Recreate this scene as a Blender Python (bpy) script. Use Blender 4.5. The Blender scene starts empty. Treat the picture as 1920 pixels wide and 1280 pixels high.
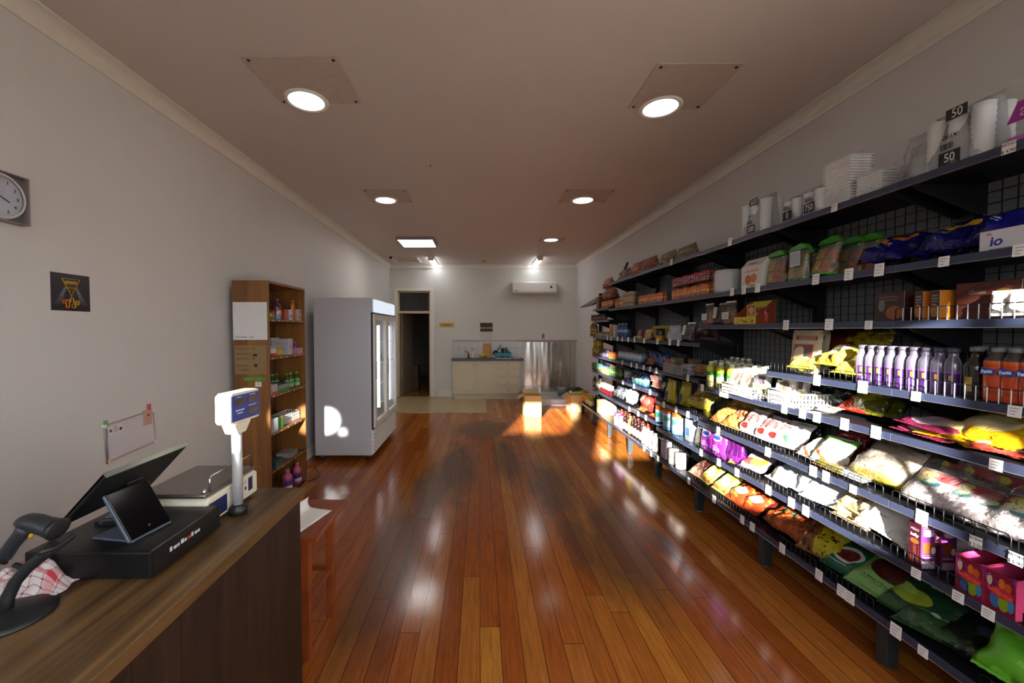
import bpy, math, random
from mathutils import Vector, Matrix, noise as mnoise
R = math.radians
SC = bpy.context.scene
COL = SC.collection
random.seed(7)

# ------------------------------------------------------------------ helpers
def s2l(c):
    return tuple(((x / 12.92) if x <= 0.04045 else ((x + 0.055) / 1.055) ** 2.4) for x in c[:3])

def hx(h):
    h = h.lstrip('#')
    return s2l(tuple(int(h[i:i + 2], 16) / 255 for i in (0, 2, 4)))

class G:
    """small node-graph writer"""
    def __init__(s, name):
        s.m = bpy.data.materials.new(name)
        s.m.use_nodes = True
        s.t = s.m.node_tree
        s.t.nodes.clear()
        s.out = s.n('ShaderNodeOutputMaterial')
    def n(s, kind, **kw):
        nd = s.t.nodes.new(kind)
        for k, v in kw.items():
            setattr(nd, k, v)
        return nd
    def set(s, sock, v):
        if isinstance(v, bpy.types.NodeSocket):
            s.t.links.new(v, sock)
        elif isinstance(v, (tuple, list)):
            sock.default_value = (*v, 1.0) if (len(v) == 3 and sock.type == 'RGBA') else v
        else:
            sock.default_value = v
    def math(s, op, a, b=0.0, c=0.0):
        nd = s.n('ShaderNodeMath', operation=op)
        s.set(nd.inputs[0], a); s.set(nd.inputs[1], b); s.set(nd.inputs[2], c)
        return nd.outputs[0]
    def mix(s, f, a, b, bt='MIX'):
        nd = s.n('ShaderNodeMix', data_type='RGBA', blend_type=bt)
        s.set(nd.inputs[0], f); s.set(nd.inputs[6], a); s.set(nd.inputs[7], b)
        return nd.outputs[2]
    def coord(s, which='Object'):
        return s.n('ShaderNodeTexCoord').outputs[which]
    def mapping(s, vec, scale=(1, 1, 1), rot=(0, 0, 0), loc=(0, 0, 0)):
        nd = s.n('ShaderNodeMapping')
        s.set(nd.inputs[0], vec)
        nd.inputs['Scale'].default_value = scale
        nd.inputs['Rotation'].default_value = rot
        nd.inputs['Location'].default_value = loc
        return nd.outputs[0]
    def noise(s, vec, scale, detail=3, rough=0.55, out=0, dist=0.0):
        nd = s.n('ShaderNodeTexNoise')
        s.set(nd.inputs['Vector'], vec)
        nd.inputs['Scale'].default_value = scale
        nd.inputs['Detail'].default_value = detail
        nd.inputs['Roughness'].default_value = rough
        nd.inputs['Distortion'].default_value = dist
        return nd.outputs[out]
    def ramp(s, f, stops, interp='LINEAR'):
        nd = s.n('ShaderNodeValToRGB')
        cr = nd.color_ramp
        cr.interpolation = interp
        while len(cr.elements) < len(stops):
            cr.elements.new(0.5)
        for e, (p, c) in zip(cr.elements, stops):
            e.position = p
            e.color = (*c, 1.0) if len(c) == 3 else c
        s.set(nd.inputs[0], f)
        return nd.outputs[0]
    def sep(s, v):
        nd = s.n('ShaderNodeSeparateXYZ')
        s.set(nd.inputs[0], v)
        return nd.outputs
    def bump(s, h, strength=0.3, dist=0.01):
        nd = s.n('ShaderNodeBump')
        s.set(nd.inputs['Height'], h)
        nd.inputs['Strength'].default_value = strength
        nd.inputs['Distance'].default_value = dist
        return nd.outputs[0]
    def pbsdf(s, col, rough=0.5, metal=0.0, normal=None, coat=0.0, spec=0.5, emit=None, estr=0.0, alpha=1.0, trans=0.0, sheen=0.0, coat_rough=0.05):
        nd = s.n('ShaderNodeBsdfPrincipled')
        s.set(nd.inputs['Base Color'], col)
        s.set(nd.inputs['Roughness'], rough)
        s.set(nd.inputs['Metallic'], metal)
        s.set(nd.inputs['Specular IOR Level'], spec)
        s.set(nd.inputs['Coat Weight'], coat)
        s.set(nd.inputs['Coat Roughness'], coat_rough)
        s.set(nd.inputs['Alpha'], alpha)
        s.set(nd.inputs['Transmission Weight'], trans)
        s.set(nd.inputs['Sheen Weight'], sheen)
        if normal is not None:
            s.set(nd.inputs['Normal'], normal)
        if emit is not None:
            s.set(nd.inputs['Emission Color'], emit)
            s.set(nd.inputs['Emission Strength'], estr)
        return nd.outputs[0]
    def done(s, shader):
        s.t.links.new(shader, s.out.inputs[0])
        return s.m

MC = {}
def mat(col, rough=0.5, metal=0.0, var=0.06, coat=0.0, bump=0.0, bscale=60, spec=0.5, emit=0.0, trans=0.0):
    """plain procedural surface: base colour with slight noise variation"""
    key = ('m', str(col), rough, metal, var, coat, bump, bscale, spec, emit, trans)
    if key in MC:
        return MC[key]
    c = hx(col) if isinstance(col, str) else col
    g = G('surface_%d' % len(MC))
    co = g.coord()
    nz = g.noise(co, 18, 3)
    colr = g.mix(nz, tuple(x * (1 - var) for x in c), tuple(min(1, x * (1 + var)) for x in c))
    nrm = g.bump(g.noise(co, bscale, 4), bump, 0.004) if bump else None
    sh = g.pbsdf(colr, rough, metal, nrm, coat, spec, emit=colr if emit else None, estr=emit, trans=trans)
    MC[key] = g.done(sh)
    return MC[key]

def printed(base, layers=(), rough=0.35, wrinkle=0.0, wscale=14, metal=0.0, coat=0.0, trans=0.0):
    """packaging print laid out on the UV of the part: list of (kind, ...) layers, later ones on top"""
    key = ('p', base, str(layers), rough, wrinkle, wscale, metal, coat, trans)
    if key in MC:
        return MC[key]
    g = G('print_%d' % len(MC))
    uv = g.coord('UV')
    x, y, _ = g.sep(uv)
    col = hx(base)
    obj = g.coord('Object')
    col = g.mix(g.noise(obj, 25, 2), tuple(a * .9 for a in col), tuple(min(1, a * 1.08) for a in col))
    def inside(v, a, b):
        return g.math('COMPARE', v, (a + b) / 2, abs(b - a) / 2)
    for L in layers:
        k = L[0]
        if k == 'v':            # band across, v0 v1 colour
            f = inside(y, L[1], L[2]); c = L[3]
        elif k == 'u':
            f = inside(x, L[1], L[2]); c = L[3]
        elif k == 'r':          # rectangle u0 v0 u1 v1 colour
            f = g.math('MULTIPLY', inside(x, L[1], L[3]), inside(y, L[2], L[4])); c = L[5]
        elif k == 'e':          # ellipse cu cv ru rv colour
            a = g.math('DIVIDE', g.math('SUBTRACT', x, L[1]), L[3])
            b = g.math('DIVIDE', g.math('SUBTRACT', y, L[2]), L[4])
            d = g.math('ADD', g.math('MULTIPLY', a, a), g.math('MULTIPLY', b, b))
            f = g.math('LESS_THAN', d, 1.0); c = L[5]
        elif k == 'n':          # blotches scale threshold colour
            f = g.math('GREATER_THAN', g.noise(g.mapping(uv, (1, 1, 1), loc=(L[1] * 1.7, 3.1, 0)), L[1], 2), L[2]); c = L[3]
        elif k == 'rn':         # blotches inside a rectangle
            f0 = g.math('MULTIPLY', inside(x, L[1], L[3]), inside(y, L[2], L[4]))
            f = g.math('MULTIPLY', f0, g.math('GREATER_THAN', g.noise(uv, L[6], 2), L[7])); c = L[5]
        elif k == 'l':          # fine print lines inside rectangle, n lines
            f0 = g.math('MULTIPLY', inside(x, L[1], L[3]), inside(y, L[2], L[4]))
            fr = g.math('FRACT', g.math('MULTIPLY', y, L[6]))
            f1 = g.math('MULTIPLY', f0, g.math('LESS_THAN', fr, 0.5))
            f = g.math('MULTIPLY', f1, g.math('GREATER_THAN', g.noise(g.mapping(uv, (1, 3, 1)), 26, 1), 0.45)); c = L[5]
        elif k == 'd':          # dots scale radius colour
            nd = g.n('ShaderNodeTexVoronoi'); g.set(nd.inputs['Vector'], uv); nd.inputs['Scale'].default_value = L[1]
            nd.inputs['Randomness'].default_value = 0.25
            f = g.math('LESS_THAN', nd.outputs['Distance'], L[2]); c = L[3]
        elif k == 'c':          # check pattern scale, colour
            nd = g.n('ShaderNodeTexChecker'); g.set(nd.inputs['Vector'], uv); nd.inputs['Scale'].default_value = L[1]
            f = nd.outputs['Fac']; c = L[2]
        elif k == 'g':          # diagonal split a*u+b*v>c colour
            f = g.math('GREATER_THAN', g.math('ADD', g.math('MULTIPLY', x, L[1]), g.math('MULTIPLY', y, L[2])), L[3]); c = L[4]
        elif k == 's':          # vertical stripes n, width, colour
            f = g.math('LESS_THAN', g.math('FRACT', g.math('MULTIPLY', x, L[1])), L[2]); c = L[3]
        col = g.mix(f, col, hx(c))
    nrm = None
    if wrinkle:
        nrm = g.bump(g.noise(obj, wscale, 3, 0.6, dist=1.2), wrinkle, 0.02)
    MC[key] = g.done(g.pbsdf(col, rough, metal, nrm, coat, trans=trans))
    return MC[key]

def film(tint='#ffffff', milky=0.06, rough=0.12, wr=0.6):
    """thin clear wrapping film"""
    key = ('f', tint, milky, rough, wr)
    if key in MC:
        return MC[key]
    g = G('film_%d' % len(MC))
    nrm = g.bump(g.noise(g.coord(), 22, 3, 0.6, dist=1.5), wr, 0.02)
    tr = g.n('ShaderNodeBsdfTransparent'); g.set(tr.inputs[0], hx(tint))
    gl = g.n('ShaderNodeBsdfGlossy'); g.set(gl.inputs['Roughness'], rough); g.set(gl.inputs['Normal'], nrm)
    g.set(gl.inputs[0], (.95, .95, .95))
    df = g.n('ShaderNodeBsdfDiffuse'); g.set(df.inputs[0], hx(tint)); g.set(df.inputs['Normal'], nrm)
    lw = g.n('ShaderNodeLayerWeight'); lw.inputs[0].default_value = 0.22; g.set(lw.inputs['Normal'], nrm)
    m1 = g.n('ShaderNodeMixShader'); g.set(m1.inputs[0], milky); g.t.links.new(tr.outputs[0], m1.inputs[1]); g.t.links.new(df.outputs[0], m1.inputs[2])
    m2 = g.n('ShaderNodeMixShader'); g.set(m2.inputs[0], g.math('MULTIPLY', lw.outputs['Fresnel'], 0.75)); g.t.links.new(m1.outputs[0], m2.inputs[1]); g.t.links.new(gl.outputs[0], m2.inputs[2])
    MC[key] = g.done(m2.outputs[0])
    return MC[key]

def woodmat(c1, c2, scale=(1, 1, 1), rough=0.45, grain=9.0, coat=0.0, axis='Z', dark=None):
    key = ('w', c1, c2, scale, rough, grain, coat, axis, dark)
    if key in MC:
        return MC[key]
    g = G('wood_%d' % len(MC))
    st = {'X': (.06, 1, 1), 'Y': (1, .06, 1), 'Z': (1, 1, .06)}[axis]
    co = g.mapping(g.coord(), tuple(a * b for a, b in zip(st, scale)))
    n1 = g.noise(co, grain, 5, 0.6, dist=0.6)
    n2 = g.noise(co, grain * 7, 3, 0.6)
    f = g.math('ADD', g.math('MULTIPLY', n1, .75), g.math('MULTIPLY', n2, .25))
    stops = [(.3, hx(c1)), (.62, hx(c2))]
    if dark:
        stops = [(.22, hx(dark)), (.4, hx(c1)), (.65, hx(c2))]
    col = g.ramp(f, stops)
    MC[key] = g.done(g.pbsdf(col, rough, 0, g.bump(n2, .12, .003), coat))
    return MC[key]

class MB:
    """collects faces for ONE mesh"""
    def __init__(s):
        s.v = []; s.f = []; s.mi = []; s.uv = []; s.sm = []
    def add(s, vs, fs, mi=0, uvs=None, smooth=False):
        b = len(s.v)
        s.v += [tuple(p) for p in vs]
        for i, f in enumerate(fs):
            s.f.append([b + k for k in f]); s.mi.append(mi); s.sm.append(smooth)
            s.uv.append(uvs[i] if uvs else [(0.5, 0.5)] * len(f))
        return s
    def box(s, x0, y0, z0, x1, y1, z1, mi=0, M=None):
        P = [(x0, y0, z0), (x1, y0, z0), (x1, y1, z0), (x0, y1, z0), (x0, y0, z1), (x1, y0, z1), (x1, y1, z1), (x0, y1, z1)]
        if M is not None:
            P = [M @ Vector(p) for p in P]
        q = [(0, 0), (1, 0), (1, 1), (0, 1)]
        s.add(P, [(0, 1, 5, 4), (1, 2, 6, 5), (2, 3, 7, 6), (3, 0, 4, 7), (4, 5, 6, 7), (3, 2, 1, 0)], mi, [q] * 6)
        return s
    def cbox(s, c, d, mi=0, M=None):
        return s.box(c[0] - d[0] / 2, c[1] - d[1] / 2, c[2] - d[2] / 2, c[0] + d[0] / 2, c[1] + d[1] / 2, c[2] + d[2] / 2, mi, M)
    def quad(s, a, b, c, d, mi=0):
        return s.add([a, b, c, d], [(0, 1, 2, 3)], mi, [[(0, 0), (1, 0), (1, 1), (0, 1)]])
    def lathe(s, prof, n=16, mi=0, o=(0, 0, 0), cap=True, M=None, mis=None):
        vs = []; fs = []; us = []
        m = len(prof)
        zs = [p[1] for p in prof]; z0, z1 = min(zs), max(zs)
        for j in range(m):
            for i in range(n):
                a = 2 * math.pi * i / n - math.pi / 2 - math.pi / n * 0
                vs.append((o[0] + prof[j][0] * math.cos(a), o[1] + prof[j][0] * math.sin(a), o[2] + prof[j][1]))
        for j in range(m - 1):
            for i in range(n):
                k = (i + 1) % n
                fs.append((j * n + i, j * n + k, (j + 1) * n + k, (j + 1) * n + i))
                u0 = (i / n + .5) % 1.0; u1 = u0 + 1 / n
                v0 = (zs[j] - z0) / (z1 - z0 + 1e-9); v1 = (zs[j + 1] - z0) / (z1 - z0 + 1e-9)
                us.append([(u0, v0), (u1, v0), (u1, v1), (u0, v1)])
        if M is not None:
            vs = [M @ Vector(p) for p in vs]
        s.add(vs, fs, mi, us, True)
        if cap:
            b = len(s.v) - n * m
            s.f.append([b + i for i in range(n)][::-1]); s.mi.append(mi); s.sm.append(False); s.uv.append([(.5, 0)] * n)
            s.f.append([b + (m - 1) * n + i for i in range(n)]); s.mi.append(mi); s.sm.append(False); s.uv.append([(.5, 1)] * n)
        return s
    def cyl(s, p0, p1, r, n=10, mi=0, r1=None):
        p0, p1 = Vector(p0), Vector(p1)
        d = p1 - p0
        M = Matrix.Translation(p0) @ d.to_track_quat('Z', 'Y').to_matrix().to_4x4()
        return s.lathe([(r, 0), (r if r1 is None else r1, d.length)], n, mi, M=M)
    def tube(s, pts, r, n=6, mi=0, closed=False):
        pts = [Vector(p) for p in pts]
        m = len(pts); vs = []; fs = []
        up = None
        for i, p in enumerate(pts):
            if closed:
                t = (pts[(i + 1) % m] - pts[i - 1])
            else:
                t = pts[min(i + 1, m - 1)] - pts[max(i - 1, 0)]
            t.normalize()
            if up is None:
                up = t.orthogonal().normalized()
            up = (up - t * up.dot(t))
            up = up.normalized() if up.length > 1e-6 else t.orthogonal().normalized()
            sd = t.cross(up)
            rr = r[i] if isinstance(r, (list, tuple)) else r
            for k in range(n):
                a = 2 * math.pi * k / n
                vs.append(p + up * (rr * math.cos(a)) + sd * (rr * math.sin(a)))
        for i in range(m if closed else m - 1):
            j = (i + 1) % m
            for k in range(n):
                l = (k + 1) % n
                fs.append((i * n + k, i * n + l, j * n + l, j * n + k))
        if not closed:
            fs.append(tuple(range(n))[::-1]); fs.append(tuple((m - 1) * n + k for k in range(n)))
        s.add(vs, fs, mi, None, True)
        return s
    def prism(s, poly, axis, a, b, mi=0):
        """poly = 2-D outline, extruded along axis from a to b"""
        def P(u, v, w):
            return {'x': (w, u, v), 'y': (u, w, v), 'z': (u, v, w)}[axis]
        n = len(poly)
        vs = [P(u, v, a) for u, v in poly] + [P(u, v, b) for u, v in poly]
        fs = [tuple(range(n))[::-1], tuple(range(n, 2 * n))] + [(i, (i + 1) % n, n + (i + 1) % n, n + i) for i in range(n)]
        return s.add(vs, fs, mi)
    def xform(s, M, start=0):
        for i in range(start, len(s.v)):
            s.v[i] = tuple(M @ Vector(s.v[i]))
        return s
    def build(s, name, mats, parent=None, bevel=0.0, seg=2, sub=0, fix=True):
        me = bpy.data.meshes.new(name)
        me.from_pydata(s.v, [], s.f)
        if not isinstance(mats, (list, tuple)):
            mats = [mats]
        for m in mats:
            me.materials.append(m)
        for p, mi, sm in zip(me.polygons, s.mi, s.sm):
            p.material_index = mi; p.use_smooth = sm
        uvl = me.uv_layers.new(name='UVMap')
        i = 0
        for u in s.uv:
            for c in u:
                uvl.data[i].uv = c; i += 1
        me.validate(); me.update()
        o = bpy.data.objects.new(name, me)
        COL.objects.link(o)
        if parent is not None:
            o.parent = parent
        if bevel:
            b = o.modifiers.new('bevel', 'BEVEL'); b.width = bevel; b.segments = seg; b.limit_method = 'ANGLE'; b.angle_limit = R(40)
        if sub:
            b = o.modifiers.new('sub', 'SUBSURF'); b.levels = sub; b.render_levels = sub
        return o

def tag(o, label=None, cat=None, group=None, kind=None):
    if label: o['label'] = label
    if cat: o['category'] = cat
    if group: o['group'] = group
    if kind: o['kind'] = kind
    return o

def thing(name, label, cat, loc=(0, 0, 0), rz=0.0, group=None, rot=None):
    o = bpy.data.objects.new(name, None)
    o.empty_display_size = .05
    COL.objects.link(o)
    o.location = loc
    o.rotation_euler = rot if rot else (0, 0, rz)
    return tag(o, label, cat, group)

def struct(o, label=None):
    o['kind'] = 'structure'
    if label: o['label'] = label
    return o

def copy_tree(o, parent=None):
    c = o.copy(); COL.objects.link(c)
    if parent is not None:
        c.parent = parent
    for ch in list(o.children):
        copy_tree(ch, c)
    return c

def textmesh(name, txt, size, material, parent=None, loc=(0, 0, 0), rot=(0, 0, 0), sx=1.0, depth=0.0006, align='CENTER', bold=0.0, shear=0.0):
    cu = bpy.data.curves.new(name, 'FONT')
    cu.body = txt; cu.size = size; cu.align_x = align; cu.align_y = 'CENTER'
    cu.extrude = depth; cu.offset = bold; cu.shear = shear
    cu.resolution_u = 3
    tmp = bpy.data.objects.new(name + '_curve', cu)
    COL.objects.link(tmp)
    bpy.context.view_layer.update()
    me = bpy.data.meshes.new_from_object(tmp.evaluated_get(bpy.context.evaluated_depsgraph_get()))
    bpy.data.objects.remove(tmp); bpy.data.curves.remove(cu)
    me.name = name
    me.materials.clear(); me.materials.append(material)
    o = bpy.data.objects.new(name, me); COL.objects.link(o)
    o.location = loc; o.rotation_euler = rot; o.scale = (sx, 1, 1)
    if parent is not None:
        o.parent = parent
    return o

ORD = ['first', 'second', 'third', 'fourth', 'fifth', 'sixth', 'seventh', 'eighth', 'ninth', 'tenth', 'eleventh', 'twelfth',
       'thirteenth', 'fourteenth', 'fifteenth', 'sixteenth', 'seventeenth', 'eighteenth', 'nineteenth', 'twentieth']

# shared materials
M_black = mat('#141518', .45, var=.1)
M_blackgloss = mat('#0b0b0d', .18, coat=.3)
M_white = mat('#e9e7e2', .45)
M_paper = mat('#f2f1ee', .7)
M_ink = mat('#15151a', .6)
M_chrome = mat('#c9ccd0', .18, 1.0)
M_steelgrey = mat('#8d9095', .35, .8)
M_screw = mat('#30302f', .4, .7)
# ================================================================== ROOM
XL, XR, YF, YB, ZC = -2.14, 2.31, -0.72, 9.5, 3.13
CAMH = 1.6
def wallmat(c, sc=1.0):
    g = G('painted_wall')
    co = g.coord()
    n = g.noise(co, 1.1 * sc, 4, .6)
    col = g.mix(n, tuple(x * .93 for x in hx(c)), tuple(min(1, x * 1.04) for x in hx(c)))
    sp = g.noise(co, 7, 6, .7)
    col = g.mix(g.math('MULTIPLY', g.math('GREATER_THAN', sp, .715), .28), col, hx('#8c7d70'))
    return g.done(g.pbsdf(col, .62, 0, g.bump(g.noise(co, 140, 3), .06, .003)))
M_wall = wallmat('#d2cfcc')
M_wallback = wallmat('#d0cfc8', .7)
M_ceil = wallmat('#cdc4bc', .6)
M_trim = mat('#ded8cc', .4)
M_trimbeige = mat('#c3b393', .4)

def floor_mat():
    g = G('timber_floor')
    co = g.coord()
    x, y, z = g.sep(co)
    bw = 0.106
    bx = g.math('DIVIDE', x, bw)
    idx = g.math('FLOOR', bx)
    wn = g.n('ShaderNodeTexWhiteNoise', noise_dimensions='1D'); g.set(wn.inputs['W'], idx)
    off = g.math('MULTIPLY', wn.outputs[0], 37.0)
    ly = g.math('DIVIDE', g.math('ADD', y, off), 2.15)
    idy = g.math('FLOOR', ly)
    cmb = g.n('ShaderNodeCombineXYZ'); g.set(cmb.inputs[0], idx); g.set(cmb.inputs[1], idy)
    wn2 = g.n('ShaderNodeTexWhiteNoise', noise_dimensions='2D'); g.set(wn2.inputs['Vector'], cmb.outputs[0])
    rnd = wn2.outputs[0]
    base = g.ramp(rnd, [(0, hx('#984f20')), (.22, hx('#b06128')), (.45, hx('#a25522')), (.62, hx('#bd7731')), (.8, hx('#aa5d26')), (1, hx('#c78536'))])
    add = g.n('ShaderNodeVectorMath', operation='ADD'); g.set(add.inputs[0], co)
    c2 = g.n('ShaderNodeCombineXYZ'); g.set(c2.inputs[1], g.math('MULTIPLY', rnd, 40.0)); g.set(c2.inputs[2], g.math('MULTIPLY', rnd, 17.0))
    g.t.links.new(c2.outputs[0], add.inputs[1])
    gr = g.noise(g.mapping(add.outputs[0], (26, 1.4, 8)), 3.0, 5, .62, dist=.4)
    fine = g.noise(g.mapping(add.outputs[0], (130, 4, 20)), 2.0, 3, .6)
    col = g.mix(g.ramp(gr, [(.32, (0, 0, 0)), (.7, (1, 1, 1))]), g.mix(.42, base, hx('#2f1509')), base)
    col = g.mix(g.math('MULTIPLY', g.ramp(fine, [(.5, (0, 0, 0)), (.75, (1, 1, 1))]), .22), col, hx('#2a1208'))
    # worn grey-brown traffic patches, each with its own place on the boards
    wob = g.math('MULTIPLY', g.math('SUBTRACT', g.noise(g.mapping(co, (5, 1.3, 1)), 1.2, 4, .65), .5), 1.5)
    wear = None
    for (cx, cy, rx, ry) in ((-.62, 2.75, .20, 1.0), (-.50, 3.9, .17, .8), (-.28, 4.6, .22, .9), (.32, 4.9, .16, .8), (.72, 4.1, .22, .75), (1.0, 2.75, .26, .55), (1.12, 3.25, .2, .5), (1.35, 3.0, .12, .25), (.75, 3.0, .12, .5), (.1, 6.4, .5, .6)):
        d1 = g.math('DIVIDE', g.math('SUBTRACT', x, cx), rx); d2 = g.math('DIVIDE', g.math('SUBTRACT', y, cy), ry)
        d = g.math('SQRT', g.math('ADD', g.math('MULTIPLY', d1, d1), g.math('MULTIPLY', d2, d2)))
        f = g.math('SUBTRACT', 1.35, d)
        wear = f if wear is None else g.math('MAXIMUM', wear, f)
    wm = g.ramp(g.math('ADD', wear, wob), [(.05, (0, 0, 0)), (.75, (1, 1, 1))])
    wm2 = g.math('MULTIPLY', wm, g.math('ADD', g.math('MULTIPLY', gr, 1.1), .15))
    col = g.mix(g.math('MULTIPLY', wm2, .92), col, hx('#37281c'))
    # knots
    vo = g.n('ShaderNodeTexVoronoi'); g.set(vo.inputs['Vector'], g.mapping(co, (5, 1.7, 1))); vo.inputs['Scale'].default_value = .9
    kn = g.ramp(vo.outputs['Distance'], [(.02, (1, 1, 1)), (.05, (0, 0, 0))])
    col = g.mix(g.math('MULTIPLY', kn, .8), col, hx('#1d0c06'))
    # seams
    fx = g.math('FRACT', bx); fy = g.math('FRACT', ly)
    sx = g.math('MAXIMUM', g.math('LESS_THAN', fx, .016), g.math('GREATER_THAN', fx, .984))
    sy = g.math('LESS_THAN', fy, .0016)
    seam = g.math('MAXIMUM', sx, sy)
    col = g.mix(g.math('MULTIPLY', seam, .85), col, hx('#140906'))
    rough = g.math('ADD', g.math('MULTIPLY', wm, .12), g.math('ADD', g.math('MULTIPLY', gr, .08), .10))
    h = g.math('SUBTRACT', g.math('ADD', g.math('MULTIPLY', fine, .12), g.math('MULTIPLY', g.noise(co, 5.5, 2), .55)), g.math('MULTIPLY', seam, 1.0))
    return g.done(g.pbsdf(col, rough, 0, g.bump(h, .14, .006), .0, .28))

fl = MB().box(XL - .1, YF - .1, -.1, XR + .1, YB + 4.0, 0.0).build('floor', floor_mat())
struct(fl, 'glossy reddish-brown timber board floor')
cl = MB().box(XL - .1, YF - .1, ZC, XR + .1, YB + .1, ZC + .12).build('ceiling', M_ceil)
struct(cl, 'plain painted plaster ceiling')
wl = MB().box(XL - .14, YF - .1, 0, XL, YB + .1, ZC).build('wall_left', M_wall); struct(wl)
wr = MB().box(XR, YF - .1, 0, XR + .14, YB + .1, ZC).build('wall_right', M_wall); struct(wr)

# back wall with the doorway: opening X -1.95..-1.19, Z 0..2.52
DX0, DX1, DZ, TZ = -1.955, -1.185, 2.52, 2.02
bw = MB()
bw.box(XL - .1, YB, 0, DX0, YB + .14, ZC)
bw.box(DX0, YB, DZ, DX1, YB + .14, ZC)
bw.box(DX1, YB, 0, -1.02, YB + .14, ZC)
bw.box(-1.02, YB - .03, 0, XR + .1, YB + .14, ZC)
struct(bw.build('wall_back', M_wallback))

# cornices (scotia profile) and skirtings
def cornice(name, axis, wallpos, sgn, a, b):
    s = .085
    poly = [(wallpos, ZC), (wallpos, ZC - s), (wallpos + sgn * .012, ZC - s), (wallpos + sgn * .02, ZC - s * .78)]
    for k in range(1, 6):
        t = k / 6 * math.pi / 2
        poly.append((wallpos + sgn * (.02 + (s - .032) * (1 - math.cos(t))), ZC - s * .78 + (s * .66) * math.sin(t)))
    poly += [(wallpos + sgn * (s - .012), ZC - .01), (wallpos + sgn * s, ZC - .01), (wallpos + sgn * s, ZC)]
    mb = MB().prism(poly, 'y' if axis == 'y' else 'x', a, b)
    return struct(mb.build(name, M_trim))
cornice('trim_1', 'y', XL, 1, YF, YB)
cornice('trim_2', 'y', XR, -1, YF, YB)
cornice('trim_3', 'x', YB - .03, -1, XL, XR)
struct(MB().box(-1.0, YB - .052, 0, -.64, YB - .03, .14).box(1.0, YB - .052, 0, 1.03, YB - .03, .14).build('baseboard_back', M_trim, bevel=.004))
struct(MB().box(XL, YF, 0, XL + .02, YB, .13).build('baseboard_left', M_trim, bevel=.004))
struct(MB().box(XR - .02, YF, 0, XR, YB - .03, .13).build('baseboard_right', M_trim, bevel=.004))

# ceramic tile area at the kitchen door, with a pale edging strip
def tile_mat(c, grout, sx, sy, rough=.3, ox=0, oy=0, axis=('x', 'y')):
    g = G('tiles')
    p = g.sep(g.coord()); ii = {'x': 0, 'y': 1, 'z': 2}
    u = g.math('FRACT', g.math('DIVIDE', g.math('ADD', p[ii[axis[0]]], ox), sx))
    v = g.math('FRACT', g.math('DIVIDE', g.math('ADD', p[ii[axis[1]]], oy), sy))
    e = .012 / 1
    m = g.math('MAXIMUM', g.math('LESS_THAN', u, .006 / sx), g.math('LESS_THAN', v, .006 / sy))
    n = g.noise(g.coord(), 6, 4)
    base = g.mix(n, tuple(x * .9 for x in hx(c)), hx(c))
    return g.done(g.pbsdf(g.mix(m, base, hx(grout)), rough, 0, g.bump(g.math('SUBTRACT', 1.0, m), .3, .004)))
tl_ = MB().box(XL, 7.66, 0, .10, YB, .006).build('floor_tiles', tile_mat('#b9a27a', '#6e5c44', .36, .62, .3, .12, .3))
struct(tl_, 'beige ceramic floor tiles in front of the kitchen door')
struct(MB().box(XL, 7.63, 0, .12, 7.66, .012).box(.10, 7.63, 0, .13, 9.2, .012).build('trim_4', mat('#b7a88c', .4)))

# door frame, transom window, half-open leaf and the dark store room behind
struct(MB().box(DX0 - .075, YB - .03, 0, DX0, YB + .02, DZ + .06).box(DX1, YB - .03, 0, DX1 + .11, YB + .02, DZ + .06).box(DX0, YB - .03, DZ, DX1, YB + .02, DZ + .06).build('trim_5', M_trim, bevel=.005))
dr = thing('door_1', 'dark open doorway with transom window in the back wall', 'door', (DX0, YB, 0))
dr['kind'] = 'structure'; del dr['category']
D = lambda mb, nm, m, **k: mb.build(nm, m, dr, **k)
W = DX1 - DX0
D(MB().box(0, .02, 0, .03, .14, DZ).box(W - .03, .02, 0, W, .14, DZ).box(0, .02, DZ - .035, W, .14, DZ).box(0, .0, TZ - .03, W, .12, TZ + .025), 'jamb', M_trimbeige, bevel=.003)
D(MB().box(.03, .09, TZ + .025, W - .03, .095, DZ - .035), 'transom_pane', mat('#24211f', .15))
leaf = MB().box(-.02, 0, 0, .02, .76, TZ - .04); leaf.xform(Matrix.Translation((.06, .14, .005)) @ Matrix.Rotation(R(-9), 4, 'Z'))
lf = D(leaf, 'door_leaf', mat('#857a66', .4), bevel=.003)
kb = MB().lathe([(.004, 0), (.022, .012), (.028, .03), (.02, .048), (.002, .055)], 12); kb.xform(Matrix.Translation((.175, .83, 1.03)) @ Matrix.Rotation(R(90), 4, 'Y'))
kb.build('door_knob', M_chrome, lf)
hg = MB().cyl((.045, .1, .25), (.045, .1, .34), .009).cyl((.045, .1, 1.6), (.045, .1, 1.69), .009)
D(hg, 'hinge', M_screw)
M_storeshade = mat('#1f1c19', .8)  # the store room's lack of light is put into its wall colour
struct(MB().box(-2.9, 13.2, 0, .2, 13.3, 2.7).box(-2.9, YB + .14, 0, -2.8, 13.3, 2.7).box(.1, YB + .14, 0, .2, 13.3, 2.7).box(-2.9, YB + .14, 2.7, .2, 13.3, 2.8).box(-2.9, YB + .13, 0, DX0 - .02, YB + .14, 2.7).build('wall_storeroom', M_storeshade))
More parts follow.
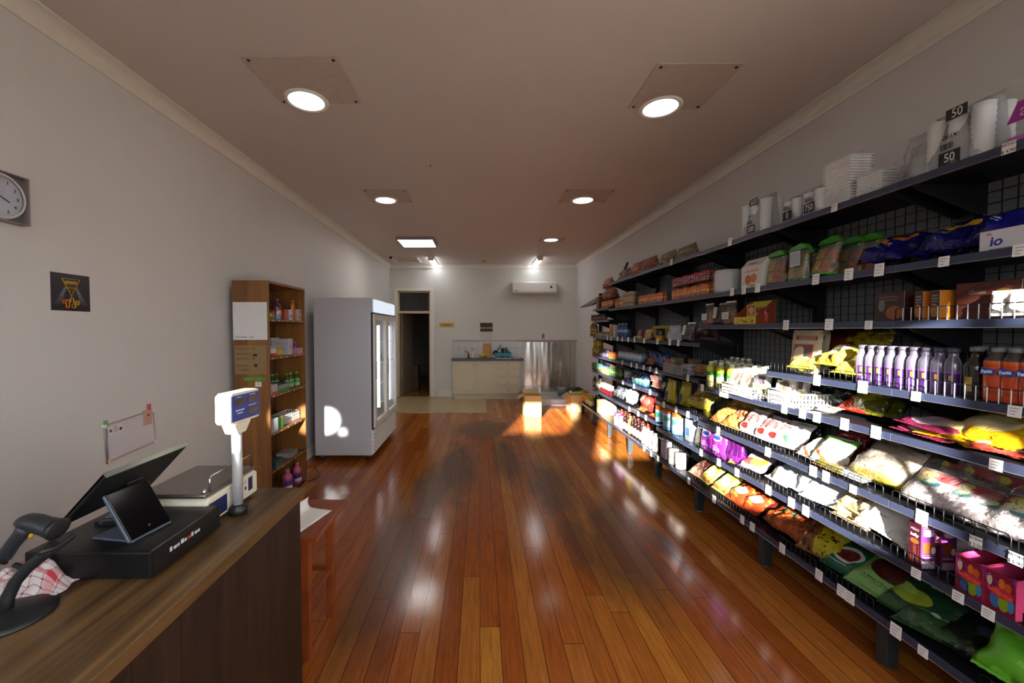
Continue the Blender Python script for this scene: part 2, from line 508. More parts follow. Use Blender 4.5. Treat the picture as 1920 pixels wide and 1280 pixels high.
def carton(name, label, loc, w, d, h, c, rz=0, group=None, flaps=()):
    t = thing(name, label, 'box', loc, rz, group)
    mb = MB(); th = .006
    mb.box(-w / 2, -d / 2, 0, w / 2, -d / 2 + th, h).box(-w / 2, d / 2 - th, 0, w / 2, d / 2, h).box(-w / 2, -d / 2, 0, -w / 2 + th, d / 2, h).box(w / 2 - th, -d / 2, 0, w / 2, d / 2, h).box(-w / 2, -d / 2, 0, w / 2, d / 2, th)
    mb.build('body', c, t)
    for side, ang, ln in flaps:
        f = MB()
        L = w if side in 'fb' else d
        f.box(-L / 2 + .004, 0, 0, L / 2 - .004, .005, ln)
        Mr = Matrix.Rotation(R(ang), 4, 'X')
        base = {'f': Matrix.Translation((0, -d / 2 + .004, h)), 'b': Matrix.Translation((0, d / 2 - .004, h)) @ Matrix.Rotation(R(180), 4, 'Z'),
                'l': Matrix.Translation((-w / 2 + .004, 0, h)) @ Matrix.Rotation(R(-90), 4, 'Z'), 'r': Matrix.Translation((w / 2 - .004, 0, h)) @ Matrix.Rotation(R(90), 4, 'Z')}[side]
        f.xform(base @ Mr)
        f.build('flap', c, t)
    return t
M_cardshade = mat('#4a3826', .8)  # brown cardboard darkened to stand for the unlit store room
M_card = mat('#b08a5a', .75, var=.1, bump=.1)
M_card2 = mat('#c9a873', .75, var=.1, bump=.1)
carton('carton', 'brown carton at the bottom of the stack inside the dark doorway', (-1.85, 10.5, 0), .5, .4, .36, M_cardshade, 0, flaps=[("f", -90, .1), ("b", -90, .1)])
carton('carton', 'brown carton on top of another inside the dark doorway', (-1.85, 10.5, .368), .5, .4, .3, M_cardshade, 0, flaps=[("f", -90, .1), ("b", -90, .1)])

# front wall of the shop (behind the camera): unseen glazed shopfront, openings shaped to place the sun patches
M_alu = mat('#3a3d42', .4, .6)
fw = MB()
LIGHT_OPENINGS = [(-2.02, 1.68, -.95, 2.27), (-.54, 1.40, -.28, 2.98), (-.28, 1.40, .22, 2.42), (.30, 1.34, .52, 1.97), (.52, 1.18, 1.137, 2.28), (1.137, 1.27, 1.22, 1.80), (1.137, 2.14, 1.22, 2.33), (1.60, .75, 2.24, 2.9)]  # last opening added to send sky light onto the left wall
xs = sorted(set([XL, XR] + [o[0] for o in LIGHT_OPENINGS] + [o[2] for o in LIGHT_OPENINGS]))
for i in range(len(xs) - 1):
    a, b = xs[i], xs[i + 1]
    z = 0
    for o in sorted([o for o in LIGHT_OPENINGS if o[0] <= a + 1e-6 and o[2] >= b - 1e-6], key=lambda q: q[1]):
        fw.box(a, YF - .1, z, b, YF, o[1]); z = o[3]
    fw.box(a, YF - .1, z, b, YF, ZC)
struct(fw.build('wall_front', M_wall))
gm = G('window_glass')
tr = gm.n('ShaderNodeBsdfTransparent'); gl = gm.n('ShaderNodeBsdfGlossy'); gl.inputs['Roughness'].default_value = .02
fr = gm.n('ShaderNodeFresnel'); geo = gm.n('ShaderNodeNewGeometry'); gm.set(fr.inputs[0], gm.math('SUBTRACT', 1.45, gm.math('MULTIPLY', geo.outputs['Backfacing'], 1.45 - 1 / 1.45)))
mx = gm.n('ShaderNodeMixShader'); gm.t.links.new(fr.outputs[0], mx.inputs[0]); gm.t.links.new(tr.outputs[0], mx.inputs[1]); gm.t.links.new(gl.outputs[0], mx.inputs[2])
M_glass = gm.done(mx.outputs[0])
for i, o in enumerate(LIGHT_OPENINGS):
    w = thing('window_%d' % (i + 1), None, None, (o[0], YF, o[1])); w['kind'] = 'structure'
    ww, hh = o[2] - o[0], o[3] - o[1]
    e = min(.035, ww * .06)
    MB().box(0, -.07, 0, e, -.03, hh).box(ww - e, -.07, 0, ww, -.03, hh).box(0, -.07, 0, ww, -.03, e).box(0, -.07, hh - e, ww, -.03, hh).build('window_frame', M_alu, w)
    MB().box(e * .8, -.054, e * .8, ww - e * .8, -.048, hh - e * .8).build('pane', M_glass, w)

# ------------------------------------------------------------------ camera
cam = bpy.data.cameras.new('camera'); co_ = bpy.data.objects.new('camera', cam); COL.objects.link(co_)
cam.sensor_width = 36.0; cam.lens = 747.0 / 1920 * 36
cam.shift_x = 60 / 1920
co_.location = (0, 0, CAMH); co_.rotation_euler = (R(90) - math.atan(22 / 747.0), 0, 0)
cam.clip_start = .02
SC.camera = co_

# ------------------------------------------------------------------ light
wd = bpy.data.worlds.new('sky'); SC.world = wd; wd.use_nodes = True
wt = wd.node_tree; wt.nodes.clear()
bg = wt.nodes.new('ShaderNodeBackground'); ot = wt.nodes.new('ShaderNodeOutputWorld')
tcw = wt.nodes.new('ShaderNodeTexCoord'); spw = wt.nodes.new('ShaderNodeSeparateXYZ'); rpw = wt.nodes.new('ShaderNodeValToRGB')
wt.links.new(tcw.outputs['Generated'], spw.inputs[0])
mpw = wt.nodes.new('ShaderNodeMapRange'); mpw.inputs[1].default_value = -1; mpw.inputs[2].default_value = 1
wt.links.new(spw.outputs[2], mpw.inputs[0]); wt.links.new(mpw.outputs[0], rpw.inputs[0])
cr = rpw.color_ramp; cr.elements[0].position = .47; cr.elements[0].color = (.20, .18, .16, 1); cr.elements[1].position = .53; cr.elements[1].color = (.86, .92, 1.0, 1)
wt.links.new(rpw.outputs[0], bg.inputs[0]); bg.inputs[1].default_value = 9.9
wt.links.new(bg.outputs[0], ot.inputs[0])
def sun_obj(az_x, slope, energy, ang):
    l = bpy.data.lights.new('sun', 'SUN'); l.energy = energy; l.angle = R(ang); l.color = (1.0, .95, .87)
    o = bpy.data.objects.new('sun', l); COL.objects.link(o)
    d = Vector((az_x, 1.0, -slope)).normalized()
    o.rotation_euler = d.to_track_quat('-Z', 'Y').to_euler(); o.location = (-3, -9, 6)
    return o
sun_obj(.34, .25, 52, .9)
# added spot lamps standing in for reflected sun on the fridge and bookcase
for tg, en, sz, bl in (((-1.85, 4.78, .50), 18000, 2.5, .5), ((-1.66, 4.78, .36), 9000, .7, .8)):
    gl_ = bpy.data.lights.new('sun_glint_spot', 'SPOT'); gl_.energy = en; gl_.spot_size = R(sz); gl_.spot_blend = bl; gl_.shadow_soft_size = .03; gl_.color = (1, .97, .9)
    go_ = bpy.data.objects.new('sun_glint_spot', gl_); COL.objects.link(go_)
    tg = Vector(tg); go_.location = (-.80 if tg.z < 1 else -1.2, -3.0, tg.z + (.25 if tg.z < 1 else .12) * 7.78)
    go_.rotation_euler = (tg - go_.location).to_track_quat('-Z', 'Y').to_euler()
SC.view_settings.view_transform = 'Standard'; SC.view_settings.look = 'None'
SC.view_settings.exposure = 0.0; SC.view_settings.gamma = 1.0; SC.view_settings.use_curve_mapping = False

# ceiling fittings
def emis(c, s):
    g = G('lamp_glow'); e = g.n('ShaderNodeEmission'); g.set(e.inputs[0], c); g.set(e.inputs[1], s)
    return g.done(e.outputs[0])
M_lamp = emis((1.0, .97, .93), 7.5)
M_tubelamp = emis((.95, .97, 1), 12.0); M_panelamp = emis((1, .98, .95), 14.0)
spots = [(-1.155, 2.70, 'nearest left'), (1.238, 2.78, 'nearest right'), (-1.11, 4.735, 'second left'), (1.211, 4.735, 'second right'), (1.205, 6.81, 'farthest right')]
lab = ['round ceiling downlight nearest on the left, above the counter', 'round ceiling downlight nearest on the right, above the stacked cups',
       'round ceiling downlight above the white fridge on the left', 'middle round ceiling downlight of the right-hand row', 'farthest round ceiling downlight beside the square light panel']
t0 = None
for i, (x, y, _) in enumerate(spots):
    if i == 0:
        t0 = t = thing('ceiling_downlight', lab[0], 'light', (x, y, ZC), group='round downlights in the ceiling')
        MB().lathe([(.112, -.012), (.120, -.016), (.137, -.014), (.142, -.004), (.142, 0)], 40, cap=False).build('rim', M_white, t)
        MB().lathe([(.001, -.009), (.112, -.0095), (.113, -.004)], 40, cap=False).build('diffuser', M_lamp, t)
    else:
        t = copy_tree(t0); t.location = (x, y, ZC); t['label'] = lab[i]
t = thing('ceiling_light_panel', 'square flat white light panel on the ceiling', 'light', (-1.075, 6.905, ZC))
MB().box(-.31, -.31, -.05, .31, -.285, 0).box(-.31, .285, -.05, .31, .31, 0).box(-.31, -.285, -.05, -.285, .285, 0).box(.285, -.285, -.05, .31, .285, 0).build('frame', mat('#8e8d92', .4), t)
MB().box(-.285, -.285, -.046, .285, .285, -.03).build('diffuser', M_panelamp, t)
for i, x in enumerate((-1.03, 1.265)):
    t = thing('batten_light', ['left batten tube light on the ceiling near the back wall', 'right batten tube light on the ceiling above the air conditioner'][i], 'light', (x, 9.0, ZC), group='batten tube lights')
    MB().box(-.06, -.6, -.028, .06, .6, 0).build('housing', M_white, t, bevel=.004)
    mb = MB().prism([(-.055, -.028), (-.05, -.06), (-.025, -.075), (.025, -.075), (.05, -.06), (.055, -.028)], 'y', -.57, .57)
    mb.build('diffuser', M_tubelamp, t)
    MB().box(-.06, -.6, -.076, .06, -.57, -.028).build('end_cap', M_white, t, bevel=.004)
    MB().box(-.06, .57, -.076, .06, .6, -.028).build('end_cap', M_white, t, bevel=.004)
# repair boards screwed over old light holes
M_patch = mat('#bcaea3', .6, var=.14)
PT = [([(-1.30, 2.27), (-.80, 2.28), (-.81, 2.72), (-1.34, 2.74)], 'nearest on the left'), ([(1.02, 2.33), (1.51, 2.34), (1.52, 2.8), (1.02, 2.79)], 'nearest on the right'),
      ([(-1.29, 4.39), (-.80, 4.39), (-.80, 4.82), (-1.29, 4.8)], 'above the fridge'), ([(.93, 4.40), (1.49, 4.39), (1.48, 4.82), (.93, 4.8)], 'middle of the right-hand row'), ([(1.0, 6.7), (1.42, 6.7), (1.42, 6.95), (1.0, 6.95)], 'farthest back')]
for i, (q, ds) in enumerate(PT):
    x0 = min(p[0] for p in q); x1 = max(p[0] for p in q); y0 = min(p[1] for p in q); y1 = max(p[1] for p in q)
    t = thing('ceiling_patch_board', 'screwed-on square board around the ceiling downlight, ' + ds, 'panel', ((x0 + x1) / 2, (y0 + y1) / 2, ZC), group='ceiling boards around the downlights')
    w, d = (x1 - x0) / 2, (y1 - y0) / 2
    MB().box(-w, -d, -.006, w, d, 0).build('board', M_patch, t, bevel=.002)
    for sx in (-1, 1):
        for sy in (-1, 1):
            MB().lathe([(.009, -.010), (.010, -.006)], 10, o=(sx * (w - .03), sy * (d - .03), 0)).build('screw', M_screw, t)
t = thing('smoke_detector', 'small round pale smoke detector on ceiling between the tube lights', 'smoke detector', (.095, 8.85, ZC))
MB().lathe([(.03, -.045), (.045, -.03), (.05, -.008), (.055, 0)], 20).build('body', mat('#b9a68a', .5), t)
t = thing('ceiling_hatch', 'rectangular framed access hatch in the ceiling above the back door', 'hatch', (-1.6, 8.75, ZC))
MB().box(-.28, -.3, -.02, .28, -.26, 0).box(-.28, .26, -.02, .28, .3, 0).box(-.28, -.26, -.02, -.24, .26, 0).box(.24, -.26, -.02, .28, .26, 0).build('frame', M_trim, t, bevel=.003)
MB().box(-.24, -.26, -.008, .24, .26, 0).build('panel', mat('#b7aa98', .6), t)
MB().lathe([(.012, -.05), (.03, -.03), (.03, 0)], 12, o=(-.27, -.36, 0)).build('latch', M_black, t)
t = thing('ceiling_hook', 'tiny dark hook in the middle of the ceiling', 'hook', (-.464, 3.735, ZC))
MB().tube([(0, 0, 0), (0, 0, -.012), (.006, 0, -.02), (.012, 0, -.014)], .003).build('hook', M_screw, t)
# ================================================================== SHELVING along the right wall
BY = [1.023 + .812 * k for k in range(9)]          # bay boundaries, near to far
XF, XBK = 1.895, 2.262                              # front edge, back mesh
M_shelf = mat('#17181d', .42, .25, var=.08)
M_lip = mat('#363d55', .34, .1, var=.05)
M_backshade = mat('#6f7071', .55)  # grey that stands for the shade behind the shelves
M_wire_sunlit = mat('#c4c5ca', .35)  # pale copy of the black wire, sunlit white put into its colour
M_post = mat('#141519', .45, .2)
M_edge = mat('#b9bcc4', .3, .9)
M_leg = mat('#33393d', .45, .3)
def mesh_panel(y0, y1, z0, z1):
    mb = MB(); w = .0016
    n = int(round((y1 - y0) / .051))
    for i in range(n + 1):
        y = y0 + (y1 - y0) * i / n
        mb.box(XBK - .002, y - w, z0, XBK + .001, y + w, z1)
    n = int(round((z1 - z0) / .051))
    for i in range(n + 1):
        z = z0 + (z1 - z0) * i / n
        mb.box(XBK - .005, y0, z - w, XBK - .002, y1, z + w)
    return mb
def fence(y0, y1, z, hh=.056):
    mb = MB()
    n = max(2, int(round((y1 - y0) / .0335)))
    mb.tube([(XF + .004, y0, z), (XF + .004, y0, z + hh - .008), (XF + .004, y0 + .008, z + hh), (XF + .004, y1 - .008, z + hh), (XF + .004, y1, z + hh - .008), (XF + .004, y1, z)], .0022, 5)
    for i in range(1, n):
        y = y0 + (y1 - y0) * i / n
        mb.cyl((XF + .001, y, z), (XF + .001, y, z + hh + .001), .0018, 5, 1)
    mb.tube([(XF + .004, y0, z + .006), (XF + .004, y1, z + .006)], .0018, 5)
    return mb
# price-rail heights for each bay (bottom of the front edge)
BAYS = [
    (0, [2.235, 1.862, 1.607, 1.295, 1.088, .775, .528, .21]),
    (1, [2.235, 1.862, 1.607, 1.295, 1.088, .775, .528, .21]),
    (2, [2.238, 1.862, 1.607, 1.085, .778, .528, .21]),
    (3, [2.242, 1.862, 1.452, 1.138, .808, .528, .21]),
    (4, [2.246, 1.866, 1.452, 1.140, .885, .575, .21]),
    (5, [2.25, 1.875, 1.452, 1.141, .886, .575, .21]),
    (6, [1.905, 1.722, 1.453, 1.142, .887, .577, .21]),
    (7, [.21]),
]
FEN = {0: {1.607: [(.02, .80)], 1.295: [(.02, .80)], .775: [(.02, .36), (.38, .79)], .528: [(.02, .34), (.5, .79)], .21: [(.1, .45)]},
       1: {1.295: [(.02, .17), (.19, .79)], .775: [(.02, .2), (.22, .5), (.52, .79)], .528: [(.02, .36), (.40, .79)], .21: [(.05, .34), (.38, .66)]},
       2: {1.085: [(.02, .40), (.42, .79)], .778: [(.02, .4), (.42, .79)], .528: [(.03, .39), (.41, .78)], .21: [(.02, .4), (.42, .79)]},
       3: {1.138: [(.04, .44)], .808: [(.02, .4), (.42, .79)], .528: [(.02, .3)], .21: [(.02, .38)]},
       6: {1.142: [(.3, .79)], .887: [(.3, .79)]}}
BAYWORD = ['nearest the camera', 'second from the camera', 'third from the camera', 'fourth from the camera', 'fifth from the camera', 'sixth from the camera', 'seventh, its top level lower than the rest', 'last and low, with one bottom shelf']
for k, rows in BAYS:
    y0, y1 = BY[k], BY[k + 1]
    t = thing('shelving_bay', 'black wall shelving bay, ' + BAYWORD[k], 'shelf', (XBK, (y0 + y1) / 2, 0), group='black grid-backed shelving bays on the right wall')
    o_ = Matrix.Translation((-XBK, -(y0 + y1) / 2, 0))
    top = 2.30 if k < 6 else (2.0 if k == 6 else .6)
    def put(mb, nm, m, par=None, **kw):
        mb.xform(o_); return mb.build(nm, m, par or t, **kw)
    put(MB().box(XBK - .03, y0 - .012, .012, XBK + .032, y0 + .036, top), 'upright', M_post, bevel=.003)
    if k in (5, 6, 7):
        put(MB().box(XBK - .03, y1 - .045, .012, XBK + .032, y1 - .013, {5: 2.3, 6: 2.0, 7: 2.0}[k]), 'upright', M_post, bevel=.003)
    put(mesh_panel(y0 + .04, y1 - .04, .2, top - .04), 'mesh_panel', M_post)
    put(MB().box(XBK + .012, y0 + .04, .2, XBK + .016, y1 - .017, top - .04), 'back_panel', M_backshade)  # grey sheet added to darken the shaded wall behind the mesh
    for zi, z in enumerate(rows):
        zt = z + .03
        mb = MB()
        mb.box(XF + .012, y0 - .011, zt - .018, XBK - .012, y1 - .013, zt)
        mb.box(XF, y0 - .011, z + .003, XF + .013, y1 - .013, zt + .004, 1)
        mb.box(XF - .002, y0 - .011, z, XF + .014, y1 - .013, z + .003, 2)
        sh = put(mb, 'shelf', [M_shelf, M_lip, M_edge], bevel=.0012, seg=1)
        for yy in (y0 + .040, y1 - .046):
            br = MB().prism([(XBK - .012, zt - .02), (XBK - .012, zt - .15), (XBK - .05, zt - .15), (XF + .05, zt - .045), (XF + .02, zt - .02)], 'y', yy, yy + .004)
            put(br, 'bracket', M_post, sh)
        for (a, b) in FEN.get(k, {}).get(z, []):
            put(fence(y0 + a, y0 + b, zt + .004), 'wire_fence', [M_post, M_wire_sunlit if (k == 0 and z > 1.2) else M_post], sh)
    ys = [y0, y1] if k == 7 else [y0]
    for y in ys:
        lg = MB().prism([(XF + .012, .012), (XF + .012, .215), (XBK, .215), (XBK, .15), (XF + .075, .15), (XF + .066, .012)], 'y', y - .012 - (.055 if y == y1 else 0), y + .042 - (.055 if y == y1 else 0))
        lo = put(lg, 'leg', M_leg, bevel=.003)
        put(MB().lathe([(.016, 0), (.016, .005), (.006, .007), (.006, .016)], 12, o=(XF + .04, y + .015 - (.055 if y == y1 else 0), 0)), 'levelling_foot', M_edge, lo)
    if k == 7:
        sl = MB().prism([(XF, 2.005), (XF, 2.035), (XBK - .01, 2.24), (XBK - .01, 2.215)], 'y', y0 - .011, y1 - .013, 0)
        put(sl, 'sloping_shelf', M_lip, bevel=.002)
        put(MB().box(XBK - .03, y1 - .045, 2.0, XBK + .03, y1 - .013, 2.28), 'upright', M_post)

# ------------------------------------------------------------------ price tickets clipped on the shelf edges
def shade(z): return {2.235: 'top shelf', 2.242: 'top shelf of the middle bay', 2.246: 'top shelf of the fifth bay', 1.862: 'second shelf', 1.607: 'eye-level third shelf', 1.295: 'fourth shelf by the drinks', 1.088: 'fifth shelf', 1.085: 'third-bay juice shelf',
                     .775: 'sixth shelf', .808: 'fourth-bay noodle shelf', .528: 'seventh shelf', .21: 'bottom shelf', 1.452: 'far third shelf', 1.14: 'far fourth shelf', .885: 'far fifth shelf', .575: 'far sixth shelf', .778: 'third-bay sixth shelf', 1.138: 'fourth-bay basket shelf'}[z]
TICK = [(2.246, 3.96, ''), (2.242, 3.036, ''), (2.235, 1.445, 'WHITE RICE|$ 4.90'), (2.235, 2.147, '|'), (1.862, 1.405, '|'), (1.862, 1.634, '|'), (1.862, 1.897, ''), (1.862, 2.053, ''), (1.862, 2.254, ''), (1.862, 2.724, ''), (1.862, 2.866, ''), (1.862, 2.999, ''), (1.607, 1.941, '|'), (1.607, 2.161, ''), (1.607, 2.465, ''), (1.452, 3.799, ''), (1.452, 3.97, ''), (1.452, 4.245, ''), (1.452, 4.589, ''), (1.452, 4.874, ''), (1.452, 5.085, ''), (1.452, 5.295, ''), (1.452, 5.48, ''), (1.452, 5.747, ''), (1.452, 5.915, ''), (1.295, 1.402, '|'), (1.295, 1.721, '|'), (1.295, 1.962, ''), (1.295, 2.23, ''), (1.14, 4.261, ''), (1.14, 4.422, ''), (1.14, 4.595, ''), (1.14, 4.799, ''), (1.14, 4.968, ''), (1.14, 5.285, ''), (1.138, 3.614, ''), (1.088, 1.447, '|'), (1.088, 1.89, ''), (1.088, 2.054, ''), (1.088, 2.224, ''), (1.088, 2.324, ''), (1.088, 2.463, ''), (1.085, 3.048, ''), (1.085, 3.108, ''), (1.085, 3.378, ''), (0.885, 4.414, ''), (0.885, 4.875, ''), (0.885, 5.258, ''), (0.808, 3.605, ''), (0.808, 3.822, ''), (0.808, 4.078, ''), (0.778, 3.141, ''), (0.775, 1.384, 'MIXED NUT|$ 6.90'), (0.775, 1.497, 'RED BEANS|$ 5.50'), (0.775, 1.683, ''), (0.775, 1.997, '|'), (0.775, 2.156, ''), (0.775, 2.24, ''), (0.775, 2.596, ''), (0.575, 4.519, ''), (0.575, 4.734, ''), (0.575, 5.023, ''), (0.528, 1.453, '|'), (0.528, 1.546, '|'), (0.528, 1.698, '|'), (0.528, 2.284, ''), (0.528, 2.391, ''), (0.528, 2.584, ''), (0.528, 2.904, ''), (0.528, 3.127, ''), (0.528, 3.378, ''), (0.21, 1.662, '|'), (0.21, 1.773, ''), (0.21, 1.998, ''), (0.21, 2.046, ''), (0.21, 2.184, ''), (0.21, 2.455, ''), (0.21, 2.728, ''), (0.21, 2.835, ''), (0.21, 3.182, ''), (0.21, 3.569, ''), (0.21, 4.195, ''), (0.21, 4.367, ''), (0.21, 4.553, '')]
def ticket(lines, big):
    t = thing('price_ticket', None, None)
    w, h = (.030, .030) if not big else (.024, .021)
    MB().box(-w * .8, -.0012, -h, w * .8, 0, h).build('card', M_paper, t)
    n = len(lines)
    if n and lines[0]:
        for i, s in enumerate(lines):
            textmesh('lettering', s, .0145 if len(s) > 7 else .0175, M_ink, t, (0, -.0016, h * .55 - i * h * (1.15 if n == 2 else .75)), (R(90), 0, 0), sx=min(1, 5.6 / max(1, len(s)) * .95), depth=.0002)
    else:
        mb = MB()
        for i in range(3):
            mb.box(-w * .55, -.0016, h * (.5 - .5 * i) - .0013, w * (.5 - .2 * i), -.0012, h * (.5 - .5 * i) + .0013)
        mb.build('lettering', mat('#8d8d92', .7), t)
    return t
TP = {}
cnt = {}
for (z, y, txt) in TICK:
    key = txt or ''
    if key not in TP:
        t = TP[key] = ticket(txt.split('|') if txt else [''], bool(txt))
    else:
        t = copy_tree(TP[key])
    cnt[z] = cnt.get(z, 0) + 1
    t.location = (XF - .003, y, z + .022 - (.006 if txt else 0)); t.rotation_euler = (R(-3), 0, R(-90) + random.uniform(-.06, .06))
    tag(t, 'white price ticket on the %s edge, %s from the camera' % (shade(z), ORD[cnt[z] - 1]), 'price tag', 'price tickets on the shelf edges')
# ================================================================== COUNTER and what stands on it
def counter_front_mat():
    g = G('counter_boards')
    co = g.coord(); x, y, z = g.sep(co)
    b = g.math('DIVIDE', g.math('ADD', y, .02), .137); idx = g.math('FLOOR', b)
    wn = g.n('ShaderNodeTexWhiteNoise', noise_dimensions='1D'); g.set(wn.inputs['W'], idx)
    n = g.noise(g.mapping(co, (3, 14, 1.2), loc=(0, 0, 0)), 2.6, 5, .65, dist=.6)
    col = g.ramp(n, [(.3, hx('#140c07')), (.55, hx('#2b1b12')), (.75, hx('#43301f'))])
    col = g.mix(g.math('MULTIPLY', wn.outputs[0], .45), col, hx('#1a100a'))
    s = g.math('LESS_THAN', g.math('FRACT', b), .035)
    col = g.mix(s, col, hx('#070403'))
    return g.done(g.pbsdf(col, .5, 0, g.bump(g.math('SUBTRACT', g.math('MULTIPLY', n, .3), s), .5, .006)))
M_ctop = woodmat('#3f2b17', '#83633c', (2.6, 1, 1), .36, 4.2, .1, 'Y', '#1c1109')
t = thing('shop_counter', 'dark stained timber service counter along the left wall', 'counter', (-1.0, .7, 0))
def P(mb, nm, m, par, org, **k):
    mb.xform(Matrix.Translation((-org[0], -org[1], -org[2]))); return mb.build(nm, m, par, **k)
oc = (-1.0, .7, 0)
P(MB().box(-1.29, -.35, .912, -.722, 1.625, .95), 'counter_top', M_ctop, t, oc, bevel=.003)
P(MB().box(-.756, -.33, 0, -.734, 1.605, .912), 'front_panel', counter_front_mat(), t, oc)
P(MB().box(-1.27, 1.58, 0, -.757, 1.603, .912), 'end_panel', woodmat('#23160e', '#3a271a', (1, 1, 1), .5, 8), t, oc)
P(MB().box(-1.27, -.33, .45, -.76, 1.578, .47), 'inner_shelf', woodmat('#23160e', '#3a271a', (1, 1, 1), .5, 8), t, oc)

t = thing('cash_drawer', 'low black metal cash drawer on the counter', 'cash drawer', (-1.01, 1.145, .95))
MB().box(-.162, -.138, .008, .162, .14, .078).build('case', mat('#101013', .38, .2), t, bevel=.004)
MB().box(.162, -.13, .012, .1635, .132, .074).build('drawer_front', mat('#0d0d10', .42), t)
for sx in (-1, 1):
    for sy in (-1, 1):
        MB().lathe([(.012, 0), (.012, .009)], 10, o=(sx * .13, sy * .11, 0)).build('foot', M_black, t)
mb = MB()
for i in range(9):
    y = -.075 + i * .0135
    mb.box(.1636, y, .044, .1642, y + .008 + .003 * (i % 2), .052 if i % 3 else .056, 1 if i == 5 else 0)
mb.build('maker_mark', [mat('#c9ccd4', .5), mat('#c23b2b', .5)], t)

# touch monitor seen from its back
t = thing('till_monitor', 'large thin black till screen seen from behind, tilted over the counter', 'monitor', (-1.05, 1.2, 1.028))
a, b = Vector((-1.125, 1.055, 1.075)), Vector((-1.125, 1.345, 1.075))
c, d = Vector((-.985, 1.325, 1.213)), Vector((-.992, 1.045, 1.213))
yy = (b - a).normalized(); up = ((d + c) / 2 - (a + b) / 2).normalized(); nn = yy.cross(up).normalized()
Mm = Matrix((( yy.x, nn.x, up.x, ((a + b) / 2).x), (yy.y, nn.y, up.y, ((a + b) / 2).y), (yy.z, nn.z, up.z, ((a + b) / 2).z), (0, 0, 0, 1)))
Mm = Matrix.Translation((1.05, -1.2, -1.028)) @ Mm
H = ((d + c) / 2 - (a + b) / 2).length
mb = MB().box(-.145, -.006, 0, .145, .006, H); mb.xform(Mm); mb.build('back_shell', mat('#131416', .35), t, bevel=.007, seg=3)
mb = MB().box(-.147, -.0085, -.002, .147, -.006, H + .002); mb.xform(Mm); mb.build('screen', mat('#0a0b0d', .1, coat=.4), t, bevel=.002)
mb = MB().box(-.1465, -.0095, H + .0015, .1465, .006, H + .0045); mb.xform(Mm); mb.build('top_rim', mat('#8f9a96', .3, .6), t)
mb = MB().box(-.03, .006, .05, .03, .012, .11); mb.xform(Mm); mb.build('hinge_plate', M_black, t, bevel=.003)
mb = MB().box(-.06, -.05, 0, .05, .05, .01).tube([(-.01, 0, .008), (-.03, 0, .08), (-.005, 0, .12)], .014, 8)
mb.xform(Matrix.Translation((-.02, 0, 0))); mb.build('stand', M_black, t)

# customer display tablet
t = thing('customer_display', 'small black customer display tablet in a grey-blue stand on the cash drawer', 'tablet', (-.922, 1.108, 1.028), R(81.3))
Mt = Matrix.Rotation(R(33), 4, 'X')          # leans away from the customer
def T(mb, nm, m, **k):
    return mb.xform(Mt @ Matrix.Rotation(0, 4, 'Z')).build(nm, m, t, **k)
M_slate = mat('#4a5563', .42)
# local: +X along the screen bottom, screen faces -Y (rotated to the aisle), tilt toward +Y
mb = MB().box(-.06, .004, .004, .06, .016, .152); mb.xform(Matrix.Rotation(R(-33), 4, 'X')); mb.build('stand_back', M_slate, t, bevel=.006, seg=3)
mb = MB().box(-.058, -.001, .006, .058, .004, .15); mb.xform(Matrix.Rotation(R(-33), 4, 'X')); mb.build('screen', mat('#08080a', .12, spec=.25), t, bevel=.006, seg=3)
MB().box(-.058, .0, .0, .058, .13, .007).build('base_plate', M_slate, t, bevel=.003)
mb = MB().tube([(0, -.0018, .018 + .004), (.0035, -.0018, .0255), (0, -.0018, .029), (-.0035, -.0018, .0255)], .0006, 5, closed=True); mb.xform(Matrix.Rotation(R(-33), 4, 'X')); mb.build('logo', mat('#55585e', .5), t)

t = thing('card_terminal_keypad', 'grey keypad half hidden behind the customer display tablet', 'keypad', (-1.07, 1.20, 1.028), R(20))
MB().box(-.06, -.035, 0, .06, .035, .016).build('body', mat('#3a3b42', .5), t, bevel=.004)
for i in range(4):
    for j in range(3):
        MB().box(-.048 + i * .024, -.026 + j * .018, .016, -.030 + i * .024, -.013 + j * .018, .019).build('key', mat('#777a84', .5), t, bevel=.001)

# barcode scanner in its stand
t = thing('barcode_scanner', 'dark grey handheld barcode scanner with yellow trigger resting in a stand', 'scanner', (-1.04, .92, 1.083))
M_gun = mat('#24282e', .42, bump=.05)
M_gun2 = mat('#17191c', .5)
def blob(pts, n=14):
    """lofted rounded body: list of (centre, half-width, half-height, direction)"""
    mb = MB(); vs = []; fs = []
    for (cx, cy, cz, a_, b_, ang) in pts:
        for k in range(n):
            q = 2 * math.pi * k / n
            u, w = a_ * math.cos(q), b_ * math.sin(q)
            # section plane spanned by Y and the direction normal to ang
            vs.append((cx - w * math.sin(ang), cy + u, cz + w * math.cos(ang)))
    m = len(pts)
    for i in range(m - 1):
        for k in range(n):
            l = (k + 1) % n
            fs.append((i * n + k, i * n + l, (i + 1) * n + l, (i + 1) * n + k))
    fs.append(tuple(range(n))[::-1]); fs.append(tuple((m - 1) * n + k for k in range(n)))
    return mb.add(vs, fs, 0, None, True)
hd = [(-.052, 0, .096, .006, .004, R(-12)), (-.047, 0, .096, .022, .015, R(-12)), (-.03, 0, .095, .03, .022, R(-12)), (0, 0, .088, .032, .026, R(-12)), (.03, 0, .078, .031, .027, R(-12)), (.052, 0, .072, .034, .029, R(-12)), (.056, 0, .071, .034, .028, R(-12))]
blob(hd).build('head', M_gun, t)
blob([(.0565, 0, .071, .036, .03, R(-12)), (.071, 0, .068, .039, .033, R(-12)), (.073, 0, .0675, .036, .03, R(-12))]).build('nose', M_gun2, t)
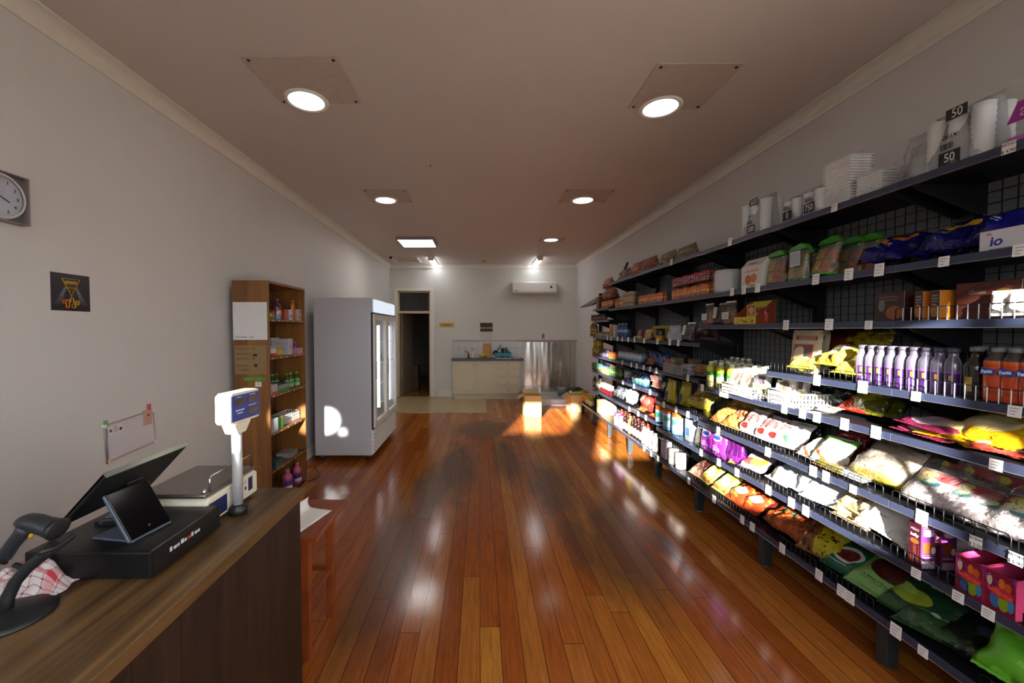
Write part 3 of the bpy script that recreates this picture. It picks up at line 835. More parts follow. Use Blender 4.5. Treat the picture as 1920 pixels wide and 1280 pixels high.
blob([(-.028, 0, .082, .017, .024, R(50)), (-.05, 0, .05, .0165, .022, R(52)), (-.075, 0, .02, .0155, .021, R(55)), (-.095, 0, -.008, .017, .022, R(58)), (-.102, 0, -.02, .016, .021, R(58))]).build('handle', M_gun, t)
blob([(-.098, 0, -.012, .012, .016, R(60)), (-.108, 0, -.028, .012, .016, R(65)), (-.106, 0, -.04, .009, .011, R(65))]).build('cable_end', M_gun2, t)
blob([(-.004, 0, .062, .005, .004, R(60)), (-.013, 0, .05, .0075, .007, R(60)), (-.021, 0, .042, .006, .005, R(60))]).build('trigger', mat('#d9a91c', .4), t)
t.scale = (.74, .74, .74)
t2 = thing('scanner_stand', 'black curved stand holding the barcode scanner on the counter', 'stand', (-1.06, .88, .95))
MB().lathe([(.076, 0), (.078, .004), (.066, .012), (.02, .02), (.001, .021)], 28).build('base', M_gun2, t2)
mb = MB(); pts = [(-.01, 0, .015), (-.012, .005, .04), (.0, .012, .075), (.022, .02, .105), (.05, .03, .13), (.068, .036, .148)]
mb.tube(pts, [.014, .013, .0125, .0125, .013, .014], 10); mb.build('stem', M_gun2, t2)
MB().tube([(.022, .03, .10), (-.002, .03, .098), (-.022, .03, .104)], .006, 8).build('cradle', M_gun2, t2)
MB().tube([(.07, 0, .15), (.074, .036, .143), (.07, .074, .15)], .007, 8).build('cradle', M_gun2, t2)

def check_cloth_mat():
    g = G('checked_cloth'); uv = g.coord('UV'); x, y, _ = g.sep(uv)
    def lines(v, n, w): return g.math('LESS_THAN', g.math('FRACT', g.math('MULTIPLY', v, n)), w)
    a, b = lines(x, 9, .16), lines(y, 9, .16)
    A, B = lines(x, 2.5, .2), lines(y, 2.5, .2)
    col = g.mix(g.math('MULTIPLY', g.math('ADD', a, b), .5), hx('#cfc6c4'), hx('#7a2440'))
    col = g.mix(g.math('MULTIPLY', g.math('ADD', A, B), .5), col, hx('#b3303c'))
    return g.done(g.pbsdf(col, .85, 0, g.bump(g.noise(uv, 160, 2), .15, .002), sheen=.2))
mb = MB(); n = 26
vs = []; fs = []; us = []
for j in range(n + 1):
    for i in range(n + 1):
        u, v = i / n, j / n
        x = (u - .5) * .19; y = (v - .5) * .12
        h = .012 + .058 * math.exp(-((u - .62) ** 2 / .05 + (v - .55) ** 2 / .12)) + .035 * math.exp(-((u - .15) ** 2 / .02 + (v - .5) ** 2 / .15))
        h += .02 * mnoise.noise((u * 5, v * 4, .3)) + .008 * mnoise.noise((u * 13, v * 11, 2.1))
        e = min(u, 1 - u, v, 1 - v); h *= min(1, .25 + e * 5)
        vs.append((x + .012 * mnoise.noise((u * 4, v * 4, 9)), y, max(.004, h)))
for j in range(n):
    for i in range(n):
        a_ = j * (n + 1) + i
        fs.append((a_, a_ + 1, a_ + n + 2, a_ + n + 1)); us.append([(i / n, j / n), ((i + 1) / n, j / n), ((i + 1) / n, (j + 1) / n), (i / n, (j + 1) / n)])
mb.add(vs, fs, 0, us, True)
o = mb.build('tea_towel', check_cloth_mat()); o.location = (-1.13, .975, .95); o.rotation_euler = (0, 0, R(8))
so = o.modifiers.new('thick', 'SOLIDIFY'); so.thickness = .003; so.offset = -1
tag(o, 'crumpled red and white checked cloth under the scanner stand', 'cloth')

# weighing scale
M_cream = mat('#d8d2bd', .42); M_navy = mat('#1b2450', .35); M_pan = mat('#8f8984', .28, .85)
t = thing('shop_scale', 'cream electronic weighing scale with steel pan and pole display', 'scale', (-1.0, 1.415, .95))
sx = lambda x: x + 1.0
sy = lambda y: y - 1.415
def S(mb, nm, m, **k):
    mb.xform(Matrix.Translation((1.0, -1.415, -.95))); return mb.build(nm, m, t, **k)
S(MB().prism([(1.275, .962), (1.565, .962), (1.565, 1.04), (1.55, 1.05), (1.29, 1.05), (1.275, 1.04)], 'x', -1.125, -.884), 'body', M_cream, bevel=.006)
S(MB().box(-1.118, 1.272, 1.052, -.888, 1.558, 1.066), 'pan', M_pan, bevel=.005)
S(MB().tube([(-.892, 1.30, 1.064), (-.892, 1.30, 1.108), (-.892, 1.308, 1.114), (-.892, 1.53, 1.114), (-.892, 1.538, 1.108), (-.892, 1.538, 1.064)], .0032, 8), 'pan_rail', M_chrome)
S(MB().lathe([(.008, 0), (.008, .012), (.003, .016)], 10, o=(-.9, 1.285, 1.064)), 'pan_bolt', M_chrome)
S(MB().box(-.884, 1.282, .972, -.8832, 1.375, 1.03), 'keypad_panel', M_navy)
S(MB().box(-.884, 1.40, .985, -.8832, 1.50, 1.035), 'sticker', printed('#d9d4cb', [('l', .1, .72, .9, .95, '#a5453c', 14), ('r', .08, .25, .2, .5, '#26314f'), ('r', .32, .25, .44, .5, '#2d3f33'), ('r', .56, .25, .68, .5, '#4a2a2a'), ('r', .78, .25, .9, .5, '#26314f')]))
S(MB().box(-.884, 1.503, .985, -.8832, 1.53, 1.035), 'blue_panel', M_navy)
for i in (0, 1):
    for j in (0, 1):
        S(MB().lathe([(.013, 0), (.013, .013)], 10, o=(-1.1 + i * .19, 1.3 + j * .24, .95)), 'foot', M_black)
M_pole = mat('#c3c4c6', .32, .35)
S(MB().lathe([(.03, 0), (.031, .02), (.021, .03), (.02, .034)], 20, o=(-.858, 1.395, .95)), 'pole_base', M_black)
S(MB().cyl((-.858, 1.395, .98), (-.858, 1.395, 1.25), .0165, 18), 'pole', M_pole)
mb = MB()
# display head: narrow box seen end-on, flared neck below
mb.prism([(1.345, 1.283), (1.352, 1.272), (1.50, 1.272), (1.507, 1.283), (1.507, 1.372), (1.497, 1.381), (1.36, 1.381), (1.345, 1.372)], 'x', -.898, -.842)
mb.xform(Matrix.Translation((-.868, 1.42, 0)) @ Matrix.Rotation(R(-5), 4, 'Z') @ Matrix.Translation((.868, -1.42, 0)))
S(mb, 'display_head', M_cream, bevel=.007, seg=3)
S(MB().prism([(1.372, 1.236), (1.42, 1.236), (1.455, 1.275), (1.352, 1.275)], 'x', -.886, -.838), 'neck', M_cream, bevel=.005)
mb = MB().box(-.842, 1.354, 1.282, -.8408, 1.50, 1.372)
rotm = Matrix.Translation((-.868, 1.42, 0)) @ Matrix.Rotation(R(-5), 4, 'Z') @ Matrix.Translation((.868, -1.42, 0))
mb.xform(rotm); S(mb, 'display_panel', mat('#1d3177', .3))
for (y0, z0, y1, z1) in ((1.365, 1.337, 1.418, 1.358), (1.437, 1.337, 1.487, 1.36), (1.437, 1.297, 1.487, 1.319)):
    mb = MB().box(-.8407, y0, z0, -.8400, y1, z1); mb.xform(rotm); S(mb, 'readout', mat('#2a3026', .2))
mb = MB()
for i, (y0, z0, y1, z1) in enumerate(((1.372, 1.316, 1.416, 1.321), (1.38, 1.306, 1.408, 1.3105), (1.38, 1.363, 1.402, 1.366), (1.447, 1.364, 1.478, 1.367), (1.44, 1.325, 1.482, 1.328))):
    mb.box(-.8407, y0, z0, -.8402, y1, z1)
mb.xform(rotm); S(mb, 'lettering', mat('#a9b8e6', .5))

# ------------------------------------------------------------------ side table with a sheet of paper
M_red = woodmat('#6b2d14', '#95481f', (1, 1, 1), .4, 6, .15, 'Y')
t = thing('side_table', 'small reddish-brown wooden side table behind the counter', 'table', (-1.02, 2.08, 0))
def S2(mb, nm, m, **k):
    mb.xform(Matrix.Translation((1.02, -2.08, 0))); return mb.build(nm, m, t, **k)
S2(MB().box(-1.27, 1.865, .588, -.775, 2.30, .61), 'table_top', M_red, bevel=.003)
for x in (-1.235, -.84):
    for y in (1.895, 2.2):
        S2(MB().box(x - .02, y - .02, 0, x + .02, y + .02, .588), 'leg', M_red, bevel=.003)
for y in (1.895, 2.2):
    S2(MB().box(-1.215, y - .01, .545, -.86, y + .01, .588).box(-1.215, y - .01, .255, -.86, y + .01, .28), 'rail', M_red) if False else S2(MB().box(-1.215, y - .01, .255, -.86, y + .01, .28), 'stretcher', M_red)
S2(MB().box(-.85, 1.915, .255, -.83, 2.18, .28), 'stretcher', M_red)
mb = MB(); n = 16; vs = []; fs = []
for j in range(n + 1):
    for i in range(n + 1):
        u, v = i / n, j / n
        # flat sheet on the table whose left end rolls up
        L = u * .21
        if u > .42: x = (u - .42) * .21; z = .0015 + .003 * abs(mnoise.noise((u * 6, v * 6, 0)))
        else:
            q = (.42 - u) / .42 * 2.4; x = -.035 * math.sin(q); z = .0015 + .035 * (1 - math.cos(q))
        vs.append((x, (v - .5) * .24 + .004 * mnoise.noise((u * 5, v * 3, 4)), z))
for j in range(n):
    for i in range(n):
        a_ = j * (n + 1) + i; fs.append((a_, a_ + 1, a_ + n + 2, a_ + n + 1))
mb.add(vs, fs, 0, None, True)
o = mb.build('paper_sheet', M_paper); o.location = (-.96, 2.07, .61); o.rotation_euler = (0, 0, R(-16))
so = o.modifiers.new('thick', 'SOLIDIFY'); so.thickness = .0008; so.offset = 1
tag(o, 'white sheet of paper with one end curling up on the side table', 'paper')

# ------------------------------------------------------------------ left wall: clock, poster, whiteboard
t = thing('wall_clock', 'white round clock in a square pale case on the left wall', 'clock', (XL, 1.765, 2.19))
MB().box(0, -.107, -.107, .012, .107, .107).build('backing', mat('#6f6570', .5), t)
MB().box(.0, -.109, -.109, .045, -.103, .109).box(.0, .103, -.109, .045, .109, .109).box(.0, -.103, -.109, .045, .103, -.104).box(.0, -.103, .104, .045, .103, .109).build('case', mat('#8f8589', .5), t)
rm = MB().lathe([(.092, .0), (.102, .004), (.103, .02), (.096, .028), (.09, .024)], 40, cap=False); rm.xform(Matrix.Translation((.014, 0, 0)) @ Matrix.Rotation(R(90), 4, 'Y')); rm.build('rim', mat('#c9c9bf', .4), t)
fc = MB().lathe([(.001, .012), (.094, .012)], 40, cap=False); fc.xform(Matrix.Translation((.014, 0, 0)) @ Matrix.Rotation(R(90), 4, 'Y')); fc.build('dial', mat('#b9bccb', .4), t)
for h_ in range(1, 13):
    a_ = R(90 - 30 * h_)
    textmesh('numeral', str(h_), .02, M_ink, t, (.0275, .074 * math.cos(a_), .074 * math.sin(a_)), (R(90), 0, R(90)))
for nm, ln, w_, ang in (('hour_hand', .045, .004, R(90 - 30 * 3.9)), ('minute_hand', .07, .003, R(90 - 6 * 50))):
    hb = MB().box(-.008, -w_ / 2, 0, ln, w_ / 2, .0015); hb.xform(Matrix.Translation((.03, 0, 0)) @ Matrix(((0, 0, 1, 0), (1, 0, 0, 0), (0, 1, 0, 0), (0, 0, 0, 1))) @ Matrix.Rotation(ang, 4, 'Z')); hb.build(nm, M_ink, t)

# poster: dark print with a yellow triangular emblem and block lettering
t = thing('poster', 'dark printed poster with yellow emblem on the left wall', 'poster', (XL, 2.09, 1.792))
MB().box(0, -.104, -.104, .0015, .104, .102).build('sheet', mat('#cfc9cc', .6), t)
g = G('poster_print'); uv = g.coord('UV'); x, y, _ = g.sep(uv)
dk = g.mix(g.ramp(y, [(0, (0, 0, 0)), (1, (1, 1, 1))]), hx('#1d1a1f'), hx('#3d3940'))
def beam(cx, sl):
    xx = g.math('SUBTRACT', x, g.math('ADD', cx, g.math('MULTIPLY', g.math('SUBTRACT', .62, y), sl)))
    w_ = g.math('ADD', .03, g.math('MULTIPLY', g.math('SUBTRACT', .62, y), .12))
    f = g.math('LESS_THAN', g.math('ABSOLUTE', xx), w_)
    f = g.math('MULTIPLY', f, g.math('LESS_THAN', y, .62))
    return g.math('MULTIPLY', f, g.math('MULTIPLY', g.math('MAXIMUM', g.math('SUBTRACT', y, .12), 0), 1.3))
c_ = g.mix(beam(.36, -.45), dk, hx('#8f8b99')); c_ = g.mix(beam(.64, .45), c_, hx('#8f8b99'))
M_poster = g.done(g.pbsdf(c_, .5))
mb = MB().quad((.0018, -.1, -.094), (.0018, .1, -.094), (.0018, .1, .098), (.0018, -.1, .098)); mb.build('print', M_poster, t)
M_yel = mat('#c9a51c', .5); M_org = mat('#cf7418', .5)
def tri(w_, z0, z1, th, par):
    mb = MB(); pts = [(.0026, -w_, z1), (.0026, w_, z1), (.0026, 0, z0)]
    mb.tube(pts, th, 4, closed=True); return mb
tri(.045, -.02, .072, .003, t).build('triangle_emblem', M_yel, t)
MB().box(.002, -.036, .022, .0028, .036, .03).build('name_bar', mat('#8a7418', .5), t)
tri(.012, -.018, .012, .0022, t).build('arrow', M_yel, t)
MB().box(.002, -.03, .042, .0027, .03, .062).build('badge', mat('#a98e1e', .5), t)
MB().box(.0026, -.03, .036, .003, .03, .046).build('badge_band', mat('#4a4658', .5), t)
mb = MB()
for (a0, b0, a1, b1, m_) in ((-.045, -.055, -.037, -.038, 1), (-.045, -.042, -.028, -.036, 1), (-.045, -.058, -.03, -.052, 1), (-.03, -.075, -.024, -.036, 1), (-.024, -.042, -.012, -.036, 1), (-.014, -.075, -.008, -.036, 1), (-.008, -.03, .014, -.024, 0), (-.008, -.05, -.002, -.024, 0), (.008, -.062, .014, -.024, 0), (.0, -.062, .014, -.056, 0), (.0, -.08, .006, -.056, 1), (.0, -.08, .024, -.074, 1), (.018, -.08, .024, -.036, 0), (.018, -.042, .032, -.036, 0), (.028, -.064, .033, -.036, 0), (.037, -.064, .043, -.036, 0), (.03, -.064, .043, -.058, 0), (-.03, -.078, -.008, -.072, 1)):
    mb.box(.002, a0, b0, .003, a1, b1, m_)
mb.build('lettering', [M_yel, M_org], t)

t = thing('whiteboard', 'small white marker board with metal frame on the left wall', 'whiteboard', (XL + .001, 2.421, .96), rot=(R(4.0), 0, 0))
MB().box(0, -.168, -.105, .006, .168, .105).build('board', mat('#cdcad0', .3), t)
M_fr = mat('#b5aba6', .35, .3)
MB().box(0, -.17, -.109, .012, .17, -.101).build('frame_rail', M_fr, t); MB().box(0, -.17, .101, .012, .17, .109).build('frame_rail', M_fr, t)
MB().box(0, -.172, -.10, .012, -.164, .10).build('frame_rail', M_fr, t); MB().box(0, .164, -.10, .012, .172, .10).build('frame_rail', M_fr, t)
for a_ in (-1, 1):
    for b_ in (-1, 1):
        MB().box(-.0, a_ * .168 - .009, b_ * .105 - .009, .014, a_ * .168 + .009, b_ * .105 + .009).build('corner_cap', M_white, t, bevel=.002)
MB().box(.006, -.145, .04, .0068, -.055, .09).build('notice', printed('#dcd6d6', [('l', .35, .15, .65, .9, '#55474a', 9), ('e', .15, .5, .1, .16, '#4a2d2d'), ('e', .85, .4, .11, .2, '#4a2626')]), t)
o = MB().box(.0, -.03, -.042, .007, .03, .05).build('note_card', mat('#c69a84', .6)); o.location = (XL + .0085, 2.535, 1.035); tag(o, 'pinkish note card pinned on the whiteboard', 'note')
MB().lathe([(.006, 0), (.006, .004)], 10, M=Matrix.Translation((.007, .0, .02)) @ Matrix.Rotation(R(90), 4, 'Y')).build('magnet', mat('#4a1f22', .4), o)
o = MB().box(0, -.013, -.02, .0025, .013, .02).build('sticky_note', mat('#d04f68', .7)); o.location = (XL + .011, 2.55, 1.103); tag(o, 'pink sticky note on the top edge of the whiteboard', 'note')
o = MB().box(0, -.013, -.02, .0025, .013, .02).build('sticky_note', mat('#5fae62', .7)); o.location = (XL + .011, 2.25, 1.065); tag(o, 'green sticky note on the left edge of the whiteboard', 'note')
t = thing('marker_pen', 'slim grey marker hanging beside the whiteboard', 'pen', (XL + .012, 2.252, .95))
MB().cyl((0, 0, -.09), (0, 0, .085), .005, 8).build('barrel', mat('#6c7076', .4), t)
MB().cyl((0, 0, -.115), (0, 0, -.09), .0055, 8).build('cap', mat('#b0603c', .4), t)

# ------------------------------------------------------------------ bookcase
M_bk = woodmat('#6f4520', '#96642f', (1, 1, 1), .42, 5, .1, 'Z', '#573415')
M_bkin = woodmat('#4a2a13', '#6a4020', (1, 1, 1), .45, 5, .05, 'Y')
BX0, BX1, BY0, BY1, BZ = -2.08, -1.78, 3.355, 4.06, 2.015
t = thing('bookcase', 'tall brown wood-grain bookcase with open shelves beside the fridge', 'bookcase', ((BX0 + BX1) / 2, (BY0 + BY1) / 2, 0))
ob = ((BX0 + BX1) / 2, (BY0 + BY1) / 2, 0)
P(MB().box(BX0, BY0, 0, BX1, BY0 + .018, BZ), 'side_panel', M_bk, t, ob, bevel=.0015)
P(MB().box(BX0, BY1 - .018, 0, BX1, BY1, BZ), 'side_panel', M_bk, t, ob, bevel=.0015)
P(MB().box(BX0, BY0 + .018, BZ - .02, BX1, BY1 - .018, BZ), 'top_panel', M_bk, t, ob)
P(MB().box(BX0, BY0 + .018, .05, BX0 + .006, BY1 - .018, BZ - .02), 'back_panel', M_bkin, t, ob)
P(MB().box(BX1 - .02, BY0 + .018, 0, BX1 - .002, BY1 - .018, .055), 'plinth', M_bk, t, ob)
BSH = [1.69, 1.362, 1.035, .705, .38, .055]
for z in BSH:
    P(MB().box(BX0 + .006, BY0 + .018, z - .018, BX1 - .003, BY1 - .018, z), 'shelf', M_bk, t, ob)
mb = MB()
for z in BSH[:5]:
    for q in range(5):
        y = BY0 + .07 + .13 * q + .02 * math.sin(q * 3 + z * 9)
        mb.lathe([(.006, 0), (.006, .001)], 8, M=Matrix.Translation((BX1 - .003, y, z - .009)) @ Matrix.Rotation(R(90), 4, 'Y'))
so_ = P(mb, 'price_dots', M_paper, t, ob); so_['kind'] = 'stuff'
def sheet_on_side(name, label, cat, x0, z0, x1, z1, m, lines=(), ink='#23242c', sz=.026):
    tt = thing(name, label, cat, ((x0 + x1) / 2, BY0 - .001, (z0 + z1) / 2))
    w_, h_ = (x1 - x0) / 2, (z1 - z0) / 2
    MB().box(-w_, -.0012, -h_, w_, 0, h_).build('sheet', m, tt)
    for (s_, lx, lz) in lines:
        textmesh('handwriting', s_, sz, mat(ink, .7), tt, (-w_ + lx, -.0016, -h_ + lz), (R(90), 0, 0), sx=.95, align='LEFT', depth=.0002)
    return tt
sheet_on_side('paper_notice', 'blank white paper with one handwritten line on the bookcase side', 'paper', -2.078, 1.515, -1.79, 1.832, mat('#d6d3d0', .7), [('DEVANA - 55/-', .02, .022)])
sheet_on_side('cardboard_price_list', 'brown cardboard price list with handwriting on the bookcase side', 'sign', -2.066, 1.225, -1.80, 1.468, mat('#8a7048', .8, bump=.1), [('GOLDEN -- 60', .015, .215), ('BOMANGO -', .015, .17), ('BANTAM -- 70', .015, .13), ('PACHAN --', .015, .07), ('GLOBAN', .025, .035)], '#4a3628', .026)
tt = bpy.data.objects['cardboard_price_list']
MB().box(.02, -.0016, .03, .055, -.0012, .05).build('blacked_out_price', M_ink, tt); MB().box(.03, -.0016, -.06, .055, -.0012, -.035).build('blacked_out_price', M_ink, tt)
for i, (x_, w_) in enumerate(((-1.955, .075), (-1.885, .045), (-1.838, .05))):
    o = MB().box(-w_ / 2, -.001, -.012, w_ / 2, 0, .012).build('green_tape_label', printed('#3fae3a', [('l', .1, .15, .9, .85, '#256e2a', 4)])); o.location = (x_, BY0, 1.185); o.rotation_euler = (0, R(-3 + 5 * (i == 2)), 0)
    tag(o, ['long bright green label, leftmost of three on the bookcase side', 'short bright green label, middle of three on the bookcase side', 'bright green label, rightmost of three on the bookcase side'][i], 'label', 'green labels on the bookcase side')
o = MB().box(-.026, -.001, -.02, .026, 0, .02).build('price_sticker', printed('#e4e2df', [('l', .15, .2, .85, .85, '#5a5f66', 3)])); o.location = (-1.873, BY0, 1.14); tag(o, 'small white printed sticker below the green labels on the bookcase', 'label')
# ------------------------------------------------------------------ glass-door fridge
FX0, FX1, FY0, FY1 = -2.0, -1.315, 4.79, 6.07
fo = (-1.66, 5.43, 0)
t = thing('display_fridge', 'tall white two-door glass display fridge beside the bookcase', 'fridge', fo)
M_fridge = mat('#c3c3c8', .38, .15, var=.03)
M_fwhite = mat('#dcdbd6', .35)
M_seal = mat('#26262a', .6)
def F(mb, nm, m, par=None, **k):
    mb.xform(Matrix.Translation((-fo[0], -fo[1], 0))); return mb.build(nm, m, par or t, **k)
F(MB().box(FX0, FY0, .075, FX1, FY0 + .045, 1.985), 'side_panel', M_fridge, bevel=.006)
F(MB().box(FX0, FY1 - .045, .075, FX1, FY1, 1.985), 'side_panel', M_fridge, bevel=.006)
F(MB().box(FX0, FY0 + .045, 1.80, FX1 - .0, FY1 - .045, 1.985), 'top_box', M_fridge)
F(MB().box(FX0, FY0 + .045, .075, FX1 - .03, FY1 - .045, .40), 'base_box', M_fridge)
F(MB().box(FX0, FY0 + .045, .40, FX0 + .04, FY1 - .045, 1.80), 'back_panel', M_fwhite)
YM = (FY0 + FY1) / 2 + .03
for k in range(4):
    z = .52 + .3 * k
    F(MB().box(FX0 + .05, FY0 + .05, z, FX1 - .13, FY1 - .05, z + .012), 'shelf', M_fwhite)
M_head = emis((.82, .90, 1.0), .95)
for a_, b_ in ((FY0 + .12, YM - .01), (YM + .01, FY1 - .015)):
    F(MB().prism([(FX1 + .001, 1.805), (FX1 + .03, 1.815), (FX1 + .03, 1.955), (FX1 + .001, 1.975)], 'y', a_, b_) if False else MB().prism([(a_, FX1 + .002), (b_, FX1 + .002), (b_, FX1 + .02), ((a_ + b_) / 2, FX1 + .034), (a_, FX1 + .02)], 'z', 1.815, 1.972).xform(Matrix(((0, 1, 0, 0), (1, 0, 0, 0), (0, 0, 1, 0), (0, 0, 0, 1)))), 'header_light', M_head)
F(MB().box(FX1 - .001, FY0 + .02, 1.795, FX1 + .03, FY1 - .005, 1.81), 'header_trim', M_seal)
M_bar = emis((.86, .93, 1.0), 4.2)
for i, (a_, b_) in enumerate(((FY0 + .03, YM - .006), (YM + .006, FY1 - .02))):
    d = F(MB().box(FX1 + .004, a_, .405, FX1 + .045, a_ + .075, 1.79).box(FX1 + .004, b_ - .045, .405, FX1 + .045, b_, 1.79).box(FX1 + .004, a_ + .075, .405, FX1 + .045, b_ - .045, .475).box(FX1 + .004, a_ + .075, 1.725, FX1 + .045, b_ - .045, 1.79), 'door', M_fwhite, bevel=.003)
    F(MB().box(FX1 + .02, a_ + .07, .47, FX1 + .026, b_ - .04, 1.73), 'glass_pane', M_glass, d)
    F(MB().box(FX1 + .046, a_ + .02, 1.0, FX1 + .056, a_ + .045, 1.22), 'handle', mat('#a6a6aa', .4), d, bevel=.004)
    F(MB().box(FX1 - .001, a_ - .008, .395, FX1 + .006, b_ + .004, 1.797), 'seal', M_seal, d) if False else F(MB().box(FX1 - .001, a_ - .01, .392, FX1 + .02, a_ - .002, 1.797).box(FX1 - .001, a_ - .01, .385, FX1 + .02, b_, .397), 'seal', M_seal, d)
    F(MB().box(FX1 + .0455, a_ + .085, 1.65, FX1 + .0465, a_ + .13, 1.71), 'yellow_sticker', mat('#b9a53a', .5), d)
    F(MB().cyl((FX1 - .06, b_ - .07, .55), (FX1 - .06, b_ - .07, 1.66), .021, 12), 'light_tube', M_bar)
for i, (a_, b_) in enumerate(((FY0 + .01, YM - .006), (YM + .006, FY1 - .01))):
    mb = MB()
    pl = [(FX1 - .03, .08), (FX1 - .03, .385)]
    for k in range(6):
        z = .385 - k * .05
        pl += [(FX1 + .012, z), (FX1 + .04, z - .018), (FX1 + .012, z - .042)]
    pl.append((FX1 + .012, .08))
    mb.prism(pl, 'y', a_, b_)
    F(mb, 'vent_grille', M_fwhite)
    F(MB().box(FX1 + .012, b_ - .1, .355, FX1 + .026, b_ - .05, .385), 'badge', M_seal)
for x in (FX0 + .06, FX1 - .06):
    for y in (FY0 + .06, FY1 - .06):
        c_ = F(MB().lathe([(.006, 0), (.03, .001), (.03, .021), (.006, .022)], 14, M=Matrix.Translation((x, y - .011, .03)) @ Matrix.Rotation(R(-90), 4, 'X')), 'castor', M_black)
        F(MB().box(x - .02, y - .016, .045, x + .02, y + .016, .078), 'castor_fork', M_chrome, c_)
F(MB().box(FX0 + .05, FY0 + .3, 1.232, FX1 - .2, FY1 - .2, 1.34), 'stock_strip', mat('#5f7f93', .5))
t = thing('power_cord', 'thin dark power cord looping on the floor beside the bookcase', 'cord', (-1.75, 4.4, 0))
mb = MB(); pts = []
for k in range(15):
    q = k / 14
    pts.append((-.15 + .16 * math.sin(q * 3.0), -.33 + .42 * q, .007 + .04 * (q > .95)))
mb.tube(pts, .005, 6).build('cable', M_black, t)

# ------------------------------------------------------------------ back wall fittings
t = thing('air_conditioner', 'white split-system air conditioner high on the back wall', 'air conditioner', (1.265, YB - .03, 2.57))
MB().prism([(0, -.145), (-.16, -.145), (-.2, -.11), (-.2, .12), (-.17, .145), (0, .145)], 'x', -.515, .515).build('body', mat('#c9c6bd', .35), t, bevel=.008)
MB().box(-.5, -.206, -.085, .5, -.2, .125).build('front_panel', mat('#d6d4cc', .3), t, bevel=.004)
MB().box(-.47, -.197, -.135, .47, -.178, -.118).build('vent_louvre', mat('#8f8d85', .4), t)
MB().lathe([(.026, 0), (.026, .004)], 18, M=Matrix.Translation((.385, -.206, .02)) @ Matrix.Rotation(R(90), 4, 'X')).build('sensor_dot', mat('#17181a', .3), t)
MB().box(-.46, -.2075, -.075, -.38, -.2062, -.058).build('maker_mark', mat('#4b83a0', .4), t)
o = thing('yellow_sign', 'small yellow lettered sign on the wall right of the doorway', 'sign', (-.79, YB - .031, 1.716))
MB().box(-.175, -.004, -.048, .175, 0, .048).build('plate', mat('#c39a1c', .45), o)
mb = MB()
for (a_, b_, c_, d_) in ((-.13, -.012, -.085, .004), (-.07, -.014, -.04, .016), (-.035, -.014, -.015, .012), (-.01, -.014, .02, .014), (.027, -.014, .06, .016), (.068, -.014, .10, .012)):
    mb.box(a_, -.005, b_, c_, -.004, d_)
mb.build('lettering', mat('#54400c', .5), o)
t = thing('wall_calendar', 'wall calendar with a dark tree picture above the cutting board', 'calendar', (.152, YB - .031, 1.555))
MB().box(-.155, -.003, -.205, .155, 0, .215).build('page', mat('#c8c0b5', .6), t)
g = G('tree_picture'); uv = g.coord('UV'); x, y, _ = g.sep(uv)
gl_ = g.math('ADD', g.math('MULTIPLY', g.math('ABSOLUTE', g.math('SUBTRACT', y, .42)), 4.5), g.math('MULTIPLY', g.noise(uv, 5, 3), .6))
base = g.ramp(gl_, [(.25, hx('#d9b878')), (.6, hx('#6a4d30')), (1.0, hx('#1d1715'))])
trunk = g.math('MULTIPLY', g.math('LESS_THAN', g.math('ABSOLUTE', g.math('SUBTRACT', x, .5)), .03), g.math('COMPARE', y, .45, .2))
dx = g.math('DIVIDE', g.math('SUBTRACT', x, .5), .26); dy = g.math('DIVIDE', g.math('SUBTRACT', y, .72), .2)
crown = g.math('MULTIPLY', g.math('LESS_THAN', g.math('ADD', g.math('MULTIPLY', dx, dx), g.math('MULTIPLY', dy, dy)), 1), g.math('GREATER_THAN', g.noise(uv, 11, 2), .46))
M_tree = g.done(g.pbsdf(g.mix(g.math('MAXIMUM', trunk, crown), base, hx('#17120f')), .5))
MB().quad((-.148, -.0035, 0.0), (.148, -.0035, 0.0), (.148, -.0035, .208), (-.148, -.0035, .208)).build('picture', M_tree, t)
t = thing('wall_switch', 'small grey switch box on the back wall above the steel sheet', 'switch', (1.5, YB - .031, 1.45))
MB().box(-.03, -.035, -.06, .03, 0, .06).build('body', mat('#8f8a82', .5), t, bevel=.006)
MB().box(-.012, -.045, -.02, .012, -.035, .02).build('toggle', mat('#55524e', .5), t)

# tiled splashback, steel sheet, hearth step
t = MB().box(-.66, YB - .042, .94, 1.04, YB - .031, 1.325).build('wall_tiles', tile_mat('#c9c6c4', '#8f8a88', .152, .152, .18, .2, .06, ('x', 'z'))); struct(t)
struct(MB().box(-.66, YB - .046, 1.325, 2.31, YB - .031, 1.358).build('trim_6', tile_mat('#b09a92', '#7d6560', .05, .2, .3, 0, 0, ('x', 'z'))))
g = G('brushed_steel'); co = g.coord()
n1 = g.noise(g.mapping(co, (2.2, 2, .35)), 1.3, 2, .5); n2 = g.noise(g.mapping(co, (160, 20, 2.5)), 2, 2)
M_steel = g.done(g.pbsdf(g.mix(n2, (.50, .47, .43), (.62, .59, .54)), g.math('ADD', .14, g.math('MULTIPLY', n2, .1)), 1.0, g.bump(n1, .28, .12)))
t = thing('steel_splash_sheet', 'large dented stainless steel sheet fixed on the back wall', 'steel sheet', (1.66, YB - .047, .12))
MB().box(-.615, -.006, -.115, .61, 0, 1.19).build('sheet', M_steel, t)
for x in (-.575, -.1, .1, .33, .42):
    for z in (1.14, .94):
        MB().lathe([(.007, 0), (.008, .003), (.003, .006)], 8, M=Matrix.Translation((x, -.006, z)) @ Matrix.Rotation(R(90), 4, 'X')).build('screw', M_chrome, t)
t = MB().box(1.0, 8.36, 0, 1.86, YB - .056, .13).build('hearth_step', mat('#c7c7cb', .3)); tag(t, 'low white step below the stainless steel sheet', 'step')

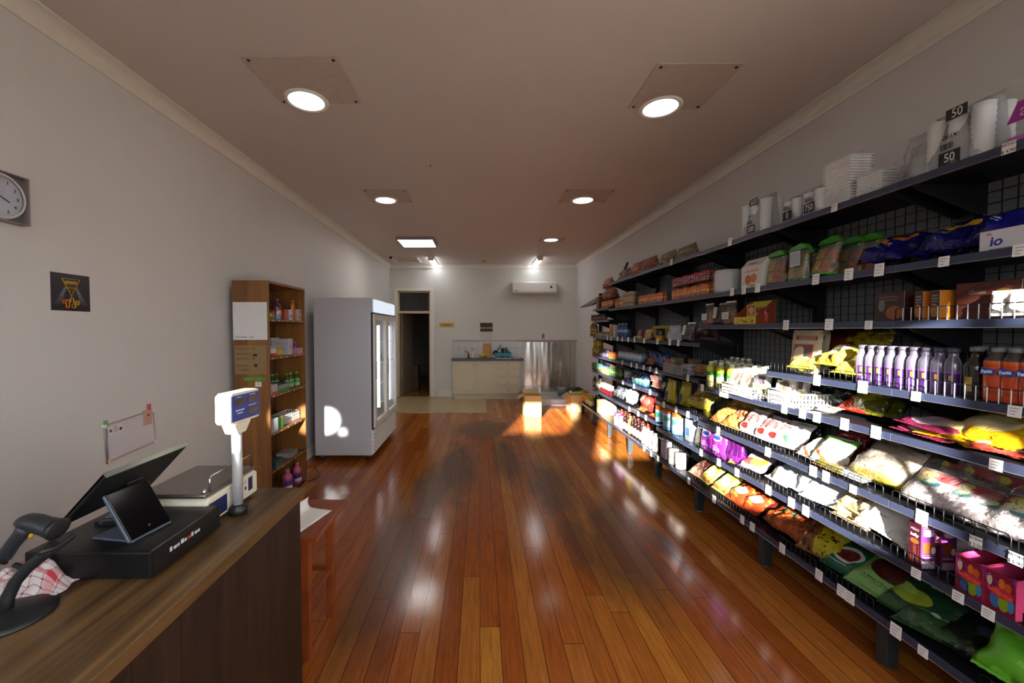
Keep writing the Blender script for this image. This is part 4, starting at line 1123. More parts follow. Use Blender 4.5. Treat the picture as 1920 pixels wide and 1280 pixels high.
# kitchen base cabinet
KX0, KX1, KY = -.62, .908, 9.08
ko = ((KX0 + KX1) / 2, KY, 0)
t = thing('kitchen_cabinet', 'cream kitchen base cabinet with two doors and four drawers', 'cabinet', ko)
M_cab = mat('#cfc5a8', .4)
M_cabd = mat('#bfb493', .45)
def Kp(mb, nm, m, par=None, **k):
    mb.xform(Matrix.Translation((-ko[0], -ko[1], 0))); return mb.build(nm, m, par or t, **k)
Kp(MB().box(KX0, KY + .02, .13, KX1, YB - .055, .893), 'carcass', M_cab)
Kp(MB().box(KX0 + .03, KY + .06, .004, KX1 - .01, YB - .06, .13), 'kickboard', M_cab)
def panel_door(nm, x0, z0, x1, z1, knob):
    mb = MB().box(x0, KY, z0, x1, KY + .019, z1)
    d = Kp(mb, nm, M_cab, bevel=.003)
    e = .055 if nm == 'door' else .03
    mb = MB()
    for (a_, b_, c_, f_) in ((x0 + e, z0 + e, x1 - e, z0 + e + .008), (x0 + e, z1 - e - .008, x1 - e, z1 - e), (x0 + e, z0 + e, x0 + e + .008, z1 - e), (x1 - e - .008, z0 + e, x1 - e, z1 - e)):
        mb.box(a_, KY - .005, b_, c_, KY + .001, f_)
    Kp(mb, 'moulding', M_cabd, d)
    Kp(MB().lathe([(.005, 0), (.006, .012), (.014, .018), (.012, .026), (.001, .028)], 12, M=Matrix.Translation((knob[0], KY, knob[1])) @ Matrix.Rotation(R(90), 4, 'X')), 'knob', mat('#77736a', .3, .8), d)
panel_door('door', KX0 + .004, .135, -.107, .888, (-.14, .80))
panel_door('door', -.101, .135, .385, .888, (-.07, .80))
for i in range(4):
    z1 = .888 - i * .189
    panel_door('drawer', .391, z1 - .184, KX1 - .004, z1, (.65, z1 - .092))
t = thing('kitchen_worktop', 'dark slate-blue worktop on the cream kitchen cabinet', 'worktop', (.17, 9.25, .893))
MB().box(-.825, -.2, .0, .83, .195, .042).build('slab', mat('#3a3d4c', .35), t, bevel=.004)
WT = .935
t = thing('kitchen_tap', 'black kitchen tap on the worktop beside the bottle', 'tap', (-.27, 9.33, WT))
MB().lathe([(.026, 0), (.026, .03), (.016, .04), (.015, .11)], 14).build('body', mat('#2a2725', .3, .6), t)
MB().tube([(0, 0, .09), (0, -.05, .12), (0, -.13, .12), (0, -.15, .1)], .011, 8).build('spout', mat('#2a2725', .3, .6), t)
MB().tube([(0, 0, .11), (-.04, .0, .15), (-.08, 0, .165)], .008, 8).build('lever', mat('#2a2725', .3, .6), t)
t = thing('dish_soap_bottle', 'tall cream bottle beside the kitchen tap', 'bottle', (-.165, 9.36, WT))
MB().lathe([(.034, 0), (.036, .01), (.036, .14), (.012, .17), (.012, .19)], 16).build('body', mat('#d9c79a', .4), t); MB().lathe([(.014, .19), (.014, .215), (.004, .22)], 12).build('cap', mat('#b0915a', .4), t)
t = thing('cutting_board', 'upright wooden cutting board leaning on the wall tiles', 'cutting board', (.165, 9.405, WT), rot=(R(-9), 0, 0))
MB().box(-.1, -.018, 0, .1, 0, .345).build('board', woodmat('#a8712c', '#c48c40', (1, 1, 1), .5, 6, 0, 'Z'), t, bevel=.008)
MB().lathe([(.012, 0), (.012, .002)], 12, M=Matrix.Translation((0, -.018, .315)) @ Matrix.Rotation(R(90), 4, 'X')).build('hang_hole', M_black, t)
t = thing('mixing_bowl', 'yellow bowl in front of the cutting board', 'bowl', (.065, 9.25, WT))
mb = MB().lathe([(.035, 0), (.045, .006), (.075, .05), (.085, .10), (.082, .10), (.07, .05), (.03, .012), (.001, .01)], 22, cap=False); mb.build('bowl', mat('#b9ad1e', .35), t)
MB().lathe([(.034, -.0), (.034, .004)], 18).build('foot_ring', mat('#a89c18', .35), t)
t = thing('dish_rack', 'teal dish drying rack on the worktop', 'dish rack', (.53, 9.24, WT))
M_teal = mat('#14808c', .4)
mb = MB()
for (x0, x1) in ((-.2, .19),):
    mb.tube([(x0, -.12, .13), (x1, -.12, .13), (x1, .13, .13), (x0, .13, .13)], .007, 6, closed=True).tube([(x0 + .02, -.11, .03), (x1 - .02, -.11, .03), (x1 - .02, .12, .03), (x0 + .02, .12, .03)], .007, 6, closed=True)
    for k in range(12):
        x = x0 + .015 + k * (x1 - x0 - .03) / 11
        mb.tube([(x, -.12, .13), (x * .93, -.11, .03), (x * .93, .12, .03), (x, .13, .13)], .004, 5)
mb.build('wire_basket', M_teal, t)
MB().box(-.2, -.128, .06, .19, -.12, .13).build('front_panel', M_teal, t)
MB().box(-.18, -.15, .0, .19, .14, .018).build('drip_tray', mat('#b9c3c6', .35), t, bevel=.005)
t = thing('teal_bowl', 'teal bowl standing on edge in the dish rack', 'bowl', (.63, 9.24, WT + .135))
mb = MB().lathe([(.02, -.05), (.07, -.02), (.09, .03), (.086, .03), (.066, -.016), (.018, -.044)], 20, cap=False); mb.xform(Matrix.Translation((0, 0, .045)) @ Matrix.Rotation(R(60), 4, 'Y')); mb.build('bowl', mat('#14707a', .4), t)
t = thing('frying_pan', 'black frying pan with raised handle in the dish rack', 'pan', (.36, 9.22, WT + .12))
mb = MB().lathe([(.03, 0), (.055, .004), (.066, .03), (.063, .03), (.05, .008), (.001, .006)], 20, cap=False); mb.xform(Matrix.Rotation(R(75), 4, 'X')); mb.build('pan', M_black, t)
MB().tube([(.02, 0, .05), (.08, 0, .11), (.13, 0, .2)], .011, 8).build('handle', M_black, t)
t = thing('black_mug', 'black upturned mug in the dish rack', 'mug', (.52, 9.2, WT + .035))
MB().lathe([(.034, .0), (.036, .01), (.04, .20), (.036, .205), (.001, .205)], 16).build('body', M_black, t)
MB().tube([(.036, 0, .06), (.065, 0, .08), (.065, 0, .14), (.038, 0, .16)], .006, 6).build('handle', M_black, t)
t = thing('folded_cloth', 'folded white dishcloth at the right end of the worktop', 'cloth', (.84, 9.22, WT))
MB().box(-.07, -.06, 0, .07, .06, .016).box(-.068, -.058, .017, .066, .055, .03).build('cloth', mat('#d5d2cc', .8), t, bevel=.006)

# cartons on the floor
c1 = carton('carton', 'open empty cardboard carton standing in the sunlit floor patch', (.965, 7.36, 0), .315, .30, .40, M_card2, 0, flaps=[('l', 118, .13), ('r', 105, .14), ('f', -178, .12), ('b', 60, .12)])
c2 = carton('carton', 'cardboard carton of packets beside the low end of the shelving', (1.93, 7.86, 0), .36, .34, .34, M_card2, R(3), flaps=[('l', 130, .14), ('f', -178, .1)])
for o in c2.children:
    pass
def cloth_blob(nm, lab, cat, loc, w_, d_, h_, m_, seed, rz=0):
    mb = MB(); n = 14; vs = []; fs = []
    for j in range(n + 1):
        for i in range(n + 1):
            u, v = i / n * 2 - 1, j / n * 2 - 1
            r_ = max(0, 1 - abs(u) ** 3) * max(0, 1 - abs(v) ** 3)
            vs.append((u * w_ / 2, v * d_ / 2, h_ * (r_ ** .5) * (.8 + .5 * mnoise.noise((u * 2 + seed, v * 2, seed)))))
    for j in range(n):
        for i in range(n):
            a_ = j * (n + 1) + i; fs.append((a_, a_ + 1, a_ + n + 2, a_ + n + 1))
    mb.add(vs, fs, 0, None, True)
    b_ = mb.v[:]
    mb.add([(p[0], p[1], -.004) for p in b_], [tuple(reversed(f)) for f in fs], 0)
    o = mb.build(nm, m_); o.location = loc; o.rotation_euler = (0, 0, rz)
    return tag(o, lab, cat)
cloth_blob('snack_packet', 'green and dark packet lying on top of the carton by the shelving', 'packet', (1.95, 7.86, .35), .34, .28, .07, printed('#3f7a2c', [('n', 3, .52, '#1d2418'), ('n', 6, .6, '#b9c04a')], .3, .5), 2.2)
cloth_blob('snack_packet', 'shiny black packet heaped above the green packet in the carton', 'packet', (1.90, 7.84, .43), .24, .18, .045, printed('#15181a', [('n', 5, .58, '#7a8b3a')], .25, .6), 5.1, .4)
t = thing('plastic_tub', 'clear plastic tub standing on the step before the steel sheet', 'tub', (1.80, 8.75, .13))
mb = MB().lathe([(.075, 0), (.08, .004), (.1, .2), (.106, .205), (.1, .208), (.075, .01), (.001, .008)], 20, cap=False); mb.build('tub', film('#c9d2d8', .25, .2, .1), t)
MB().lathe([(.1, .2), (.108, .205), (.1, .21)], 20, cap=False).build('rim', mat('#aab2b6', .4), t)
# ================================================================== GOODS: one builder for each kind of product
def newroot(name):
    o = bpy.data.objects.new(name, None); COL.objects.link(o); o.empty_display_size = .03
    return o
def pillow(w, h, d, seed=1, wr=.5, n=14, stand=False, e=.014, pinch=.1, bend=.0):
    """bag body, front towards -Y, bottom edge on z = 0"""
    mb = MB(); vs = []; us = []
    rnd = seed * 3.71
    for s in (-1, 1):
        for j in range(n + 1):
            for i in range(n + 1):
                u, v = i / n, j / n
                a, b = abs(2 * u - 1), abs(2 * v - 1)
                if stand:
                    t = (1 - a ** 3.2) ** .55 * ((1 - v ** 1.8) ** .75 if v < 1 else 0) * min(1, .55 + v * 6)
                else:
                    t = (1 - a ** 2.6) ** .6 * (1 - b ** 2.8) ** .6
                k = mnoise.noise((u * 4 + rnd, v * 4 + rnd, s * 1.3)) * .5 + mnoise.noise((u * 9 + rnd, v * 9 - rnd, s * 2.7)) * .28
                t2 = max(0, t * (1 + wr * k))
                wx = 1 - pinch * (1 - t) * (1 - b) * .6
                if stand: wx = 1 - pinch * .35 * v
                x = (u - .5) * w * wx + .006 * mnoise.noise((v * 3 + rnd, s, 1)) * (1 if 0 < j < n else .3)
                z = e + v * (h - 2 * e)
                if stand: z = v * (h - e)
                by = d * bend * (mnoise.noise((u * 2.2 + rnd, v * 2.2 - rnd, 5)) + .5 * mnoise.noise((u * 5 - rnd, v * 5, 8)))
                z += h * .04 * bend * mnoise.noise((u * 3 + rnd, v * 2, 3)) * (0 if stand and v < .3 else 1)
                vs.append((x, s * t2 * d / 2 + by, z)); us.append((u, v))
    N = (n + 1) * (n + 1); fs = []; uv = []
    for q in (0, 1):
        for j in range(n):
            for i in range(n):
                a = q * N + j * (n + 1) + i
                f = (a, a + 1, a + n + 2, a + n + 1) if q == 0 else (a, a + n + 1, a + n + 2, a + 1)
                fs.append(f); uv.append([us[k] for k in f])
    # close the rim
    rim = [i for i in range(n + 1)] + [j * (n + 1) + n for j in range(1, n + 1)] + [n * (n + 1) + i for i in range(n - 1, -1, -1)] + [j * (n + 1) for j in range(n - 1, 0, -1)]
    L = len(rim)
    for k in range(L):
        a, b = rim[k], rim[(k + 1) % L]
        f = (b, a, a + N, b + N); fs.append(f); uv.append([us[x % N] for x in f])
    return mb.add(vs, fs, 0, uv, True)
def seal(w, z, h=.014, n=12):
    mb = MB(); pts = []
    top = [(-w / 2 + w * i / (2 * n), z + h * (1 if i % 2 == 0 else .8)) for i in range(2 * n + 1)]
    poly = [(-w / 2, z), (w / 2, z)] + top[::-1]
    mb.prism(poly, 'y', -.001, .001)
    mb.uv = [[(.012, .64)] * len(f) for f in mb.f]
    return mb
def bag(name, w, h, d, m, sm=None, seed=1, wr=.5, stand=False, n=14, seals=True, patch=None):
    def f():
        r = newroot(name)
        pillow(w, h, d * (1 if stand else 1.12), seed, wr, n, stand, bend=.1 if stand else .34).build('body', m, r)
        if seals:
            seal(w * (.93 if stand else .98), h - .016).build('top_seal', sm or m, r)
            if not stand: seal(w * .98, .016, -.015).build('bottom_seal', sm or m, r)
        if patch: patch(r)
        return r
    return f
def boxy(name, w, d, h, front, side, top=None, bev=.0015, extra=None):
    def f():
        r = newroot(name)
        mb = MB().box(-w / 2, -d / 2, 0, w / 2, d / 2, h)
        mb.mi = [0, 1, 0, 1, 2, 2]
        mb.build('carton', [front, side, top or side], r, bevel=bev, seg=1)
        if extra: extra(r)
        return r
    return f
def lbl(txt, size, m, loc, sx=1, rot=(R(90), 0, 0), shear=0, bold=0):
    return lambda r: textmesh('lettering', txt, size, m, r, loc, rot, sx=sx, depth=.0002, shear=shear, bold=bold)
def bottle(name, r_, h, body, cap, label=None, lz=(.35, .7), neck=.4, sh=.72, cap_h=.018, waist=0.0, n=18, lr=None):
    def f():
        o = newroot(name)
        H = h - cap_h * .75
        nr = r_ * neck
        prof = [(r_ * .82, 0), (r_ * .97, h * .02), (r_, h * .05), (r_ * (1 - waist), h * .3), (r_, h * .52), (r_, h * sh * .92), (r_ * .95, h * sh), (r_ * .78, h * (sh + .06)), (r_ * .55, h * (sh + .12)), (nr * 1.05, h * (sh + .17)), (nr, H)]
        MB().lathe(prof, n).build('body', body, o)
        if label:
            k = lr or 1.012
            MB().lathe([(r_ * k, h * lz[0]), (r_ * k, h * lz[1])], n, cap=False).build('label', label, o)
        MB().lathe([(nr * 1.22, h - cap_h), (nr * 1.25, h - cap_h * .5), (nr * 1.2, h), (nr * .5, h + .0008)], n).build('cap', cap, o)
        return o
    return f
def jar(name, r_, h, body, lid, label=None, lz=(.15, .65), lid_h=.016, taper=1.0, n=18):
    def f():
        o = newroot(name)
        MB().lathe([(r_ * .9 * taper, 0), (r_ * taper, h * .04), (r_, h * .75), (r_ * .93, h - lid_h)], n).build('body', body, o)
        if label:
            MB().lathe([(r_ * (taper + (1 - taper) * lz[0]) * 1.015, h * lz[0]), (r_ * (taper + (1 - taper) * lz[1]) * 1.015, h * lz[1])], n, cap=False).build('label', label, o)
        MB().lathe([(r_ * .98, h - lid_h), (r_ * 1.0, h - lid_h * .2), (r_ * .95, h), (r_ * .3, h + .0005)], n).build('lid', lid, o)
        return o
    return f
def clearbag(name, w, h, d, inner, filmm, seed=1, twist=False, label=None):
    """transparent bag around visible contents"""
    def f():
        o = newroot(name)
        pillow(w * .93, h * (.84 if twist else .9), d * .9, seed + 3, .55, 12, True).build('contents', inner, o)
        pillow(w, h, d, seed, .9, 14, not twist).build('clear_film', filmm, o)
        seal(w * .9, h - .014).build('top_seal', filmm, o)
        if label: label(o)
        return o
    return f
def patchq(nm, x0, z0, x1, z1, y, m, tilt=0):
    def f(r):
        mb = MB().box(x0, y - .0006, z0, x1, y, z1)
        if tilt: mb.xform(Matrix.Rotation(R(tilt), 4, 'X'))
        mb.build(nm, m, r)
    return f
def many(*fs):
    def f(r):
        for q in fs: q(r)
    return f
FILM = film(); FILMM = film('#eef0f2', .22, .18, .8); FILMO = film('#f3dcc6', .10, .12, .7)
WHITE = mat('#e4e3df', .45); INK = M_ink; PWHITE = mat('#e9e9ec', .5)
K = {}
# --- top shelf: cups, containers
def cup_bag(name, w, h, d, txt, both=True):
    def f():
        o = newroot(name)
        mb = MB()
        nst = max(2, int(w / .075))
        for i in range(nst):
            x = -w / 2 + w * (i + .5) / nst
            for j in range(2):
                pr = [(w / nst * .36, .004)]
                for q in range(9):
                    z = .01 + (h - .03) * q / 9
                    pr += [(w / nst * .40, z), (w / nst * .44, z + (h - .03) / 9 * .9)]
                MB.lathe(mb, pr, 16, o=(x, -d * .22 + j * d * .44, 0))
        mb.build('cup_stacks', mat('#d6d8d9', .35), o)
        pillow(w * 1.04, h + .03, d, 3, .35, 14, True).build('clear_film', FILMM, o)
        y = -d / 2 - .001
        lab = newroot('label'); lab.parent = o
        MB().box(-.03, y - .0006, .02, .045, y, .075).build('number_tile', M_ink, o)
        textmesh('lettering', txt, .05, WHITE, o, (.008, y - .0012, .047), (R(90), 0, 0), sx=.8, depth=.0002)
        if both:
            MB().box(-.02, y * .86 - .0006, h - .045, .055, y * .86, h).build('number_tile', M_ink, o)
            textmesh('lettering', txt, .05, WHITE, o, (.02, y * .86 - .0012, h - .024), (R(90), 0, 0), sx=.8, depth=.0002)
        bpy.data.objects.remove(lab)
        textmesh('lettering', 'aux', .034, M_ink, o, (.005, y - .0008, min(h * .55, .15)), (R(90), 0, 0), sx=1.15, depth=.0002, shear=.3)
        mb = MB()
        for i in range(9):
            mb.box(-.026 + i * .0052, y - .0006, .085, -.026 + i * .0052 + .002 + .0012 * (i % 3 == 0), y, .11)
        mb.build('barcode', M_ink, o)
        return o
    return f
K['cup_bag_large'] = cup_bag('bag_of_cups', .235, .25, .17, '50')
K['cup_bag_mid'] = cup_bag('bag_of_cups', .155, .165, .15, '750', False)
K['cup_bag_plain'] = cup_bag('bag_of_cups', .145, .165, .15, '0', False)
K['cup_bag_far'] = cup_bag('bag_of_cups', .27, .26, .17, '500')
def pinkpack():
    o = newroot('pack_of_cups')
    pillow(.215, .165, .16, 4, .2, 12, True).build('body', mat('#d3cdd2', .4), o)
    MB().prism([(-.105, .085), (.0, .085), (.1, .09), (.1, .155), (-.075, .155)], 'y', -.084, -.083).build('label', mat('#9a1f93', .45), o)
    textmesh('lettering', 'as', .06, mat('#d9bcd6', .5), o, (-.045, -.0845, .118), (R(90), 0, 0), depth=.0002)
    MB().box(-.1, -.0835, .012, .1, -.083, .034).build('lower_band', mat('#b95fb0', .5), o)
    return o
K['pink_pack'] = pinkpack
def crumple():
    o = newroot('clear_plastic_bag')
    pillow(.12, .235, .13, 8, 1.3, 16, True).build('film', FILMM, o)
    pillow(.09, .19, .09, 5, 1.0, 12, True).build('contents', film('#e9e4e2', .3, .3, .8), o)
    return o
K['crumpled_clear_bag'] = crumple
def contstack(w, d, h, k, nm):
    def f():
        o = newroot(nm)
        mb = MB()
        for i in range(k):
            z = h * i / k
            mb.box(-w * .44, -d * .44, z + .001, w * .44, d * .44, z + h / k * .62)
            mb.box(-w / 2, -d / 2, z + h / k * .62, w / 2, d / 2, z + h / k * .95)
        mb.box(-w * .43, -d * .43, .0, w * .43, d * .43, h)
        mb.build('container_stack', mat('#f0efed', .35), o, bevel=.003)
        pillow(w * 1.06, h + .035, d * 1.04, 6, .25, 12, True).build('clear_film', FILM, o)
        return o
    return f
K['container_pack_low'] = contstack(.15, .13, .125, 9, 'pack_of_containers')
K['container_pack_tall'] = contstack(.17, .13, .265, 18, 'pack_of_containers')
def snackfar(nm, base, acc, w=.3, h=.14, d=.16, sd=1, layers=None, fl=True):
    def f():
        o = newroot(nm)
        pillow(w, h, d, sd, 1.0, 14, True).build('contents', printed(base, layers or [('n', 5, .55, acc[0]), ('n', 8, .6, acc[1])], .3, .5), o)
        if fl: pillow(w * 1.08, h * 1.15, d * 1.06, sd + 5, 1.1, 14, True).build('clear_film', FILMO, o)
        return o
    return f
K['orange_bag'] = snackfar('snack_bag', '#c25a2a', ('#8e2b1c', '#e0a36a'), .34, .17, .16, 2, [('n', 5, .55, '#8e2b1c'), ('n', 9, .6, '#e2a06a'), ('v', 0, .3, '#8a3a2c'), ('rn', .0, .0, .5, .35, '#2b2f7a', 3, .5)])
K['redbrown_bag'] = snackfar('snack_bag', '#8f3d2c', ('#5f231c', '#b9775a'), .36, .17, .16, 3)
K['green_silver_bag'] = snackfar('snack_bag', '#9a968e', ('#2f7a2a', '#7a4430'), .32, .15, .16, 4)
K['grey_silver_bag'] = snackfar('snack_bag', '#8c8a80', ('#6d6c62', '#aaa89c'), .34, .14, .15, 5)
K['clear_jars_bag'] = snackfar('snack_bag', '#8d938c', ('#4c564e', '#b9beb8'), .3, .15, .16, 6)
K['brown_wrapped'] = snackfar('snack_bag', '#a3572a', ('#7a3216', '#c98a55'), .36, .16, .2, 7)
K['grey_handle'] = lambda: (lambda o: (MB().tube([(-.05, 0, .012), (.0, 0, .03), (.05, 0, .075)], .018, 8).build('body', mat('#4a4641', .5), o), o)[1])(newroot('grey_tool'))
# --- second shelf
def whitebox():
    o = newroot('white_box')
    mb = MB().box(-.09, -.06, 0, .09, .06, .082); mb.build('carton', mat('#cfccd2', .45), o, bevel=.002)
    textmesh('lettering', 'io', .05, mat('#2b2f8f', .5), o, (-.04, -.0606, .038), (R(90), 0, 0), depth=.0002, shear=.15, bold=.001)
    textmesh('lettering', '66', .016, mat('#c2382b', .5), o, (-.06, -.0606, .068), (R(90), 0, 0), depth=.0002)
    MB().box(-.06, -.0606, .008, .05, -.06, .012).build('fine_print', mat('#8f8ba0', .5), o)
    return o
K['white_box'] = whitebox
def bluebag(sd, top):
    return bag('blue_foil_bag', .20, .26, .085, printed('#15145a', [('e', .5, .66, .42, .17, top), ('e', .5, .76, .36, .15, '#15145a'), ('l', .2, .3, .6, .42, '#b9bcd8', 14), ('n', 4, .68, '#2a2a86')], .22, .7, 18), None, sd, .7)
K['blue_bag_orange'] = bluebag(3, '#c9741f'); K['blue_bag_yellow'] = bluebag(6, '#c9971f'); K['blue_bag_plain'] = bluebag(9, '#1d1c68')
def greenpack(back, sd):
    def f():
        o = newroot('noodle_pouch')
        lay = [('r', .12, .14, .52, .46, '#b98a2a'), ('r', .12, .54, .52, .86, '#a98a35'), ('rn', .55, .12, .98, .75, '#c2552a', 5, .5), ('n', 5, .66, '#d9c15a')] if not back else [('r', .12, .1, .5, .9, '#a88a3a'), ('d', 14, .25, '#c9a94a')]
        pillow(.15, .21, .085, sd, .25, 14, True).build('contents', printed('#6b6a55', lay, .25, .2, trans=0), o)
        pillow(.158, .225, .092, sd + 2, .3, 14, True).build('clear_film', FILM, o)
        pillow(.155, .05, .094, sd + 1, .3, 12, True).build('green_base', mat('#3f9a22', .3), o)
        MB().prism([(-.078, .195), (.078, .195), (.055, .225), (.02, .238), (-.03, .228), (-.06, .222)], 'y', -.018, .018).build('green_top', mat('#2f8a1c', .35), o, bevel=.006)
        if back: MB().box(-.02, -.049, .095, .066, -.048, .185).build('ingredients_label', printed('#aeb6bd', [('l', .06, .1, .94, .9, '#6b7480', 12)]), o)
        return o
    return f
K['green_pouch'] = greenpack(False, 2); K['green_pouch_back'] = greenpack(True, 5)
def gable():
    o = newroot('gable_carton')
    m = printed('#cfcac4', [('e', .35, .42, .16, .22, '#b95a22'), ('e', .62, .45, .16, .2, '#c26a2a'), ('rn', .1, .0, .9, .2, '#a98a5a', 6, .5), ('l', .2, .72, .85, .9, '#b55a4a', 8)], .45)
    mb = MB().prism([(-.06, 0), (.06, 0), (.06, .16), (.012, .215), (-.012, .215), (-.06, .16)], 'x', -.11, .11)
    for i in range(len(mb.f)):
        pass
    q = [(0, 0), (1, 0), (1, 1), (0, 1)]
    mb.uv = [[(0, 0)] * len(f) for f in mb.f]; mb.mi = [0] * len(mb.f)
    mb.build('carton', mat('#d2cdc6', .45), o, bevel=.002)
    MB().quad((-.108, -.0605, .002), (.108, -.0605, .002), (.108, -.0605, .158), (-.108, -.0605, .158)).build('printed_front', m, o)
    MB().quad((-.08, -.052, .172), (.08, -.052, .172), (.08, -.04, .186), (-.08, -.04, .186)).build('red_leaf_mark', printed('#cfc4bd', [('e', .5, .5, .3, .4, '#b5443f')]), o)
    return o
K['gable_carton'] = gable
def bowlpack():
    o = newroot('pack_of_bowls')
    mb = MB()
    for i in range(12):
        z = .005 + i * .0145
        mb.lathe([(.075, z), (.094, z + .011), (.098, z + .012), (.098, z + .0135)], 26)
    mb.build('bowl_stack', mat('#efeeee', .4), o)
    MB().lathe([(.099, 0), (.103, .05), (.103, .15), (.1, .186), (.01, .19)], 22).build('clear_film', film('#ffffff', .45, .2, .4), o)
    return o
K['bowl_pack'] = bowlpack
def tubepack(base, top, w=.155, h=.115, n=4, nm='noodle_multipack', rows=1):
    def f():
        o = newroot(nm)
        m = printed(base, [('v', .0, .1, '#7a2f16'), ('v', .42, .58, top), ('n', 5, .62, '#d9a060')], .16, .2, coat=.5)
        r_ = w / n / 2
        for i in range(n):
            x = -w / 2 + w * (i + .5) / n
            for yy in (-r_ * 1.02, r_ * 1.02) if n > 2 else (0,):
                k = .94 + .06 * math.sin(i * 2.3 + yy * 90)
                MB().lathe([(r_ * .75, 0), (r_ * .96, h * .06), (r_ * .97, h * .86 * k), (r_ * .7, h * .97 * k), (r_ * .1, h * k)], 12, o=(x, yy, 0)).build('noodle_pack', m, o)
        pillow(w * 1.04, h * 1.08, r_ * (4.4 if n > 2 else 2.2), 4, .25, 10, True).build('clear_film', FILM, o)
        return o
    return f
K['orange_pack'] = tubepack('#cf5f1c', '#e09a40'); K['red_pack'] = tubepack('#a83226', '#2f4f9a', .155, .10, 4)
K['orange_pack_fat'] = tubepack('#c96a2a', '#e2a24a', .155, .12, 2)
def cupstack():
    o = newroot('cup_noodles')
    MB().lathe([(.036, 0), (.04, .004), (.05, .085), (.052, .088)], 20).build('cup', printed('#c9bda6', [('v', .3, .7, '#b9a58a'), ('rn', 0, .3, 1, .7, '#a06a55', 6, .55)], .5), o)
    MB().lathe([(.053, .087), (.053, .092), (.02, .093)], 20).build('lid', mat('#c2a668', .4), o)
    return o
K['cup_noodles'] = cupstack
K['brown_box'] = boxy('brown_box', .14, .12, .2, printed('#7a3a1c', [('v', .6, .75, '#5c2a14'), ('e', .5, .3, .3, .18, '#95522a')]), mat('#7a3a1c', .5))
# --- third shelf
GOLD = mat('#d07c22', .45)
K['orange_gift_box'] = boxy('biscuit_box', .036, .064, .13, printed('#3a2017', [('e', .45, .35, .4, .22, '#a4662a'), ('l', .15, .62, .85, .85, '#8f8676', 10), ('n', 5, .68, '#6a3a1c')], .35), printed('#d07c22', [('l', .1, .42, .9, .5, '#c9c2b6', 9)], .4), mat('#b96a1c', .45))
K['brown_gift_box'] = boxy('biscuit_box', .13, .16, .145, printed('#3c1f15', [('e', .65, .3, .3, .22, '#8a4f24'), ('l', .1, .7, .75, .85, '#6f5a48', 10), ('e', .2, .55, .12, .2, '#6b6a68')], .35), mat('#4a2618', .45))
K['choc_box'] = boxy('biscuit_box', .20, .18, .15, printed('#431d14', [('e', .75, .5, .2, .3, '#7a5a1e'), ('n', 4, .62, '#6a2a1a'), ('g', -1, 1.4, .98, '#5c2416')], .35), mat('#4a2018', .45), None, .0015, lbl('Gluten', .022, mat('#a08c7a', .5), (-.03, -.0906, .11), .9))
K['white_sachet'] = bag('foil_sachet', .075, .10, .035, printed('#d9d4d2', [('e', .5, .5, .3, .2, '#a89a94')], .3, .5), None, 4, .5)
K['amber_snack'] = clearbag('snack_pouch', .14, .19, .09, printed('#8c5a2a', [('n', 12, .5, '#5f3416'), ('n', 16, .62, '#c08a4a'), ('v', .72, 1, '#4a3a1c')], .5, .4), FILM, 3, False, patchq('label', -.045, .045, .04, .10, -.047, printed('#d8d4cc', [('l', .1, .15, .9, .85, '#8a8478', 6)])))
K['dark_snack'] = clearbag('snack_pouch', .14, .18, .09, printed('#2c1712', [('n', 10, .55, '#4a2418'), ('v', .75, 1, '#6a4426')], .4, .4), FILM, 6, False, patchq('label', -.05, .05, .0, .14, -.047, printed('#c9c6be', [('l', .1, .1, .9, .9, '#8a8478', 9)])))
def traybox():
    o = newroot('display_tray')
    m = mat('#c9c028', .45)
    w, d, h1, h2 = .24, .14, .055, .17
    pr = [(-d / 2, 0), (d / 2, 0), (d / 2, h2), (d / 2 - .02, h2), (-d / 2, h1)]
    for x in (-w / 2, w / 2 - .003):
        MB().prism(pr, 'x', x, x + .003).build('tray_side', printed('#c9c028', [('r', .2, .2, .8, .7, '#8a3a22')]), o)
    MB().box(-w / 2, -d / 2, 0, w / 2, -d / 2 + .003, h1).build('tray_front', printed('#cfc42c', [('rn', .1, .2, .9, .6, '#9c4a24', 4, .5), ('l', .1, .6, .9, .9, '#a6622a', 9)]), o)
    MB().box(-w / 2, d / 2 - .003, 0, w / 2, d / 2, h2).build('tray_back', m, o); MB().box(-w / 2, -d / 2, 0, w / 2, d / 2, .003).build('tray_base', m, o)
    MB().box(.02, -d / 2 + .004, .02, .11, -d / 2 + .006, .14).build('picture_panel', printed('#cfc42c', [('r', .08, .05, .92, .95, '#7a2a1c'), ('e', .5, .65, .32, .22, '#c9855a'), ('l', .1, .15, .9, .4, '#d8c23a', 6)]), o)
    return o
K['display_tray'] = traybox
K['red_sachet'] = bag('noodle_sachet', .09, .12, .03, printed('#a63a2c', [('e', .5, .5, .35, .25, '#d8b48a'), ('n', 5, .66, '#5a1c14')], .3, .5), None, 3, .6)
K['dark_big_bag'] = bag('dark_bag', .3, .2, .12, printed('#2a1613', [('n', 6, .6, '#4a2a22'), ('r', .02, .35, .25, .9, '#b9aea8')], .3, .6), None, 5, .8)
K['white_tub_bag'] = bag('silver_pouch', .26, .165, .12, printed('#9aa2aa', [('e', .3, .7, .14, .12, '#2a5f86'), ('l', .45, .25, .9, .8, '#7d8790', 14), ('n', 4, .66, '#c2c9cf')], .3, .3), None, 6, .3, True)
K['yellow_bucket'] = jar('condiment_tub', .05, .13, printed('#c99a10', [('v', .5, 1, '#2b2a2c'), ('v', .45, .5, '#8a6a10')], .35), mat('#232325', .4), taper=.85)
